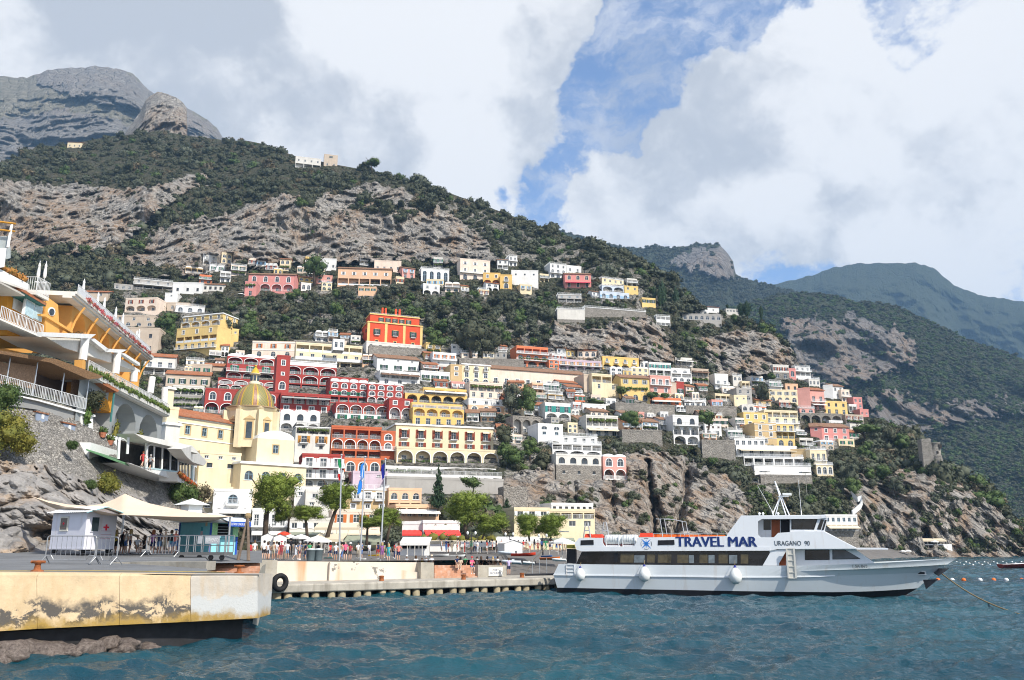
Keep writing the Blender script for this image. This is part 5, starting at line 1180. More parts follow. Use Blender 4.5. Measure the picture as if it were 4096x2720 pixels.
 def pr(name,pts,off,th,mat,par=root,both=False):
  if both is True:pr(name,pts,BM-off-th,th,mat,par,(off,))
  """a plate of traced outline pts [(crop,x,y)...], off metres inboard, th thick"""
  m=MB();q=[fer(c,x,y,both[0]if isinstance(both,tuple)else off)for c,x,y in pts]
  m.prism([(x,off,z)for x,z in q],(0,th,0))
  return m.build(name,mat,par)
 cab=pr('cabin',[('f2',510,890),('f2',605,686),('f1',530,914),('f1',640,914),('f1',640,1094)],.3,BM-.6,M_SUP)
 band=pr('window_band',[('f2',512,892),('f2',608,684),('f1',530,913),('f1',543,938),('f1',450,1094)],.27,.03,M_TINT,cab)
 paneA=plain('pane_warm',(.10,.08,.045),.15,.5,var=.3);paneB=plain('pane_pale',(.16,.19,.21),.12,.5,var=.5,scale=1.5)
 for i,(x0,x1,y0,y1,mt)in enumerate([(800,905,715,860,M_TINT),(945,1115,715,860,M_TINT),(1130,1195,715,860,M_BOOT),(1240,1460,720,868,paneA),(1468,1640,745,868,paneB),(1680,1810,725,868,paneA),(1860,2080,728,870,paneA)]):
  pr('pane',[('f2',x0,y1),('f2',x0+8,y0),('f2',x1+8,y0),('f2',x1,y1)],.262,.008,mt,band)
 for x0,x1,y0,y1,mt in[(1290,1326,795,870,paneB),(1390,1500,790,875,paneA),(1505,1555,795,875,paneB),(1610,1690,790,875,paneA),(1700,1760,795,876,paneB),(1800,1890,782,878,paneA),(1905,1985,795,880,paneB),(2020,2095,785,880,paneA)]:
  pr('pane',[('cE',x0,y1),('cE',x0,y0),('cE',x1,y0),('cE',x1,y1)],.262,.008,mt,band)
 pr('side_pillar',[('f1',455,1092),('f1',548,930),('f1',545,912),('f1',740,890),('f1',735,920),('f1',650,1070),('f1',650,1092)],.2,.12,M_SUP)
 fw=pr('forward_cabin',[('f1',600,1094),('f1',600,892),('f1',1570,892),('f1',1800,1055),('f1',1800,1094)],.95,BM-1.9,M_SUP)
 pr('side_door',[('f1',655,1092),('f1',655,905),('f1',735,905),('f1',735,1092)],.93,.02,M_DOORW,fw)
 for pts in([(965,1025),(965,905),(1260,900),(1262,1022)],[(1296,1018),(1296,898),(1440,898),(1632,1008),(1632,1012)]):
  w=pr('window',[('f1',x,y)for x,y in pts],.9,.04,M_RUB,fw);cx_=sum(p[0]for p in pts)/len(pts);cy_=sum(p[1]for p in pts)/len(pts)
  pr('pane',[('f1',cx_+(x-cx_)*.95,cy_+(y-cy_)*.9)for x,y in pts],.885,.015,M_GLASS if pts[0][0]>1200 else M_TINT,w)
 a=fer('f1',1575,900,1.2);b=fer('f1',1795,1045,1.2);m=MB();m.prism([(a[0]+.02,1.3,a[1]-.08),(b[0]-.15,1.3,b[1]+.05),(b[0]-.12,1.3,b[1]+.09),(a[0]+.05,1.3,a[1]-.04)],(0,BM-2.6,0));m.build('windscreen',M_TINT,fw)
 blw=pr('bulwark',[('f2',605,682),('f2',520,655),('f2',505,610),('f1',20,862),('f1',545,862),('f1',545,912)],.08,.14,M_SUP,both=True)
 pr('bulwark_panel',[('f2',507,608),('f2',490,545),('f2',560,462),('f2',955,460),('f2',950,540),('f2',985,595),('f2',1010,606)],.08,.14,M_SUP,blw,True)
 pr('bulwark_panel',[('f2',1430,606),('f2',1480,590),('f2',1515,520),('f2',1520,456),('cE',1885,608),('cE',1885,712)],.08,.14,M_SUP,blw,True)
 a=fer('f2',560,620,.2);b=fer('f1',640,862,.2);m=MB();m.box(a[0],b[0]+9,.22,BM-.22,a[1]-.12,a[1]);m.build('upper_deck',M_SUP,root)
 m=MB();a=fer('f2',955,600,1.6);b=fer('f2',1520,600,1.6);m.box(a[0],b[0],1.75,1.8,a[1],a[1]+1.0);m.build('raft_bay_back',plain('raft_bay_red',(.2,.03,.02),.7,.2),root)
 for x0,x1 in((585,805),(1860,2140)):
  lo=pr('vent_grille',[('f2',x0,582),('f2',x0+5,500),('f2',x1-5,494),('f2',x1,570)],.06,.02,M_BOOT,blw)
  for k in range(5):
   m=MB();p=fer('f2',x0+10,572-16*k,.05);q=fer('f2',x1-10,568-16*k,.05);m.box(p[0],q[0],.045,.06,p[1]-.012,p[1]+.012);m.build('slat',M_IRON,lo)
 wh=pr('wheelhouse_side',[('f1',18,752),('f1',30,712),('f1',195,488),('f1',398,490),('f1',398,718),('f1',432,752)],.12,.14,M_SUP,both=True)
 pr('wheelhouse_eave',[('f1',398,560),('f1',398,490),('f1',1190,492),('f1',1236,512),('f1',1120,530),('f1',445,530)],.12,.14,M_SUP,wh,True)
 fl=pr('flank',[('f1',432,751),('f1',590,751),('f1',640,698),('f1',955,676),('f1',1200,684),('f1',1595,888),('f1',640,893),('f1',545,912),('f1',18,912),('f1',18,751)],.1,.14,M_SUP,root,True)
 inner=pr('wheelhouse_wall',[('f1',400,755),('f1',400,520),('f1',1120,520),('f1',1085,690),('f1',640,755)],1.25,.1,M_SUP,wh)
 for nm,mt,pts in(('window',M_TINT,[(465,662),(465,540),(552,540),(552,662)]),('door',M_DOORW,[(560,752),(560,538),(662,538),(662,752)]),('doorway',M_BOOT,[(672,700),(672,538),(776,538),(776,700)])):
  pr(nm,[('f1',x,y)for x,y in pts],1.21,.04,mt,inner)
 sw=pr('wheelhouse_flank',[('f1',785,690),('f1',790,526),('f1',1125,526),('f1',1240,510),('f1',1200,690)],.3,.1,M_SUP,wh)
 for pts in([(800,655),(800,535),(1115,530),(1075,658)],[(1110,655),(1155,535),(1195,537),(1155,660)],[(1168,664),(1205,542),(1228,542),(1190,664)]):
  w=pr('window',[('f1',x,y)for x,y in pts],.27,.03,M_RUB,sw);cx_=sum(p[0]for p in pts)/4;cy_=sum(p[1]for p in pts)/4
  pr('pane',[('f1',cx_+(x-cx_)*.92,cy_+(y-cy_)*.9)for x,y in pts],.26,.01,M_TINT,w)
 a=fer('f1',195,488,.1);b=fer('f1',1215,492,.1);m=MB();m.box(a[0]+.05,b[0],.15,BM-.15,a[1]-.14,a[1]-.01);m.build('wheelhouse_roof',M_SUP,wh)
 a=fer('f1',1232,515,.3);b=fer('f1',1200,688,.3);m=MB();m.prism([(b[0]-.08,.42,b[1]),(b[0],.42,b[1]),(a[0],.42,a[1]),(a[0]-.08,.42,a[1])],(0,BM-.84,0));m.build('wheelhouse_front',M_TINT,wh)
 a=fer('f1',955,676,.15);b=fer('f1',1200,684,.15);c=fer('f1',1600,889,.15);m=MB()
 m.poly([(a[0],.13,a[1]+.012),(b[0],.5,b[1]+.06),(b[0],BM-.5,b[1]+.06),(a[0],BM-.13,a[1]+.012)]);m.poly([(a[0],.13,a[1]+.012),(c[0]-.4,.13,c[1]+.02),(c[0],.6,c[1]+.02),(b[0],.5,b[1]+.06)]);m.poly([(b[0],.5,b[1]+.06),(c[0],.6,c[1]+.02),(c[0]-.9,BM*.55,c[1]+.02),(c[0]-2.4,BM-.9,c[1]+.02),(b[0],BM-.5,b[1]+.06)])
 m.build('sloping_foredeck',M_SUP,root);m=MB();p=fer('f1',640,893,.3);m.prism([(p[0],.2,c[1]-.02),(c[0]-.05,.2,c[1]-.02),(c[0]-.9,BM*.55,c[1]-.02),(c[0]-2.4,BM-.9,c[1]-.02),(p[0],BM-.9,c[1]-.02)],(0,0,.06));m.build('cabin_roof',M_SUP,root)
 ld=MB();p=fer('f1',735,888,-.1);q=fer('f1',865,1245,-.1)
 for x in(p[0]+.05,q[0]-.05):ld.box(x-.07,x+.07,-.22,-.1,q[1],p[1])
 for k in range(6):z=q[1]+(p[1]-q[1])*k/5;ld.box(p[0],q[0],-.2,-.12,z-.03,z+.03)
 ld.box(p[0]+.1,q[0]-.1,-.14,-.11,q[1],p[1]-.05);ld.build('boarding_ladder',paintmat('ladder_paint',(.62,.6,.54)),root)
 st=MB();p=fer('f2',352,900,0);q=fer('f2',490,1080,0)
 for x in(p[0],q[0]):st.box(x-.03,x+.03,-.06,.0,q[1],p[1])
 for k in range(4):z=q[1]+(p[1]-q[1])*k/3;st.box(p[0],q[0],-.06,-.01,z-.02,z+.02)
 st.build('stern_ladder',M_SUP,root)
 scn=pr('stern_post',[('f2',360,880),('f2',360,640),('f2',500,645),('f2',500,885)],.6,.5,M_BOOT,root);pr('display_panel',[('f2',352,632),('f2',355,578),('f2',480,575),('f2',495,638)],.5,.3,plain('olive_panel',(.16,.15,.02),.6,.3),scn)
 for x0,x1 in((990,1285),(1265,1545)):
  a=fer('f2',x0,490,.9);b=fer('f2',x1,490,.9);r=.47;Lc=b[0]-a[0];m=MB();zc=fer('f2',x0,490,.9)[1]
  m.tube([(a[0]+Lc*t,.8,zc)for t in(0,.04,.12,.5,.88,.96,1)],[r*.55,r*.85,r,r*1.02,r,r*.85,r*.55],14)
  cn=m.build('life_raft',M_RAFT,root,smooth=True)
  for t in(.18,.36,.5,.64,.82):m=MB();m.tube([(a[0]+Lc*t-.02,.8,zc),(a[0]+Lc*t+.02,.8,zc)],r*1.05,14);m.build('strap',M_STEEL,cn)
  m=MB()
  for t in(.15,.85):m.box(a[0]+Lc*t-.03,a[0]+Lc*t+.03,.25,.31,zc-.75,zc+.35)
  m.box(a[0]+.2,b[0]-.2,.3,1.2,zc-.62,zc-.52);m.build('cradle',M_SUP,cn)
 for x0,x1,y0,y1,mt in((655,765,455,392,M_REDO),(770,950,458,400,M_REDO),(1560,1780,446,378,M_REDO)):
  a=fer('f2',x0,y0,1.2);b=fer('f2',x1,y1,1.2);m=MB();m.hexa([(a[0],1.0,a[1]),(b[0],1.0,a[1]),(b[0],2.0,a[1]),(a[0],2.0,a[1]),(a[0]+.12,1.1,b[1]),(b[0]-.12,1.1,b[1]),(b[0]-.12,1.9,b[1]),(a[0]+.12,1.9,b[1])]);m.build('buoyant_float',mt,root)
 for k in range(9):
  x0=1150+k*80;a=fer('cE',x0,612,1.5);b=fer('cE',x0+74,590,1.5);m=MB();m.box(a[0],b[0],1.5,1.62,a[1]-.3,b[1]-.02*k*.3);m.box(a[0],b[0],1.1,1.5,a[1]-.32,a[1]-.24);m.build('deck_seat',M_ORANGE,root)
 m=MB();p=fer('cE',1150,580,.3);q=fer('cE',1880,578,.3);m.tube([(p[0],.3,p[1]),(q[0],.3,q[1])],.022,5)
 for k in range(9):x=p[0]+(q[0]-p[0])*k/8;m.tube([(x,.3,p[1]),(x,.3,p[1]-.5)],.018,5)
 m.build('deck_railing',M_STEEL,root)
 m=MB();a=fer('cE',1180,435,1.2);b=fer('cE',1435,460,1.2);a0=fer('cE',1245,610,1.2);b0=fer('cE',1460,600,1.2)
 for y in(1.2,3.6):m.tube([(a0[0],y,a0[1]),(a[0]+.35,y,a[1]),((a[0]+b[0])/2,y,a[1]-.03),(b[0],y,b[1]),(b0[0],y,b0[1])],.045,6)
 for t in(a,b):m.tube([(t[0],1.2,t[1]),(t[0],3.6,t[1])],.04,6)
 m.build('awning_frame',M_STEEL,root)
 m=MB();top=fer('f1',600,75,3.3);r1=fer('f1',735,482,3.0);r2=fer('f1',775,482,3.6);l1=fer('f1',575,470,3.0);l2=fer('f1',610,480,3.6);kn=fer('f1',665,262,3.3)
 for b_,y in((r1,3.0),(r2,3.6)):m.tube([(b_[0],y,b_[1]),(top[0],3.3,top[1])],.06,6)
 for b_,y in((l1,3.0),(l2,3.6)):m.tube([(b_[0],y,b_[1]),(kn[0],3.3,kn[1])],.05,6)
 g=fer('f1',770,255,3.3);m.tube([(kn[0]-.2,3.3,kn[1]),(g[0],3.3,g[1])],.05,6);mast=m.build('mast',M_SUP,root)
 a=fer('f1',692,220,3.3);b=fer('f1',802,245,3.3);m=MB();m.box(a[0],b[0],3.0,3.6,b[1],a[1]+.0);m.box(a[0]+.05,b[0]-.05,2.95,3.65,b[1]+.03,a[1]-.03);m.build('radar',M_RAFT,mast)
 for(c0,p0,c1,p1)in(('f1',(585,465),'f1',(395,130)),('f1',(922,470),'f1',(885,60))):
  a=fer(c0,*p0,2.6);b=fer(c1,*p1,2.6);m=MB();m.tube([(a[0],2.6,a[1]-.3),(a[0]*.9+b[0]*.1,2.6,a[1]*.9+b[1]*.1)],.05,6);m.tube([(a[0],2.6,a[1]),(b[0],2.6,b[1])],.022,5,r2=.012);m.build('whip_aerial',M_SUP,root)
 for x in(415,458,640):p=fer('f1',x,465,1.5);m=MB();m.sphere((p[0],1.5,p[1]),.12,n=8,k=6);m.tube([(p[0],1.5,p[1]-.25),(p[0],1.5,p[1])],.03,5);m.build('dome_aerial',M_RAFT,root)
 for x in(690,990):
  m=MB();y=1.0 if x<900 else 3.5;a=fer('f2',x-60,455,y);b=fer('f2',x+70,455,y);t0=fer('f2',x-20,205,y);t1=fer('f2',x+20,205,y)
  m.tube([(a[0],y,a[1]-.2),(t0[0],y,t0[1]),(t1[0],y,t1[1]),(b[0],y,b[1]-.2)],.06,6);c0=fer('f2',x-40,340,y);c1=fer('f2',x+45,340,y);m.tube([(c0[0],y,c0[1]),(c1[0],y,c1[1])],.06,6);m.build('davit',M_STEEL,root)
 def put(nm,s,c,x0,x1,y0,y1,mat,off,bold=0):
  a=fer(c,x0,y1,off);b=fer(c,x1,y0,off);me=text_mesh(nm,s,mat,b[1]-a[1],b[0]-a[0],.006)
  for i,e in enumerate((0,-bold,bold)if bold else(0,)):link(nm,me,root,(a[0]+e,off-.004-.002*i,a[1]))
 put('name_lettering','TRAVEL MAR','cE',1380,2175,612,711,M_NAVY,.07,.045);put('name_lettering','URAGANO  90','f1',600,1020,793,850,M_INK,.09)
 X,Z=fer('f1',1540,1118,.3);X1,Z1=fer('f1',1720,1084,.3);yy=min(hullpt(X,Z),hullpt(X1,Z));me=text_mesh('registration','1 SA 865',M_INK,Z1-Z,X1-X,.004);o=link('registration',me,root,(X,hullpt(X,Z1)-.05,Z));o.rotation_euler=(0,0,math.atan2(hullpt(X1,Z1)-hullpt(X,Z1),X1-X))
 cX,cZ=fer('f2',1672,556,.07);m=MB()
 for k in range(8):
  L_=.62 if k%2 else .38;an=k*math.pi/4;w_=.13 if k%2 else .09
  m.prism([(cX,.06,cZ),(cX+w_*math.cos(an-.6),.06,cZ+w_*math.sin(an-.6)),(cX+L_*math.cos(an),.06,cZ+L_*math.sin(an)),(cX+w_*math.cos(an+.6),.06,cZ+w_*math.sin(an+.6))],(0,.015,0))
 star=m.build('compass_emblem',M_LOGO,root);m=MB()
 for k in range(4):
  m.tube([(cX+.5*math.cos(k*1.571+.785*0+t),.07,cZ+.5*math.sin(k*1.571+t))for t in(-.45,-.3,-.15,0,.15,.3,.45)],.018,5)
 m.build('emblem_ring',M_INK,star)
 return root,hullpt
ferry,hullpt=build_ferry()
def F2W(x,y,z):return _A+_ft*x+_fn*y+Vector((0,0,z))
for(c,x,y,sz),lab in zip((('f2',582,1065,1.0),('f2',1645,1060,1.14),('f1',127,1218,1.2)),('white pear fender nearest the ferry stern','white pear fender under the compass emblem with worn spot','white pear fender below the end of the dark window band')):
 X,Z=fer(c,x,y,-.45);th=thing('boat_fender',lab,'fender',F2W(X,-.42*sz,Z),FY,'white fenders along the ferry side')
 m=MB();m.lathe([(.001,-.58*sz),(.2*sz,-.55*sz),(.38*sz,-.38*sz),(.48*sz,-.1*sz),(.44*sz,.15*sz),(.3*sz,.42*sz),(.15*sz,.58*sz),(.09*sz,.66*sz)],n=20);m.build('balloon',M_RAFT,th,smooth=True)
 m=MB();m.lathe([(.17*sz,.53*sz),(.1*sz,.68*sz),(.05*sz,.78*sz),(.001,.78*sz)],n=12);m.build('eye_cap',plain('blue_cap',(.02,.03,.22),.5,.3),th);m=MB();m.tube([(0,0,.76*sz),(0,.3,1.1*sz)],.02,5);m.build('lanyard',M_ROPE,th)
a=F2W(*[fer('cF',1715,782,2.9)[0],2.9,fer('cF',1715,782,2.9)[1]]);b=Pz(1075,630,-.2)
m=MB();m.tube([a.lerp(b,t)+Vector((0,0,-.9*math.sin(math.pi*t)*(1-t*.5)))for t in[i/14 for i in range(15)]],.05,6);o=m.build('mooring_rope',M_ROPE);tag(o,'tan mooring rope running from the ferry bow into the water','rope')
def concmat(name,c,stain=(.30,.24,.16),dark=(.05,.05,.05),amt=.5,k=1.):
 t=NT(name);w=t.coord('World');n=t.noise(w,.9*k,7,.65);s=t.noise(t.coord('World',(1.2,1.2,.15)),1.1*k,6,.6);f=t.noise(w,9,5,.7)
 a=t.mix(t.mr(n,.3,.7),tuple(x*.75 for x in c),tuple(min(1,x*1.15)for x in c));a=t.mix(t.mr(s,.5,.72,0,amt),a,stain);a=t.mix(t.mr(f,.55,.8,0,.35),a,dark)
 t.col(a);t.bump(t.math('ADD',f,n),.5,.03);MATS[name]=t.set(.9,.2);return t.m
def blockmat(name,base,white=0.):
 """sea wall concrete: tan faces with black algae in the middle and ochre weed along the foot, placed by height above the water"""
 t=NT(name);w=t.coord('World');g=t.n('ShaderNodeSeparateXYZ');t.l(t.n('ShaderNodeNewGeometry').outputs['Position'],g.inputs[0])
 n=t.noise(w,1.1,7,.65);nb=t.noise(w,.55,5,.6,.3);s=t.noise(t.coord('World',(1.6,1.6,.1)),1.2,6,.6);f=t.noise(w,12,5,.7)
 z=t.math('ADD',g.outputs[2],t.mr(n,.3,.7,-.35,.35))
 a=t.mix(t.mr(n,.3,.7),tuple(x*.8 for x in base),tuple(min(1,x*1.12)for x in base))
 a=t.mix(t.mr(s,.5,.7,0,.35),a,(.42,.28,.13))
 if white:a=t.mix(t.math('MULTIPLY',t.mr(z,2.2,2.05),t.mr(z,1.15,1.3)),a,(.44,.45,.44))
 band=t.math('MULTIPLY',t.mr(z,2.3,1.9),t.mr(z,1.0,1.3));pat=t.mr(t.noise(w,.8,10,.72,.5),.455,.495)
 a=t.mix(t.math('MULTIPLY',t.math('MULTIPLY',band,pat),0. if white else .93),a,(.06,.06,.06))
 a=t.mix(t.mr(z,1.55,1.05,0,.9),a,(.30,.19,.035));a=t.mix(t.mr(z,1.0,.72,0,.75),a,(.10,.065,.02));a=t.mix(t.mr(f,.6,.8,0,.4),a,(.12,.1,.07))
 t.col(a);t.bump(t.math('ADD',f,t.math('MULTIPLY',n,2.)),.6,.03);MATS[name]=t.set(.88,.2);return t.m
M_CONC=concmat('weathered_concrete',(.40,.37,.31));M_ASPH=concmat('quay_asphalt',(.17,.175,.18),(.12,.12,.12),(.25,.24,.22),.3,.5);M_SAND=concmat('dark_beach_sand',(.155,.145,.135),(.12,.11,.1),(.25,.23,.2),.3,.3)
M_BLK=blockmat('sea_wall_concrete',(.56,.43,.27));M_BLKW=blockmat('sea_wall_white',(.46,.42,.36),1.);M_YLINE=concmat('worn_yellow_line',(.5,.36,.08),(.2,.19,.16),(.18,.18,.18),.8,3)
M_STAIR=concmat('rust_stained_steps',(.50,.27,.17),(.62,.55,.48),(.22,.09,.05),.55,2.)
def edge_d(u):return 37+(43.5-37)*u/258.
def edge_top(u):return np.interp(u,[-120,0,122,191,258],[572.3,572.8,573.7,574.5,574.5])
def edge_bot(u):return np.interp(u,[-120,0,34,117,190,258],[638,631.6,629,625,621.7,618])
_dv=np.array([549,551,556,565,574.]);_dd=np.array([78,66,56,46,37.])
def deck_d(u,v):
 d=float(np.interp(v,_dv,_dd));return d*(1+(43.5/37-1)*max(-.3,u/258.)*(np.interp(v,[549,574],[.2,1.])))
def deck(u,v):return P(u,v,deck_d(u,v))
def build_quay():
 q=link('quay',None);tag(q,'near stone quay with asphalt deck and big concrete edge blocks','quay',kind='structure')
 us=np.linspace(-120,262,40);vs=[573.2,570,567,564,561,558,555.5,553,551,549.3];V=[]
 for v in vs:
  for u in us:
   uc=u if v>571 else min(u,207.);vv=float(edge_top(uc))+(v-573.2);p=deck(uc,vv);V.append(p)
 me=npmesh('deck',np.array([tuple(p)for p in V]),gridq(len(vs),len(us))[:,::-1],M_ASPH);link('deck',me,q)
 js=[-118,-40,37.3,119.6,190.8,258]
 for i,(a,b)in enumerate(zip(js,js[1:])):
  m=MB();prof=[]
  g=.12
  for u,lean in((a+g*2,-1),(b-g*2,1)):
   t=P(u,edge_top(u),edge_d(u));f=P(u,edge_bot(u),edge_d(u)-.25)
   back=deck(u,float(edge_top(u))-3.2)
   d=Vector((0,1,0));z1=t.z
   pr=[Vector((f.x,f.y+2.2,f.z)),f,f+(Vector((t.x,t.y,t.z-.22))-f),Vector((t.x,t.y+.03,t.z-.1)),Vector((t.x,t.y+.1,t.z-.025)),Vector((t.x,t.y+.22,t.z+.012)),Vector((t.x,t.y+1.0,t.z+.02)),Vector((f.x,f.y+2.2,t.z-.02))]
   prof.append(pr)
  n=len(prof[0]);fs=[(k,n+k,n+(k+1)%n,(k+1)%n)for k in range(n)]+[tuple(range(n)),tuple(range(2*n-1,n-1,-1))]
  m.add(prof[0]+prof[1],fs);m.build('concrete_block',M_BLKW if i==4 else M_BLK,q)
 m=MB();a=P(-118,640,edge_d(-118)+.9);b=P(243,620,edge_d(243)+.9);m.hexa([(a.x,a.y,-1),(b.x,b.y,-1),(b.x-.6,b.y+1.6,-1),(a.x,a.y+1.6,-1),(a.x,a.y,.95),(b.x,b.y,.95),(b.x-.6,b.y+1.6,.95),(a.x,a.y+1.6,.95)]);m.build('footing',plain('wet_dark_stone',(.022,.022,.024),.6,.3,var=.4,scale=2),q)
 m=MB();t=P(258,574.5,43.5);e=P(262,566,47.5);g=P(266,560,70)
 m.quad((t.x,t.y,t.z-.05),(e.x,e.y,e.z-.02),(e.x,e.y,.3),(t.x-.1,t.y,.75));m.quad((e.x,e.y,e.z-.02),(g.x,g.y,3.0),(g.x,g.y,.3),(e.x,e.y,.3));m.build('end_face',M_CONC,q)
 V=[];us=np.linspace(-60,225,30)
 for dv in(0,.55):
  for u in us:vv=np.interp(u,[-60,0,100,225],[571.2,571.4,571.2,572.6])-dv;V.append(tuple(deck(u,vv)+Vector((0,0,.012))))
 me=npmesh('painted_line',np.array(V),gridq(2,len(us))[:,::-1],M_YLINE);link('painted_line',me,q)
 us=[(112,563.2),(130,563.8),(160,565.5),(190,567.6),(206,568.8)];m=MB()
 for(a,va),(b,vb)in zip(us,us[1:]):
  p=deck(a,va);r=deck(b,vb);h0=.04+.34*(a-112)/94;h1=.04+.34*(b-112)/94
  m.hexa([p-Vector((0,0,.1)),r-Vector((0,0,.1)),r+Vector((0,1.5,-.1)),p+Vector((0,1.5,-.1)),p+Vector((0,0,h0)),r+Vector((0,0,h1)),r+Vector((0,1.5,h1)),p+Vector((0,1.5,h0))])
 m.build('kerb',M_CONC,q)
 V=[];uu=np.linspace(112,262,51);vv0=np.interp(uu,[112,205,208,262],[563.2,568.5,563.4,563.0])
 for k in range(6):
  for u,v0 in zip(uu,vv0):
   v=v0+(551-v0)*k/5;p=deck(u,v);lift=.04+.34*min(1,(u-112)/94);V.append((p.x,p.y+.7*(k==0 and u<206),p.z+(lift if u<207 else .02)*(1-k/5)))
 for i in range(7):
  v=563.4+2.5*i;d=54-.33*i;a=P(206.5,v,d);b=P(260,v,d);k_=1+(.5+.33*i)/b.y;m=MB();m.hexa([(a.x,a.y,.5),(b.x,b.y,.5),(b.x*k_,b.y*k_,.5),(a.x*k_,a.y*k_,.5),a,b,(b.x*k_,b.y*k_,b.z),(a.x*k_,a.y*k_,a.z)]);m.build('step',M_STAIR,q)
 link('raised_deck',npmesh('raised_deck',np.array(V),gridq(6,len(uu))[:,::-1],M_ASPH),q)
 return q
quay=build_quay()
def rocks_at_foot():
 rs=np.random.RandomState(4);n=0
 for i in range(26):
  u=rs.uniform(-90,158);k=(u+90)/248;s=rs.uniform(.45,1.0)*(1.25-.6*k)
  d=edge_d(u)+rs.uniform(-.9,.4);p=P(u,600,d);v0,f0=ico(3);nn=1+.32*fbm(v0*1.3+rs.rand(3)*40,4);sc_=np.array([s*rs.uniform(1.2,2.2),s*.9,s*rs.uniform(.5,.8)])
  me=npmesh('shore_rock',v0*nn[:,None]*sc_,f0,M_FOOT,smooth=True);o=link('shore_rock',me,quay,(p.x,p.y,rs.uniform(-.25,.25)),rs.rand()*6)
t=NT('wet_shore_rock');w=t.coord('World');t.col(t.mix(t.mr(t.noise(w,7,6,.75),.35,.7),(.055,.04,.035),(.24,.2,.17)));t.bump(t.noise(w,9,6,.7),.9,.08);M_FOOT=t.set(.75,.35)
rocks_at_foot()
PZ=1.2
def pier_pt(u,v,z=None):return Pz(u,v,PZ if z is None else z)
def build_pier():
 q=link('pier',None);tag(q,'low concrete pier on piles in front of the beach','pier',kind='structure')
 A=pier_pt(272,584.6);B=pier_pt(556,577.6);dirn=(B-A).normalized();nrm=Vector((-dirn.y,dirn.x,0));Lp=(B-A).length+3
 def T(x,y,z):return tuple(A+dirn*x+nrm*y+Vector((0,0,z-PZ)))
 m=MB();n=40
 prof=[(-.0,.5),(-.06,.58),(-.06,PZ-.12),(.0,PZ-.03),(.12,PZ),(7.5,PZ),(7.5,.5)]
 for i in range(n):
  x0,x1=Lp*i/n,Lp*(i+1)/n;o=len(m.v);
  m.add([T(x0,y+.03*math.sin(i*2.1),z)for y,z in prof]+[T(x1,y+.03*math.sin((i+1)*2.1),z)for y,z in prof],[(k,7+k,7+(k+1)%7,(k+1)%7)for k in range(6)])
 m.build('pier_deck',concmat('pier_concrete',(.42,.39,.33),(.16,.14,.11),(.09,.08,.07),.75,.9),q)
 m=MB();m.hexa([T(0,2.6,-1),T(Lp,2.6,-1),T(Lp,2.8,-1),T(0,2.8,-1),T(0,2.6,.55),T(Lp,2.6,.55),T(Lp,2.8,.55),T(0,2.8,.55)]);m.build('under_deck_shade',M_SHADE,q)  # near-black sheet painted as the shade between the piles
 k=0
 for x in np.arange(.6,Lp-1,Lp/13.3):
  for dx in(0,.95):
   m=MB();a=Vector(T(x+dx,.45,.55));m.tube([a,a-Vector((0,0,1.6))],.36,10);m.build('pile',concmat('pile_concrete',(.34,.29,.19),(.14,.11,.06),(.05,.05,.04),.6)if 'pile_concrete' not in MATS else MATS['pile_concrete'],q,smooth=True)
 wm=NT('peeling_paint_wall');w=wm.coord('World');nn=wm.noise(w,.8,7,.7);rs_=wm.noise(wm.coord('World',(.25,.25,.03)),1.3,4,.5)
 a=wm.mix(wm.mr(wm.noise(w,.4,5),.3,.7),(.60,.52,.42),(.72,.64,.54));a=wm.mix(wm.mr(rs_,.56,.66,0,.85),a,(.58,.22,.06));a=wm.mix(wm.mr(nn,.60,.62),a,(.23,.215,.19));wm.col(a);wm.bump(nn,.4,.03);M_PEEL=wm.set(.9,.2)
 def wallseg(nm,u0,u1,vt0,vt1,zb,mat,th=.5,back=5.6):
  p=[]
  for u,vt in((u0,vt0),(u1,vt1)):
   o=Vector((0,0,EYE));r=P(u,vt,100)-o;c=A+nrm*back;kk=(c-o).dot(nrm)/r.dot(nrm);p.append(o+r*kk)
  a,b=p;m=MB();f=nrm*th
  m.hexa([Vector((a.x,a.y,zb)),Vector((b.x,b.y,zb)),Vector((b.x,b.y,zb))+f,Vector((a.x,a.y,zb))+f,a,b,b+f,a+f]);m.build(nm,mat,q);return a,b
 wallseg('painted_wall',277.5,421,561.2,562.4,PZ-.02,M_PEEL);wallseg('corner_pier',259,277.5,560,560.2,PZ-.6,MATS['weathered_concrete'],1.2,5.4)
 wallseg('corner_pier',421,434,562.2,562.6,PZ-.02,M_CONC,1.0,4.6);wallseg('ramp_wall',330,422,562,572.5,PZ-.02,M_PEEL,.3,5.2)
 sw=wallseg('sea_wall_block',478,506.5,565.2,565.6,PZ-.02,M_CONC,1.2,4.6)
 for(u0,u1,v0,v1,ns)in((434.5,475,565.2,578.6,5),):
  for i in range(ns):
   m=MB();bk=4.3-(.0 if u0>300 else-.6)
   vt=v0+(v1-v0)*i/ns;c=A+nrm*(bk+1.8-.36*i);o=Vector((0,0,EYE));pts=[]
   for u in(u0,u1+(3 if u0>300 else 3.5)*i/ns):
    r=P(u,vt,100)-o;kk=(c-o).dot(nrm)/r.dot(nrm);pts.append(o+r*kk)
   a,b=pts;zb=PZ-.3;f=nrm*(.5+.36*i);m.hexa([Vector((a.x,a.y,zb)),Vector((b.x,b.y,zb)),Vector((b.x,b.y,zb))+f,Vector((a.x,a.y,zb))+f,a,b,b+f,a+f]);m.build('step',M_STAIR,q)
 return q,A,dirn,nrm,T,wallseg
pier,PA,PDIR,PNRM,PT,wallseg=build_pier()
def on_plane(u,v,back):
 o=Vector((0,0,EYE));r=P(u,v,100)-o;c=PA+PNRM*back;k=(c-o).dot(PNRM)/r.dot(PNRM);return o+r*k
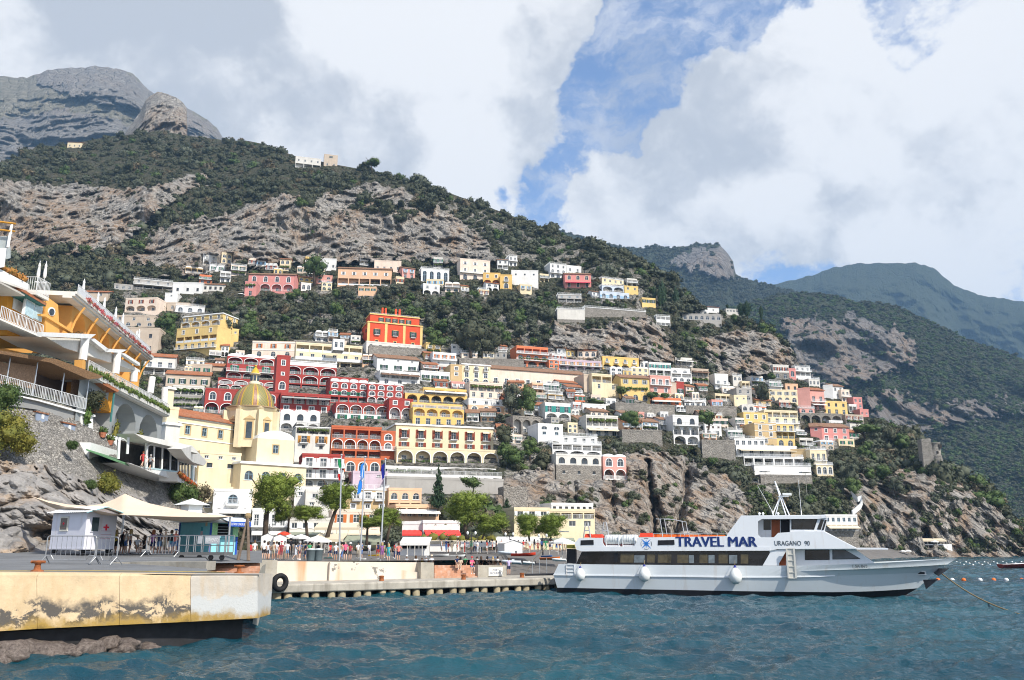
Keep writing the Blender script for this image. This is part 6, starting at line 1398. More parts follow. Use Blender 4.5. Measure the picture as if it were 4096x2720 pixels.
for u,v,dk,lab in((37,571.5,1,'rusty iron mooring bollard at the left quay edge'),(239,573,1,'small rusty bollard near the quay corner')):
 p=deck(u,v)if dk else None;th=thing('mooring_bollard',lab,'bollard',p,0,'iron bollards on the quays');s=.95 if u<100 else .75
 m=MB();m.lathe([(.3*s,-.05),(.3*s,.04),(.16*s,.1*s),(.13*s,.3*s),(.14*s,.36*s),(.24*s,.42*s),(.24*s,.5*s),(.001,.53*s)],n=14);m.build('post',M_RUST,th,smooth=True);m=MB();m.tube([(-.34*s,0,.45*s),(.34*s,0,.45*s)],.07*s,8);m.build('cross_bar',M_RUST,th)
for u,v,lab in((381.5,579.6,'squat rusty post on the pier below the painted wall'),(463.5,578.3,'squat rusty post beside the steps on the pier'),(522,576.3,'squat rusty post near the ferry end of the pier')):
 p=pier_pt(u,v+1.3);m=MB();m.lathe([(.26,0),(.22,.05),(.2,.34),(.24,.38),(.24,.46),(.001,.48)],(0,0,0),12);o=m.build('mooring_post',M_RUST,None,True);o.location=p;tag(o,lab,'bollard','iron bollards on the quays')
p=on_plane(280,582.5,-.25);m=MB()
for a_ in range(28):
 pass
tor=[]
for i in range(24):
 for j in range(10):
  a_,b_=2*math.pi*i/24,2*math.pi*j/10;r_=.56+.22*math.cos(b_);tor.append((r_*math.cos(a_),.26*math.sin(b_),r_*math.sin(a_)))
m.add(tor,[(i*10+j,((i+1)%24)*10+j,((i+1)%24)*10+(j+1)%10,i*10+(j+1)%10)for i in range(24)for j in range(10)])
o=m.build('tyre_fender',M_RUB,None,True);o.location=p;o.rotation_euler=(0,.15,math.atan2(PDIR.y,PDIR.x)+.25);tag(o,'old black tyre hung as a fender at the pier corner','tyre')
a=on_plane(488.3,576,4.55);b=on_plane(502.6,567.2,4.55);th=thing('security_sign','white banner reading port security on the concrete block','sign',(a.x,a.y,a.z),math.atan2(PDIR.y,PDIR.x))
W_=Vector((b.x-a.x,b.y-a.y,0)).length;m=MB();m.box(0,W_,-.04,0,0,b.z-a.z);m.build('banner',plain('banner_cloth',(.72,.70,.63),.8,.2,var=.06),th)
for s,z in(('PORT',.56),('SECURITY',.2)):
 ww=W_*(.42 if s=='PORT' else .78);me=text_mesh('lettering',s,plain('grey_blue_ink',(.12,.14,.25),.7,.2,var=0),.2,ww,.004);link('lettering',me,th,((W_-ww)/2,-.05,z*(b.z-a.z)))
def beach_d0(u):
 return on_plane(u,561,6.05).y if u<507 else float(np.interp(u,[507,560,700,800,870,960],[114,122,150,190,250,318]))
def build_beach():
 us=np.linspace(180,960,120);V=[]
 rows=[(0,None)]
 for k in range(26):
  t=k/25
  for u in us:
   dfar=np.interp(u,[180,250,430,560,700,800,870,960],[140,150,156,172,205,240,285,330]);d0=beach_d0(u)
   d=d0+(dfar+14-d0)*t;zw=np.interp(u,[180,425,476,506.9,507,960],[3.0,2.9,2.9,2.75,-.4,-.5]);z=zw+(3.1-zw)*min(1,t*1.6)**.8+.9*max(0,t-.6)
   a=(u-CX)/FP;V.append((a*(d*_c+(z-EYE)*_s),d,z))
 me=npmesh('beach',np.array(V),gridq(26,120)[:,::-1],M_SAND);o=link('beach',me);tag(o,'dark grey sand beach behind the pier','beach',kind='structure')
build_beach()
_bd=lambda u:np.interp(u,[180,250,430,560,700,800,870,960],[140,150,156,172,205,240,285,330])
def beach(u,v):
 """foot point on beach or promenade seen at a pixel"""
 for d in np.linspace(72,330,1200):
  t_=None
  d0=beach_d0(u)
  if d<d0:continue
  t_=min(1,(d-d0)/(_bd(u)+14-d0));zw=np.interp(u,[180,425,476,506.9,507,960],[3.0,2.9,2.9,2.75,-.4,-.5]);z=zw+(3.1-zw)*min(1,t_*1.6)**.8+.9*max(0,t_-.6)
  if P(u,v,d).z<=z+.02:return P(u,v,d)
 return P(u,v,float(_bd(u)))
class PL:
 """a vertical facade plane running away from the viewer; outlines are traced onto it"""
 def __init__(s,c,x,y,d,dx):
  s.o=P(cu(c,x),cv(c,y),d);n=math.hypot(dx,1);s.t=Vector((dx/n,1/n,0));s.n=Vector((-1/n,dx/n,0));s.rz=math.atan2(1,dx);s.base=Vector((s.o.x,s.o.y,0))
 def tr(s,c,x,y,off=0.):
  o=Vector((0,0,EYE));r=P(cu(c,x),cv(c,y),100)-o;q=s.o+s.n*off;k=(q-o).dot(s.n)/r.dot(s.n);p=o+r*k-s.base;return p.dot(s.t),p.z
 def root(s,name,label,cat,group=None):return thing(name,label,cat,s.base,s.rz,group)
 def pr(s,name,pts,off,th,mat,par):
  m=MB();q=[s.tr(c,x,y,off)for c,x,y in pts];m.prism([(a,off,z)for a,z in q],(0,th,0));return m.build(name,mat,par)
 def bar(s,name,pts,off,r,mat,par,n=6):
  m=MB();q=[s.tr(c,x,y,off)for c,x,y in pts];m.tube([(a,off,z)for a,z in q],r,n);return m.build(name,mat,par)
 def rail(s,par,a,b,off,h,style='white',step=None):
  """railing following a sloped-in-view line between two traced points, at one height"""
  (s0,z0),(s1,z1)=s.tr(*a,off),s.tr(*b,off);o=link('railing',rail_mesh(s1-s0,h,style),par,(s0,off,(z0+z1)/2));return o
def C(c,*p):return[(c,x,y)for x,y in p]
_LD=[(-120,560,60),(0,560,63.5),(60,556,65),(110,553,70),(150,550,80),(205,548,96),(250,548,110),(-120,470,68),(0,470,71),(60,480,76),(110,495,84),(150,510,92),(205,530,104),(-120,390,76),(0,391,77),(50,402,83),(95,415,91),(130,455,96),(178,482,102),(210,505,112),(250,515,120),(-120,360,82),(0,360,84),(100,380,95),(200,440,112)]
_ld=np.array(_LD,float)
def _lrbf():
 X=_ld[:,:2];r=np.linalg.norm(X[:,None]-X[None],axis=2);n=len(X);A=np.zeros((n+3,n+3));A[:n,:n]=r+np.eye(n)*.5;A[:n,n]=1;A[:n,n+1:]=X;A[n,:n]=1;A[n+1:,:n]=X.T
 return np.linalg.solve(A,np.concatenate([_ld[:,2],np.zeros(3)]))
_lw=_lrbf()
def LD(u,v):
 x=np.stack([np.ravel(u),np.ravel(v)],1).astype(float);r=np.linalg.norm(x[:,None]-_ld[None,:,:2],axis=2);n=len(_ld);return r@_lw[:n]+_lw[n]+x@_lw[n+1:]
def rockface_mat():
 t=NT('quay_rock');w=t.coord('World');wl=t.attr('walling')
 n=t.noise(w,.45,8,.65);f=t.noise(w,2.6,7,.7);st=t.noise(t.coord('World',(.9,.9,.2)),.9,6,.6)
 a=t.mix(t.mr(n,.3,.7),(.17,.16,.15),(.38,.36,.34));a=t.mix(t.mr(f,.5,.72,0,.65),a,(.07,.065,.06));a=t.mix(t.mr(st,.55,.72,0,.55),a,(.42,.40,.37));a=t.mix(t.math('MULTIPLY',t.mr(t.noise(w,.3,4),.52,.7,0,.8),t.attr('warm')),a,(.45,.30,.17))
 wz=t.n('ShaderNodeTexNoise');wz.inputs['Scale'].default_value=1.2;t.l(w,wz.inputs['Vector']);ws=t.n('ShaderNodeVectorMath',operation='MULTIPLY_ADD');t.l(wz.outputs['Color'],ws.inputs[0]);ws.inputs[1].default_value=(.7,.7,.7);t.l(t.coord('World',(1,1,1.3)),ws.inputs[2]);sc_=ws.outputs[0];e=t.voro(sc_,3.2,'DISTANCE_TO_EDGE');cc=t.n('ShaderNodeTexVoronoi');cc.inputs['Scale'].default_value=3.2;t.l(sc_,cc.inputs['Vector']);sep=t.n('ShaderNodeSeparateColor');t.l(cc.outputs['Color'],sep.inputs[0])
 b=t.mix(sep.outputs[0],(.2,.185,.165),(.46,.43,.38));b=t.mix(t.mr(e,0,.06,.7,0),b,(.13,.12,.11));b=t.mix(t.mr(n,.35,.65,0,.6),b,(.27,.26,.245));b=t.mix(t.mr(f,.5,.75,0,.4),b,(.12,.11,.1))
 t.col(t.mix(wl,a,b));t.bump(t.math('ADD',t.math('MULTIPLY',f,.8),t.math('MULTIPLY',t.mr(e,0,.12),wl)),.8,.2);MATS['quay_rock']=t.set(.92,.15);return t.m
def build_rockface():
 NU,NV=520,300;us=np.linspace(-118,214,NU)
 top=np.interp(us,[-118,0,50,88,98,108,122,150,180,196,206,214],[372,391,401,412,424,436,452,475,488,500,512,524]);s=np.linspace(0,1,NV)
 U=np.repeat(us[None],NV,0);V=top[None]+(561-top[None])*s[:,None];u=U.ravel();v=V.ravel();d=LD(u,v)
 wall=np.clip((np.interp(u,[-118,0,45,60,100,130,150,160,178,214],[446,462,468,474,486,492,500,522,530,540])+fbm(np.stack([u/10,v/10,0*u],1),3)*6-v)/3,0,1)
 p=unproj(u,v,d)
 def cells(q,k):
  i=np.floor(q*k);best=np.full(len(q),9.);sec=np.full(len(q),9.)
  for dx in(-1,0,1):
   for dy in(-1,0,1):
    for dz in(-1,0,1):
     c=i+np.array([dx,dy,dz]);h=np.sin(c@np.array([[127.1,269.5,113.5],[311.7,183.3,271.9],[74.7,246.1,124.6]]))*43758.5453;f=c+(h-np.floor(h));dd=np.linalg.norm(q*k-f,axis=1)
     sec=np.minimum(sec,np.maximum(dd,best));best=np.minimum(best,dd)
  return best,sec
 wq=p+np.stack([fbm(p*.3+k*9,2)for k in(1,2,3)],1)*.45
 b1,s1=cells(wq*np.array([1,.5,.62]),.27);b2,s2=cells(wq*np.array([1,.55,.8])+3,.62)
 disp=(1-wall)*((np.clip((s1-b1)*2.2,0,1)**.6)*1.9+(np.clip((s2-b2)*2.4,0,1)**.6)*.65+fbm(p*.1,3)*1.6+fbm(p*.9,4)*.55)+wall*(fbm(p*1.6,3)*.16+fbm(p*.35,2)*.25-.5)
 d2=d-disp+.9
 cave=np.exp(-((u-42)/17)**2-((v-538)/17)**2);d2+=3.5*np.clip((cave+.25*fbm(p*.6,2))*1.7-.3,0,1);cave=np.exp(-((u-128)/26)**2-((v-534)/14)**2);d2+=2.5*np.clip((cave+.2*fbm(p*.6,2))*1.6-.3,0,1)
 p=unproj(u,v,d2).reshape(NV,NU,3);bk=p[0].copy();bk[:,1]+=9;bk[:,0]*=(bk[:,1])/(bk[:,1]-9);
 me=npmesh('rock_face',np.concatenate([bk[None],p],0).reshape(-1,3),gridq(NV+1,NU),rockface_mat())
 ex=lambda a:np.concatenate([a.reshape(NV,NU)[:1],a.reshape(NV,NU)],0).ravel()
 setattr_f(me,'walling',ex(wall));setattr_f(me,'warm',ex(np.clip(1-(u-10)/80,.15,1)));o=link('rock_face',me);tag(o,'grey boulder rock face and rubble walling behind the quay','rock face',kind='structure');return o
build_rockface()
pB=PL('h1',1020,570,95,-.16);pA=PL('h1',0,575,80,0.);pC=PL('h2',0,570,76,.11);pD=PL('h3',240,215,98,-.105);pV=PL('h3',660,1280,92,.14);pW=PL('h3',1090,1320,98,-.28)
M_OR=plaster('plaster_hotel_orange',(.76,.40,.11),.12);M_OR2=plaster('plaster_hotel_ochre',(.62,.27,.03),.15);M_CONCW=plaster('pale_cornice',(.70,.68,.63),.5)
M_REED=plain('reed_matting',(.20,.12,.065),.9,.1,var=.45,scale=9);M_REEDS=plain('reed_screen',(.38,.24,.15),.9,.1,var=.3,scale=7);M_PALE=plain('pale_ceiling',(.80,.76,.68),.8,.2,var=.05)
LM_FLOW=leafmat('flower_mix',(.5,.05,.07),(.42,.12,.16),(.10,.16,.04));LM_FLOW2=leafmat('flower_mix_red',(.55,.06,.03),(.45,.2,.05),(.10,.14,.03))
hB=pB.root('orange_terrace_hotel','orange hotel front with vaulted niches under a long railed roof terrace','hotel')
def zline(pl,a,b,off):return(pl.tr(*a,off)[1]+pl.tr(*b,off)[1])/2
s0=pB.tr('h1',1020,570)[0];s1=pB.tr('h1',1951,1310)[0];zt=zline(pB,('h1',1020,560),('h1',1951,1300),0);sL=pB.tr('h1',640,470)[0]
m=MB();m.box(s0-3.5,s1+2,-1.3,10,zt-.15,zt+.35);m.box(s0-3.5,s1+2,-1.45,-1.28,zt+.1,zt+.4);m.box(s0-3.5,s1+2,-1.0,-.0,zt-.4,zt-.15);m.build('roof_terrace',M_CONCW,hB)
m=MB();hB_low=zt-6.2;ops=[];nb=6;Lf=s1-s0+1;
ops=[(.4+(Lf-.8)/nb*i+.25,.4+(Lf-.8)/nb*(i+1)-.25,zt-4.6,zt-.55,True,1.5,0)for i in range(nb)]
face(m,Lf,hB_low,zt-.4,ops,lambda a,t,z:(s0+a,t,z),0);m.quad((s0,0,hB_low),(s0,0,zt-.4),(s0,8,zt-.4),(s0,8,hB_low));m.build('wall',M_OR,hB)
for i in range(nb+1):
 x=s0+.4+(Lf-.8)/nb*i;m=MB();m.tube([(x,.0,zt-3.4),(x,-.3,zt-2.2),(x,-.75,zt-1.2),(x,-1.2,zt-.45)],.13,6);m.build('bracket_rib',M_OR,hB)
for i in range(4):o=link('railing',rail_mesh((s1-s0+3)/4,1.15,'white'),hB,(s0-2.5+(s1-s0+3)/4*i,-1.2,zt+.36))
m=MB();m.box(s0-2.5,s1+.6,-1.22,-1.18,zt+.5,zt+1.3);m.build('mesh_panel',plain('white_mesh',(.62,.64,.66),.7,.2),hB)
for i in range(3):leafstrip('flower_row',(s1-s0)/3,.6,.75,LM_FLOW,200+i,hB,(s0+(s1-s0)/3*i,-1.35,zt+.1))
hA=pA.root('balcony_apartment','orange corner apartment with glazed bay and white balcony railing','apartment')
w=pA.pr('wall',C('h1',(100,1010),(100,420),(640,600),(640,1200)),1.6,6,M_OR2,hA)
pA.pr('side_wall',C('h1',(630,780),(640,465),(810,590),(830,980),(1030,1010),(640,1010)),.2,3,M_OR,hA)
rw=pA.pr('round_window',[('h1',725+48*math.cos(k*.5236),685+62*math.sin(k*.5236))for k in range(12)],.1,.12,M_WHITE,hA);pA.pr('pane',[('h1',725+36*math.cos(k*.5236),690+48*math.sin(k*.5236))for k in range(12)],.06,.05,M_GLASS,rw)
pA.pr('balcony_slab',C('h1',(0,770),(580,1020),(580,1050),(0,800)),-.1,2.4,M_CONCW,hA)
for k in range(5):
 x0,x1=118*k,118*(k+1);a=pA.tr('h1',x0,775+x0*.43,0);b=pA.tr('h1',x1,775+x1*.43,0);link('railing',rail_mesh(b[0]-a[0],1.25,'white'),hA,(a[0],0,pA.tr('h1',290,900,0)[1]))
bw=pA.pr('glazed_bay',C('h1',(330,720),(370,480),(600,600),(580,830)),.4,.25,M_WHITE,hA)
for x0,x1 in((350,460),(470,575)):pA.pr('pane',C('h1',(x0,715+(x0-350)*.45),(x0+28,520+(x0-350)*.5),(x1+22,560+(x1-460)*.42+30),(x1,790+(x1-460)*.3)),.34,.05,plain('teal_curtain_glass',(.42,.56,.60),.2,.5,var=.2),bw)
pA.pr('window',C('h1',(180,640),(200,480),(360,490),(330,720)),1.5,.08,M_WHITE,hA)
pA.pr('tile_roof',C('h1',(285,375),(345,385),(650,570),(640,600),(300,400)),-.3,3.2,M_TILE,hA);pA.pr('eave',C('h1',(300,402),(640,602),(640,612),(300,415)),-.25,3.,plain('green_eave',(.03,.12,.11),.6,.3),hA)
pA.pr('sun_awning',C('h1',(0,265),(345,440),(345,470),(0,290)),-.2,2.4,plaster('striped_awning',(.5,.47,.42),.4),hA)
pA.pr('moulding',C('h1',(570,715),(650,715),(1020,960),(1020,990),(640,755),(575,745)),-.05,.5,M_OR,hA)
hU=thing('flower_terrace','white upper terrace with flower boxes and scrolled iron railing','terrace',pA.base,pA.rz)
pA.pr('wall',C('h1',(0,90),(400,300),(400,380),(0,230)),.5,4,M_WHITE,hU);pA.pr('coping',C('h1',(0,225),(390,375),(390,400),(0,262)),.1,4,M_CONCW,hU)
a=pA.tr('h1',0,75,.6);b=pA.tr('h1',400,275,.6);leafstrip('flower_row',b[0]-a[0],.8,1.0,LM_FLOW2,207,hU,(a[0],.7,(a[1]+b[1])/2-.2));leafstrip('flower_row',b[0]-a[0],1.5,1.2,LM_IVY,208,hU,(a[0]+1,3.2,(a[1]+b[1])/2+.6))
a=pA.tr('h1',405,400,.3);b=pA.tr('h1',700,420,.3);m=MB();m.box(a[0],a[0]+2.4,-.5,6,a[1]-.35,a[1]);m.build('terrace_slab',M_CONCW,hU);link('railing',rail_mesh(2.4,1.6,'white'),hU,(a[0],-.45,a[1]));link('railing',rail_mesh(6,1.6,'white'),hU,(a[0],-.4,a[1]),math.pi/2)
m=MB()
for k in range(5):
 for j in range(2):m.tube([(a[0]+.3+.4*k+.17*math.cos(t*.7),3.5,a[1]+1.9+.38*j+.17*math.sin(t*.7))for t in range(9)],.02,5)
m.build('scrolled_railing',M_RAILW,hU)
hR=thing('roof_lookout','white rooftop corner with mast and wooden beam at the frame edge','roof',pA.base,pA.rz)
pA.pr('wall',C('c1',(-90,620),(-90,440),(60,430),(40,600)),.2,4,M_WHITE,hR);pA.pr('shade_panel',C('c1',(-90,400),(-90,330),(70,325),(95,430),(95,520),(60,530)),1.0,1.2,plain('grey_green_panel',(.42,.46,.46),.7,.2),hR);pA.bar('mast',C('c1',(70,425),(105,220)),.5,.14,M_WHITE,hR);pA.bar('beam',C('c1',(-80,185),(135,212)),.5,.1,plain('yellow_timber',(.55,.26,.03),.7,.2),hR);pA.bar('beam',C('c1',(-80,258),(130,282)),.5,.1,MATS['yellow_timber'],hR)
pm=MB();pm.lathe([(.06,.55),(.16,.65),(.2,.95),(.17,1.5),(.13,1.95),(.17,2.0),(.1,2.25),(.02,2.45)],n=9);ME_PAR=pm.mesh('furled_canopy',plain('parasol_cloth',(.74,.73,.70),.8,.2,var=.05),True);pm=MB();pm.tube([(0,0,0),(0,0,2.5)],.035,6);pm.lathe([(.3,0),(.3,.08),(.001,.1)],n=10);ME_PPOLE=pm.mesh('pole',M_RAILW)
for k,(x,y,d,lab)in enumerate([(525,240,92,'left one of the two closed parasols behind the scrolled railing'),(615,245,92,'right one of the two closed parasols behind the scrolled railing'),(1150,465,103,'closed white parasol standing alone, first along the roof terrace'),(1350,640,108,'closed white parasol, left of a close pair on the terrace'),(1440,705,110,'closed white parasol, right of a close pair on the terrace'),(1600,835,114,'closed white parasol, upper of the second pair on the terrace'),(1700,915,117,'closed white parasol, lower of the second pair on the terrace'),(1890,1150,122,'closed white parasol, shorter one at the far terrace end'),(1925,1130,123,'closed white parasol, last at the far terrace end')]):
 p=P(cu('h1',x),cv('h1',y),d);r=thing('closed_parasol',lab,'parasol',p-Vector((0,0,.35)),0,'closed parasols on the hotel terraces');o=link('furled_canopy',ME_PAR,r,None,0,1.0 if d>95 else .95);link('pole',ME_PPOLE,r);r.scale=(1,1,1.05)
hP=pD.root('pergola_terrace','white pillared pergola terrace with pale ceiling below the orange vaults','terrace')
pD.pr('ceiling',C('h1',(640,1040),(1240,1070),(1951,1500),(1951,1530),(900,1190)),.3,4.5,M_PALE,hP)
pD.pr('front_beam',C('h1',(590,970),(1340,1000),(1260,1060),(590,1030)),-.6,.5,M_WHITE,hP);pD.pr('side_beam',C('h1',(1250,1060),(1320,1060),(1520,1210),(1480,1245)),-.4,.5,M_WHITE,hP);pD.pr('side_beam',C('h1',(1480,1200),(1770,1215),(1690,1260),(1470,1245)),-.4,.5,M_WHITE,hP);pD.pr('side_beam',C('h1',(1690,1270),(1740,1265),(1951,1400),(1951,1440)),-.4,.5,M_WHITE,hP)
for(x0,y0,x1,y1)in((1150,1360,1190,1050),(1608,1550,1640,1260)):pD.bar('column',C('h1',(x0,y0),(x1,y1)),-.2,.42,M_WHITE,hP,12)
for(x0,y0,x1,y1)in((700,250,730,30),(895,390,905,170),(470,90,480,-60)):pD.bar('column',C('h3',(x0,y0),(x1,y1)),.2,.42,M_WHITE,hP,12)
pD.pr('orange_plinth',C('h2',(1145,275),(1150,140),(1195,140),(1190,280)),-.5,.8,M_OR,hP);pD.pr('orange_plinth',C('h2',(1535,500),(1560,325),(1650,330),(1640,530)),-.5,.8,M_OR,hP)
sa=pD.tr('h2',1195,300,-.5)[0];sb=pD.tr('h3',930,545,-.5)[0];zf=pD.tr('h3',620,375,-.5)[1];m=MB();m.box(sa,sb,-.8,7,zf-.5,zf);m.box(sa,sb,-.95,-.78,zf-.35,zf+.1);m.build('terrace_slab',M_CONCW,hP)
for i in range(4):link('railing',rail_mesh((sb-sa)/4,1.3,'white'),hP,(sa+(sb-sa)/4*i,-.7,zf))
for i in range(2):leafstrip('planter_greenery',(sb-sa)/2,.7,.9,LM_IVY,213+i,hP,(sa+(sb-sa)/2*i,-.85,zf-.1))
m=MB();face(m,sb-sa,zf-7.5,zf-.5,[(2.2+i*(sb-sa-2.5)/3,2.2+(i+.86)*(sb-sa-2.5)/3,zf-6.6,zf-1.0,True,2.2,1)for i in range(3)],lambda a,t,z:(sa+a,t,z),0);m.build('arcade',[plaster('plaster_arcade_grey',(.33,.35,.35),.3),M_WHITE],hP)
for i in range(3):x=sa+2.2+i*(sb-sa-2.5)/3;m=MB();m.box(x+1.2,x+(sb-sa-2.5)/3*.97,-.5,-.3,zf-7.2,zf-5.6);m.build('parapet_panel',M_WHITE,hP);leafstrip('climbing_vine',1.2,.6,2.4,LM_YEL if i else LM_IVY,220+i,hP,(x-.9,-.5,zf-5.8))
leafstrip('flower_row',sb-sa-1,.8,1.1,LM_FLOW2,224,hP,(sa+1,-1.0,zf-8.0))
m=MB();m.box(sa-1,sb+.5,-2.2,6,zf-9.2,zf-7.5);m.build('lower_wall',M_WHITE,hP);m=MB();m.hexa([(sa-2,-5.5,zf-9.6),(sb-5,-3.2,zf-9.6),(sb-5,-2.2,zf-8.6),(sa-2,-2.2,zf-8.4),(sa-2,-5.5,zf-9.45),(sb-5,-3.2,zf-9.45),(sb-5,-2.2,zf-8.45),(sa-2,-2.2,zf-8.25)]);m.build('green_canopy',plain('green_canopy_sheet',(.12,.26,.13),.6,.3,var=.2),hP)
hC=pC.root('reed_terrace','reed roofed terrace with matting screens and lattice railing above the rubble wall','terrace')
pC.pr('reed_roof',C('h2',(-200,-60),(0,5),(800,130),(1440,365),(1390,395),(1240,410),(700,175),(140,75),(-200,20)),-1.2,4.,M_REED,hC)
pC.pr('floor_slab',C('h2',(-150,545),(0,572),(540,690),(1330,905),(1330,935),(540,712),(0,592),(-150,565)),-.3,5,M_WHITE,hC)
for x0,y0,x1,y1,mt in((-150,430,130,130,M_REEDS),(130,480,510,170,M_REEDS)):pC.pr('reed_screen',C('h2',(x0,y0),(x0+5,y1),(x1,y1+60),(x1-20,y0+60)),.5,.06,mt,hC)
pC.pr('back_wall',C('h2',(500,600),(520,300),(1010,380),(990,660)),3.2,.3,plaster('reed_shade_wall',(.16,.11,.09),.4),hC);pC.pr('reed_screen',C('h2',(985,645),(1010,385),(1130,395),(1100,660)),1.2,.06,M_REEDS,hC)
for(x0,y0,x1,y1)in((70,560,150,60),(455,635,530,140),(835,740,905,260),(1185,820,1240,400)):pC.bar('post',C('h2',(x0,y0),(x1,y1)),-.2,.07,M_STEEL,hC)
a=pC.tr('h2',0,555,-.2);b=pC.tr('h2',1190,800,-.2);zr=pC.tr('h2',600,690,-.2)[1]
for i in range(5):link('railing',rail_mesh((b[0]-a[0]+4)/5,1.25,'white'),hC,(a[0]-4+(b[0]-a[0]+4)/5*i,-.25,zr))
pC.pr('orange_house_wall',C('h2',(1105,640),(1130,400),(1420,430),(1600,560),(1560,880),(1370,800)),1.6,3,M_OR2,hC);sh_=pC.pr('window',C('h2',(1215,690),(1240,490),(1345,520),(1325,735)),1.45,.12,M_WHITE,hC);pC.pr('pane',C('h2',(1255,700),(1270,510),(1320,530),(1310,725)),1.4,.05,M_GLASS,sh_)
pC.pr('shutter',C('h2',(1325,740),(1335,570),(1370,585),(1355,770)),1.35,.06,M_WHITE,sh_);pC.pr('tile_eave',C('h2',(1270,385),(1380,395),(1660,560),(1640,590),(1300,410)),-.1,4,M_TILE,hC);pC.bar('drain_pipe',C('h2',(1590,600),(1540,1000)),.2,.12,plain('green_pipe',(.05,.17,.16),.5,.3),hC)
pC.pr('grey_parapet',C('h2',(-150,572),(0,597),(540,715),(1130,880),(1120,1050),(520,830),(0,760),(-150,740)),.0,4,plaster('plaster_grey_base',(.33,.33,.32),.5),hC);pC.pr('white_base',C('h2',(1130,890),(1300,925),(1290,1110),(1640,1210),(1640,1500),(1340,1380),(1215,1260),(1225,1060),(1125,1050)),-.1,4,M_WHITE,hC)
for x,y in((510,870),(885,1020)):
 dr=pC.pr('meter_door',C('h2',(x,y),(x+170,y+35),(x+140,y+230),(x-15,y+190)),-.75,.1,plain('grey_blue_door',(.28,.33,.42),.6,.3),hC);pC.pr('tile_hood',C('h2',(x-10,y-25),(x+180,y+15),(x+175,y+35),(x,y-5)),-.85,.35,M_TILE,dr)
 pC.pr('notice',C('h2',(x+75,y+22),(x+110,y+28),(x+105,y+90),(x+70,y+84)),-.78,.03,M_WHITE,dr)
pC.pr('vent_box',C('h2',(345,985),(445,995),(430,1080),(335,1070)),-.8,.3,plain('pale_teal_box',(.35,.5,.5),.6,.3),hC)
for x,y in((1390,1150),(1490,1260)):p=pC.tr('h2',x+30,y+30,-.4);m=MB();m.lathe([(.25,0),(.38,.5),(.42,.55)],(p[0],-.5,p[1]-.3),10);m.build('plant_pot',plain('terracotta',(.42,.16,.09),.85,.2),hC);leafstrip('planter_greenery',1.0,.8,.8,LM_GREEN,230,hC,(p[0]-.5,-.5,p[1]+.2))
hV=pV.root('glass_veranda','white glazed restaurant veranda with scalloped grey eave on the rock','restaurant')
pV.pr('base_wall',C('h3',(380,1220),(640,1300),(1090,1355),(1090,1480),(700,1350),(430,1230)),-.1,4,M_WHITE,hV)
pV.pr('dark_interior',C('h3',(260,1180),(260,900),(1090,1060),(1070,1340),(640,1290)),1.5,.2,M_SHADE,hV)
for x in(650,745,860,975,1085):pV.bar('mullion',C('h3',(x,1290+(x-650)*.13),(x+12,950+(x-650)*.22)),.0,.12,M_WHITE,hV)
for x0,x1 in((660,740),(755,850),(868,968),(985,1078)):pV.pr('pane',C('h3',(x0,1270+(x0-650)*.13),(x0+8,965+(x0-650)*.22),(x1+8,965+(x1-650)*.22),(x1,1270+(x1-650)*.13)),.1,.04,M_TINT,hV)
pV.pr('sill',C('h3',(640,1280),(1085,1340),(1085,1360),(640,1300)),-.15,.3,plain('pale_teal_paint',(.5,.68,.70),.6,.3),hV);pV.pr('eave',C('h3',(480,815),(1290,985),(1380,1100),(1150,1035),(660,920)),-1.2,2.2,M_CONCW,hV);pV.pr('fascia',C('h3',(660,930),(1120,1020),(1120,1060),(660,965)),-.3,.3,M_WHITE,hV)
for x0,y0,x1,y1 in((255,1170,270,870),(380,1100,395,870),(635,1290,645,920)):pV.bar('post',C('h3',(x0,y0),(x1,y1)),-.1,.14,M_WHITE,hV,8)
pV.bar('drain_pipe',C('h3',(640,1300),(655,1000),(760,930),(775,900)),-.5,.09,M_WHITE,hV);pV.bar('arch_bracket',C('h3',(255,920),(290,880),(330,890),(375,930)),-.1,.06,M_WHITE,hV)
hW=thing('veranda_wing','receding wing of the glass veranda with turned up eave tip','restaurant',pW.base,pW.rz)
pW.pr('eave',C('h3',(1130,1030),(1290,985),(1490,1210),(1450,1265),(1290,1215),(1200,1130)),-1.2,1.4,M_CONCW,hW);pW.pr('wall',C('h3',(1085,1370),(1110,1080),(1350,1260),(1350,1510)),.6,.3,M_WHITE,hW)
for x in(1110,1150,1190,1235,1280,1325):pW.pr('pane',C('h3',(x,1380+(x-1110)*.42),(x+4,1120+(x-1110)*.75),(x+26,1135+(x-1110)*.75),(x+22,1392+(x-1110)*.42)),.5,.06,M_GLASS if x%40 else MATS['pale_teal_paint'],hW)
pW.pr('plinth',C('h3',(1085,1350),(1350,1500),(1350,1530),(1200,1540),(1085,1480)),-.2,2,M_WHITE,hW);a=pW.tr('h3',1100,1400,-.4);b=pW.tr('h3',1330,1530,-.4);leafstrip('flower_row',b[0]-a[0],.5,.5,LM_FLOW2,240,hW,(a[0],-.4,(a[1]+b[1])/2-.2))
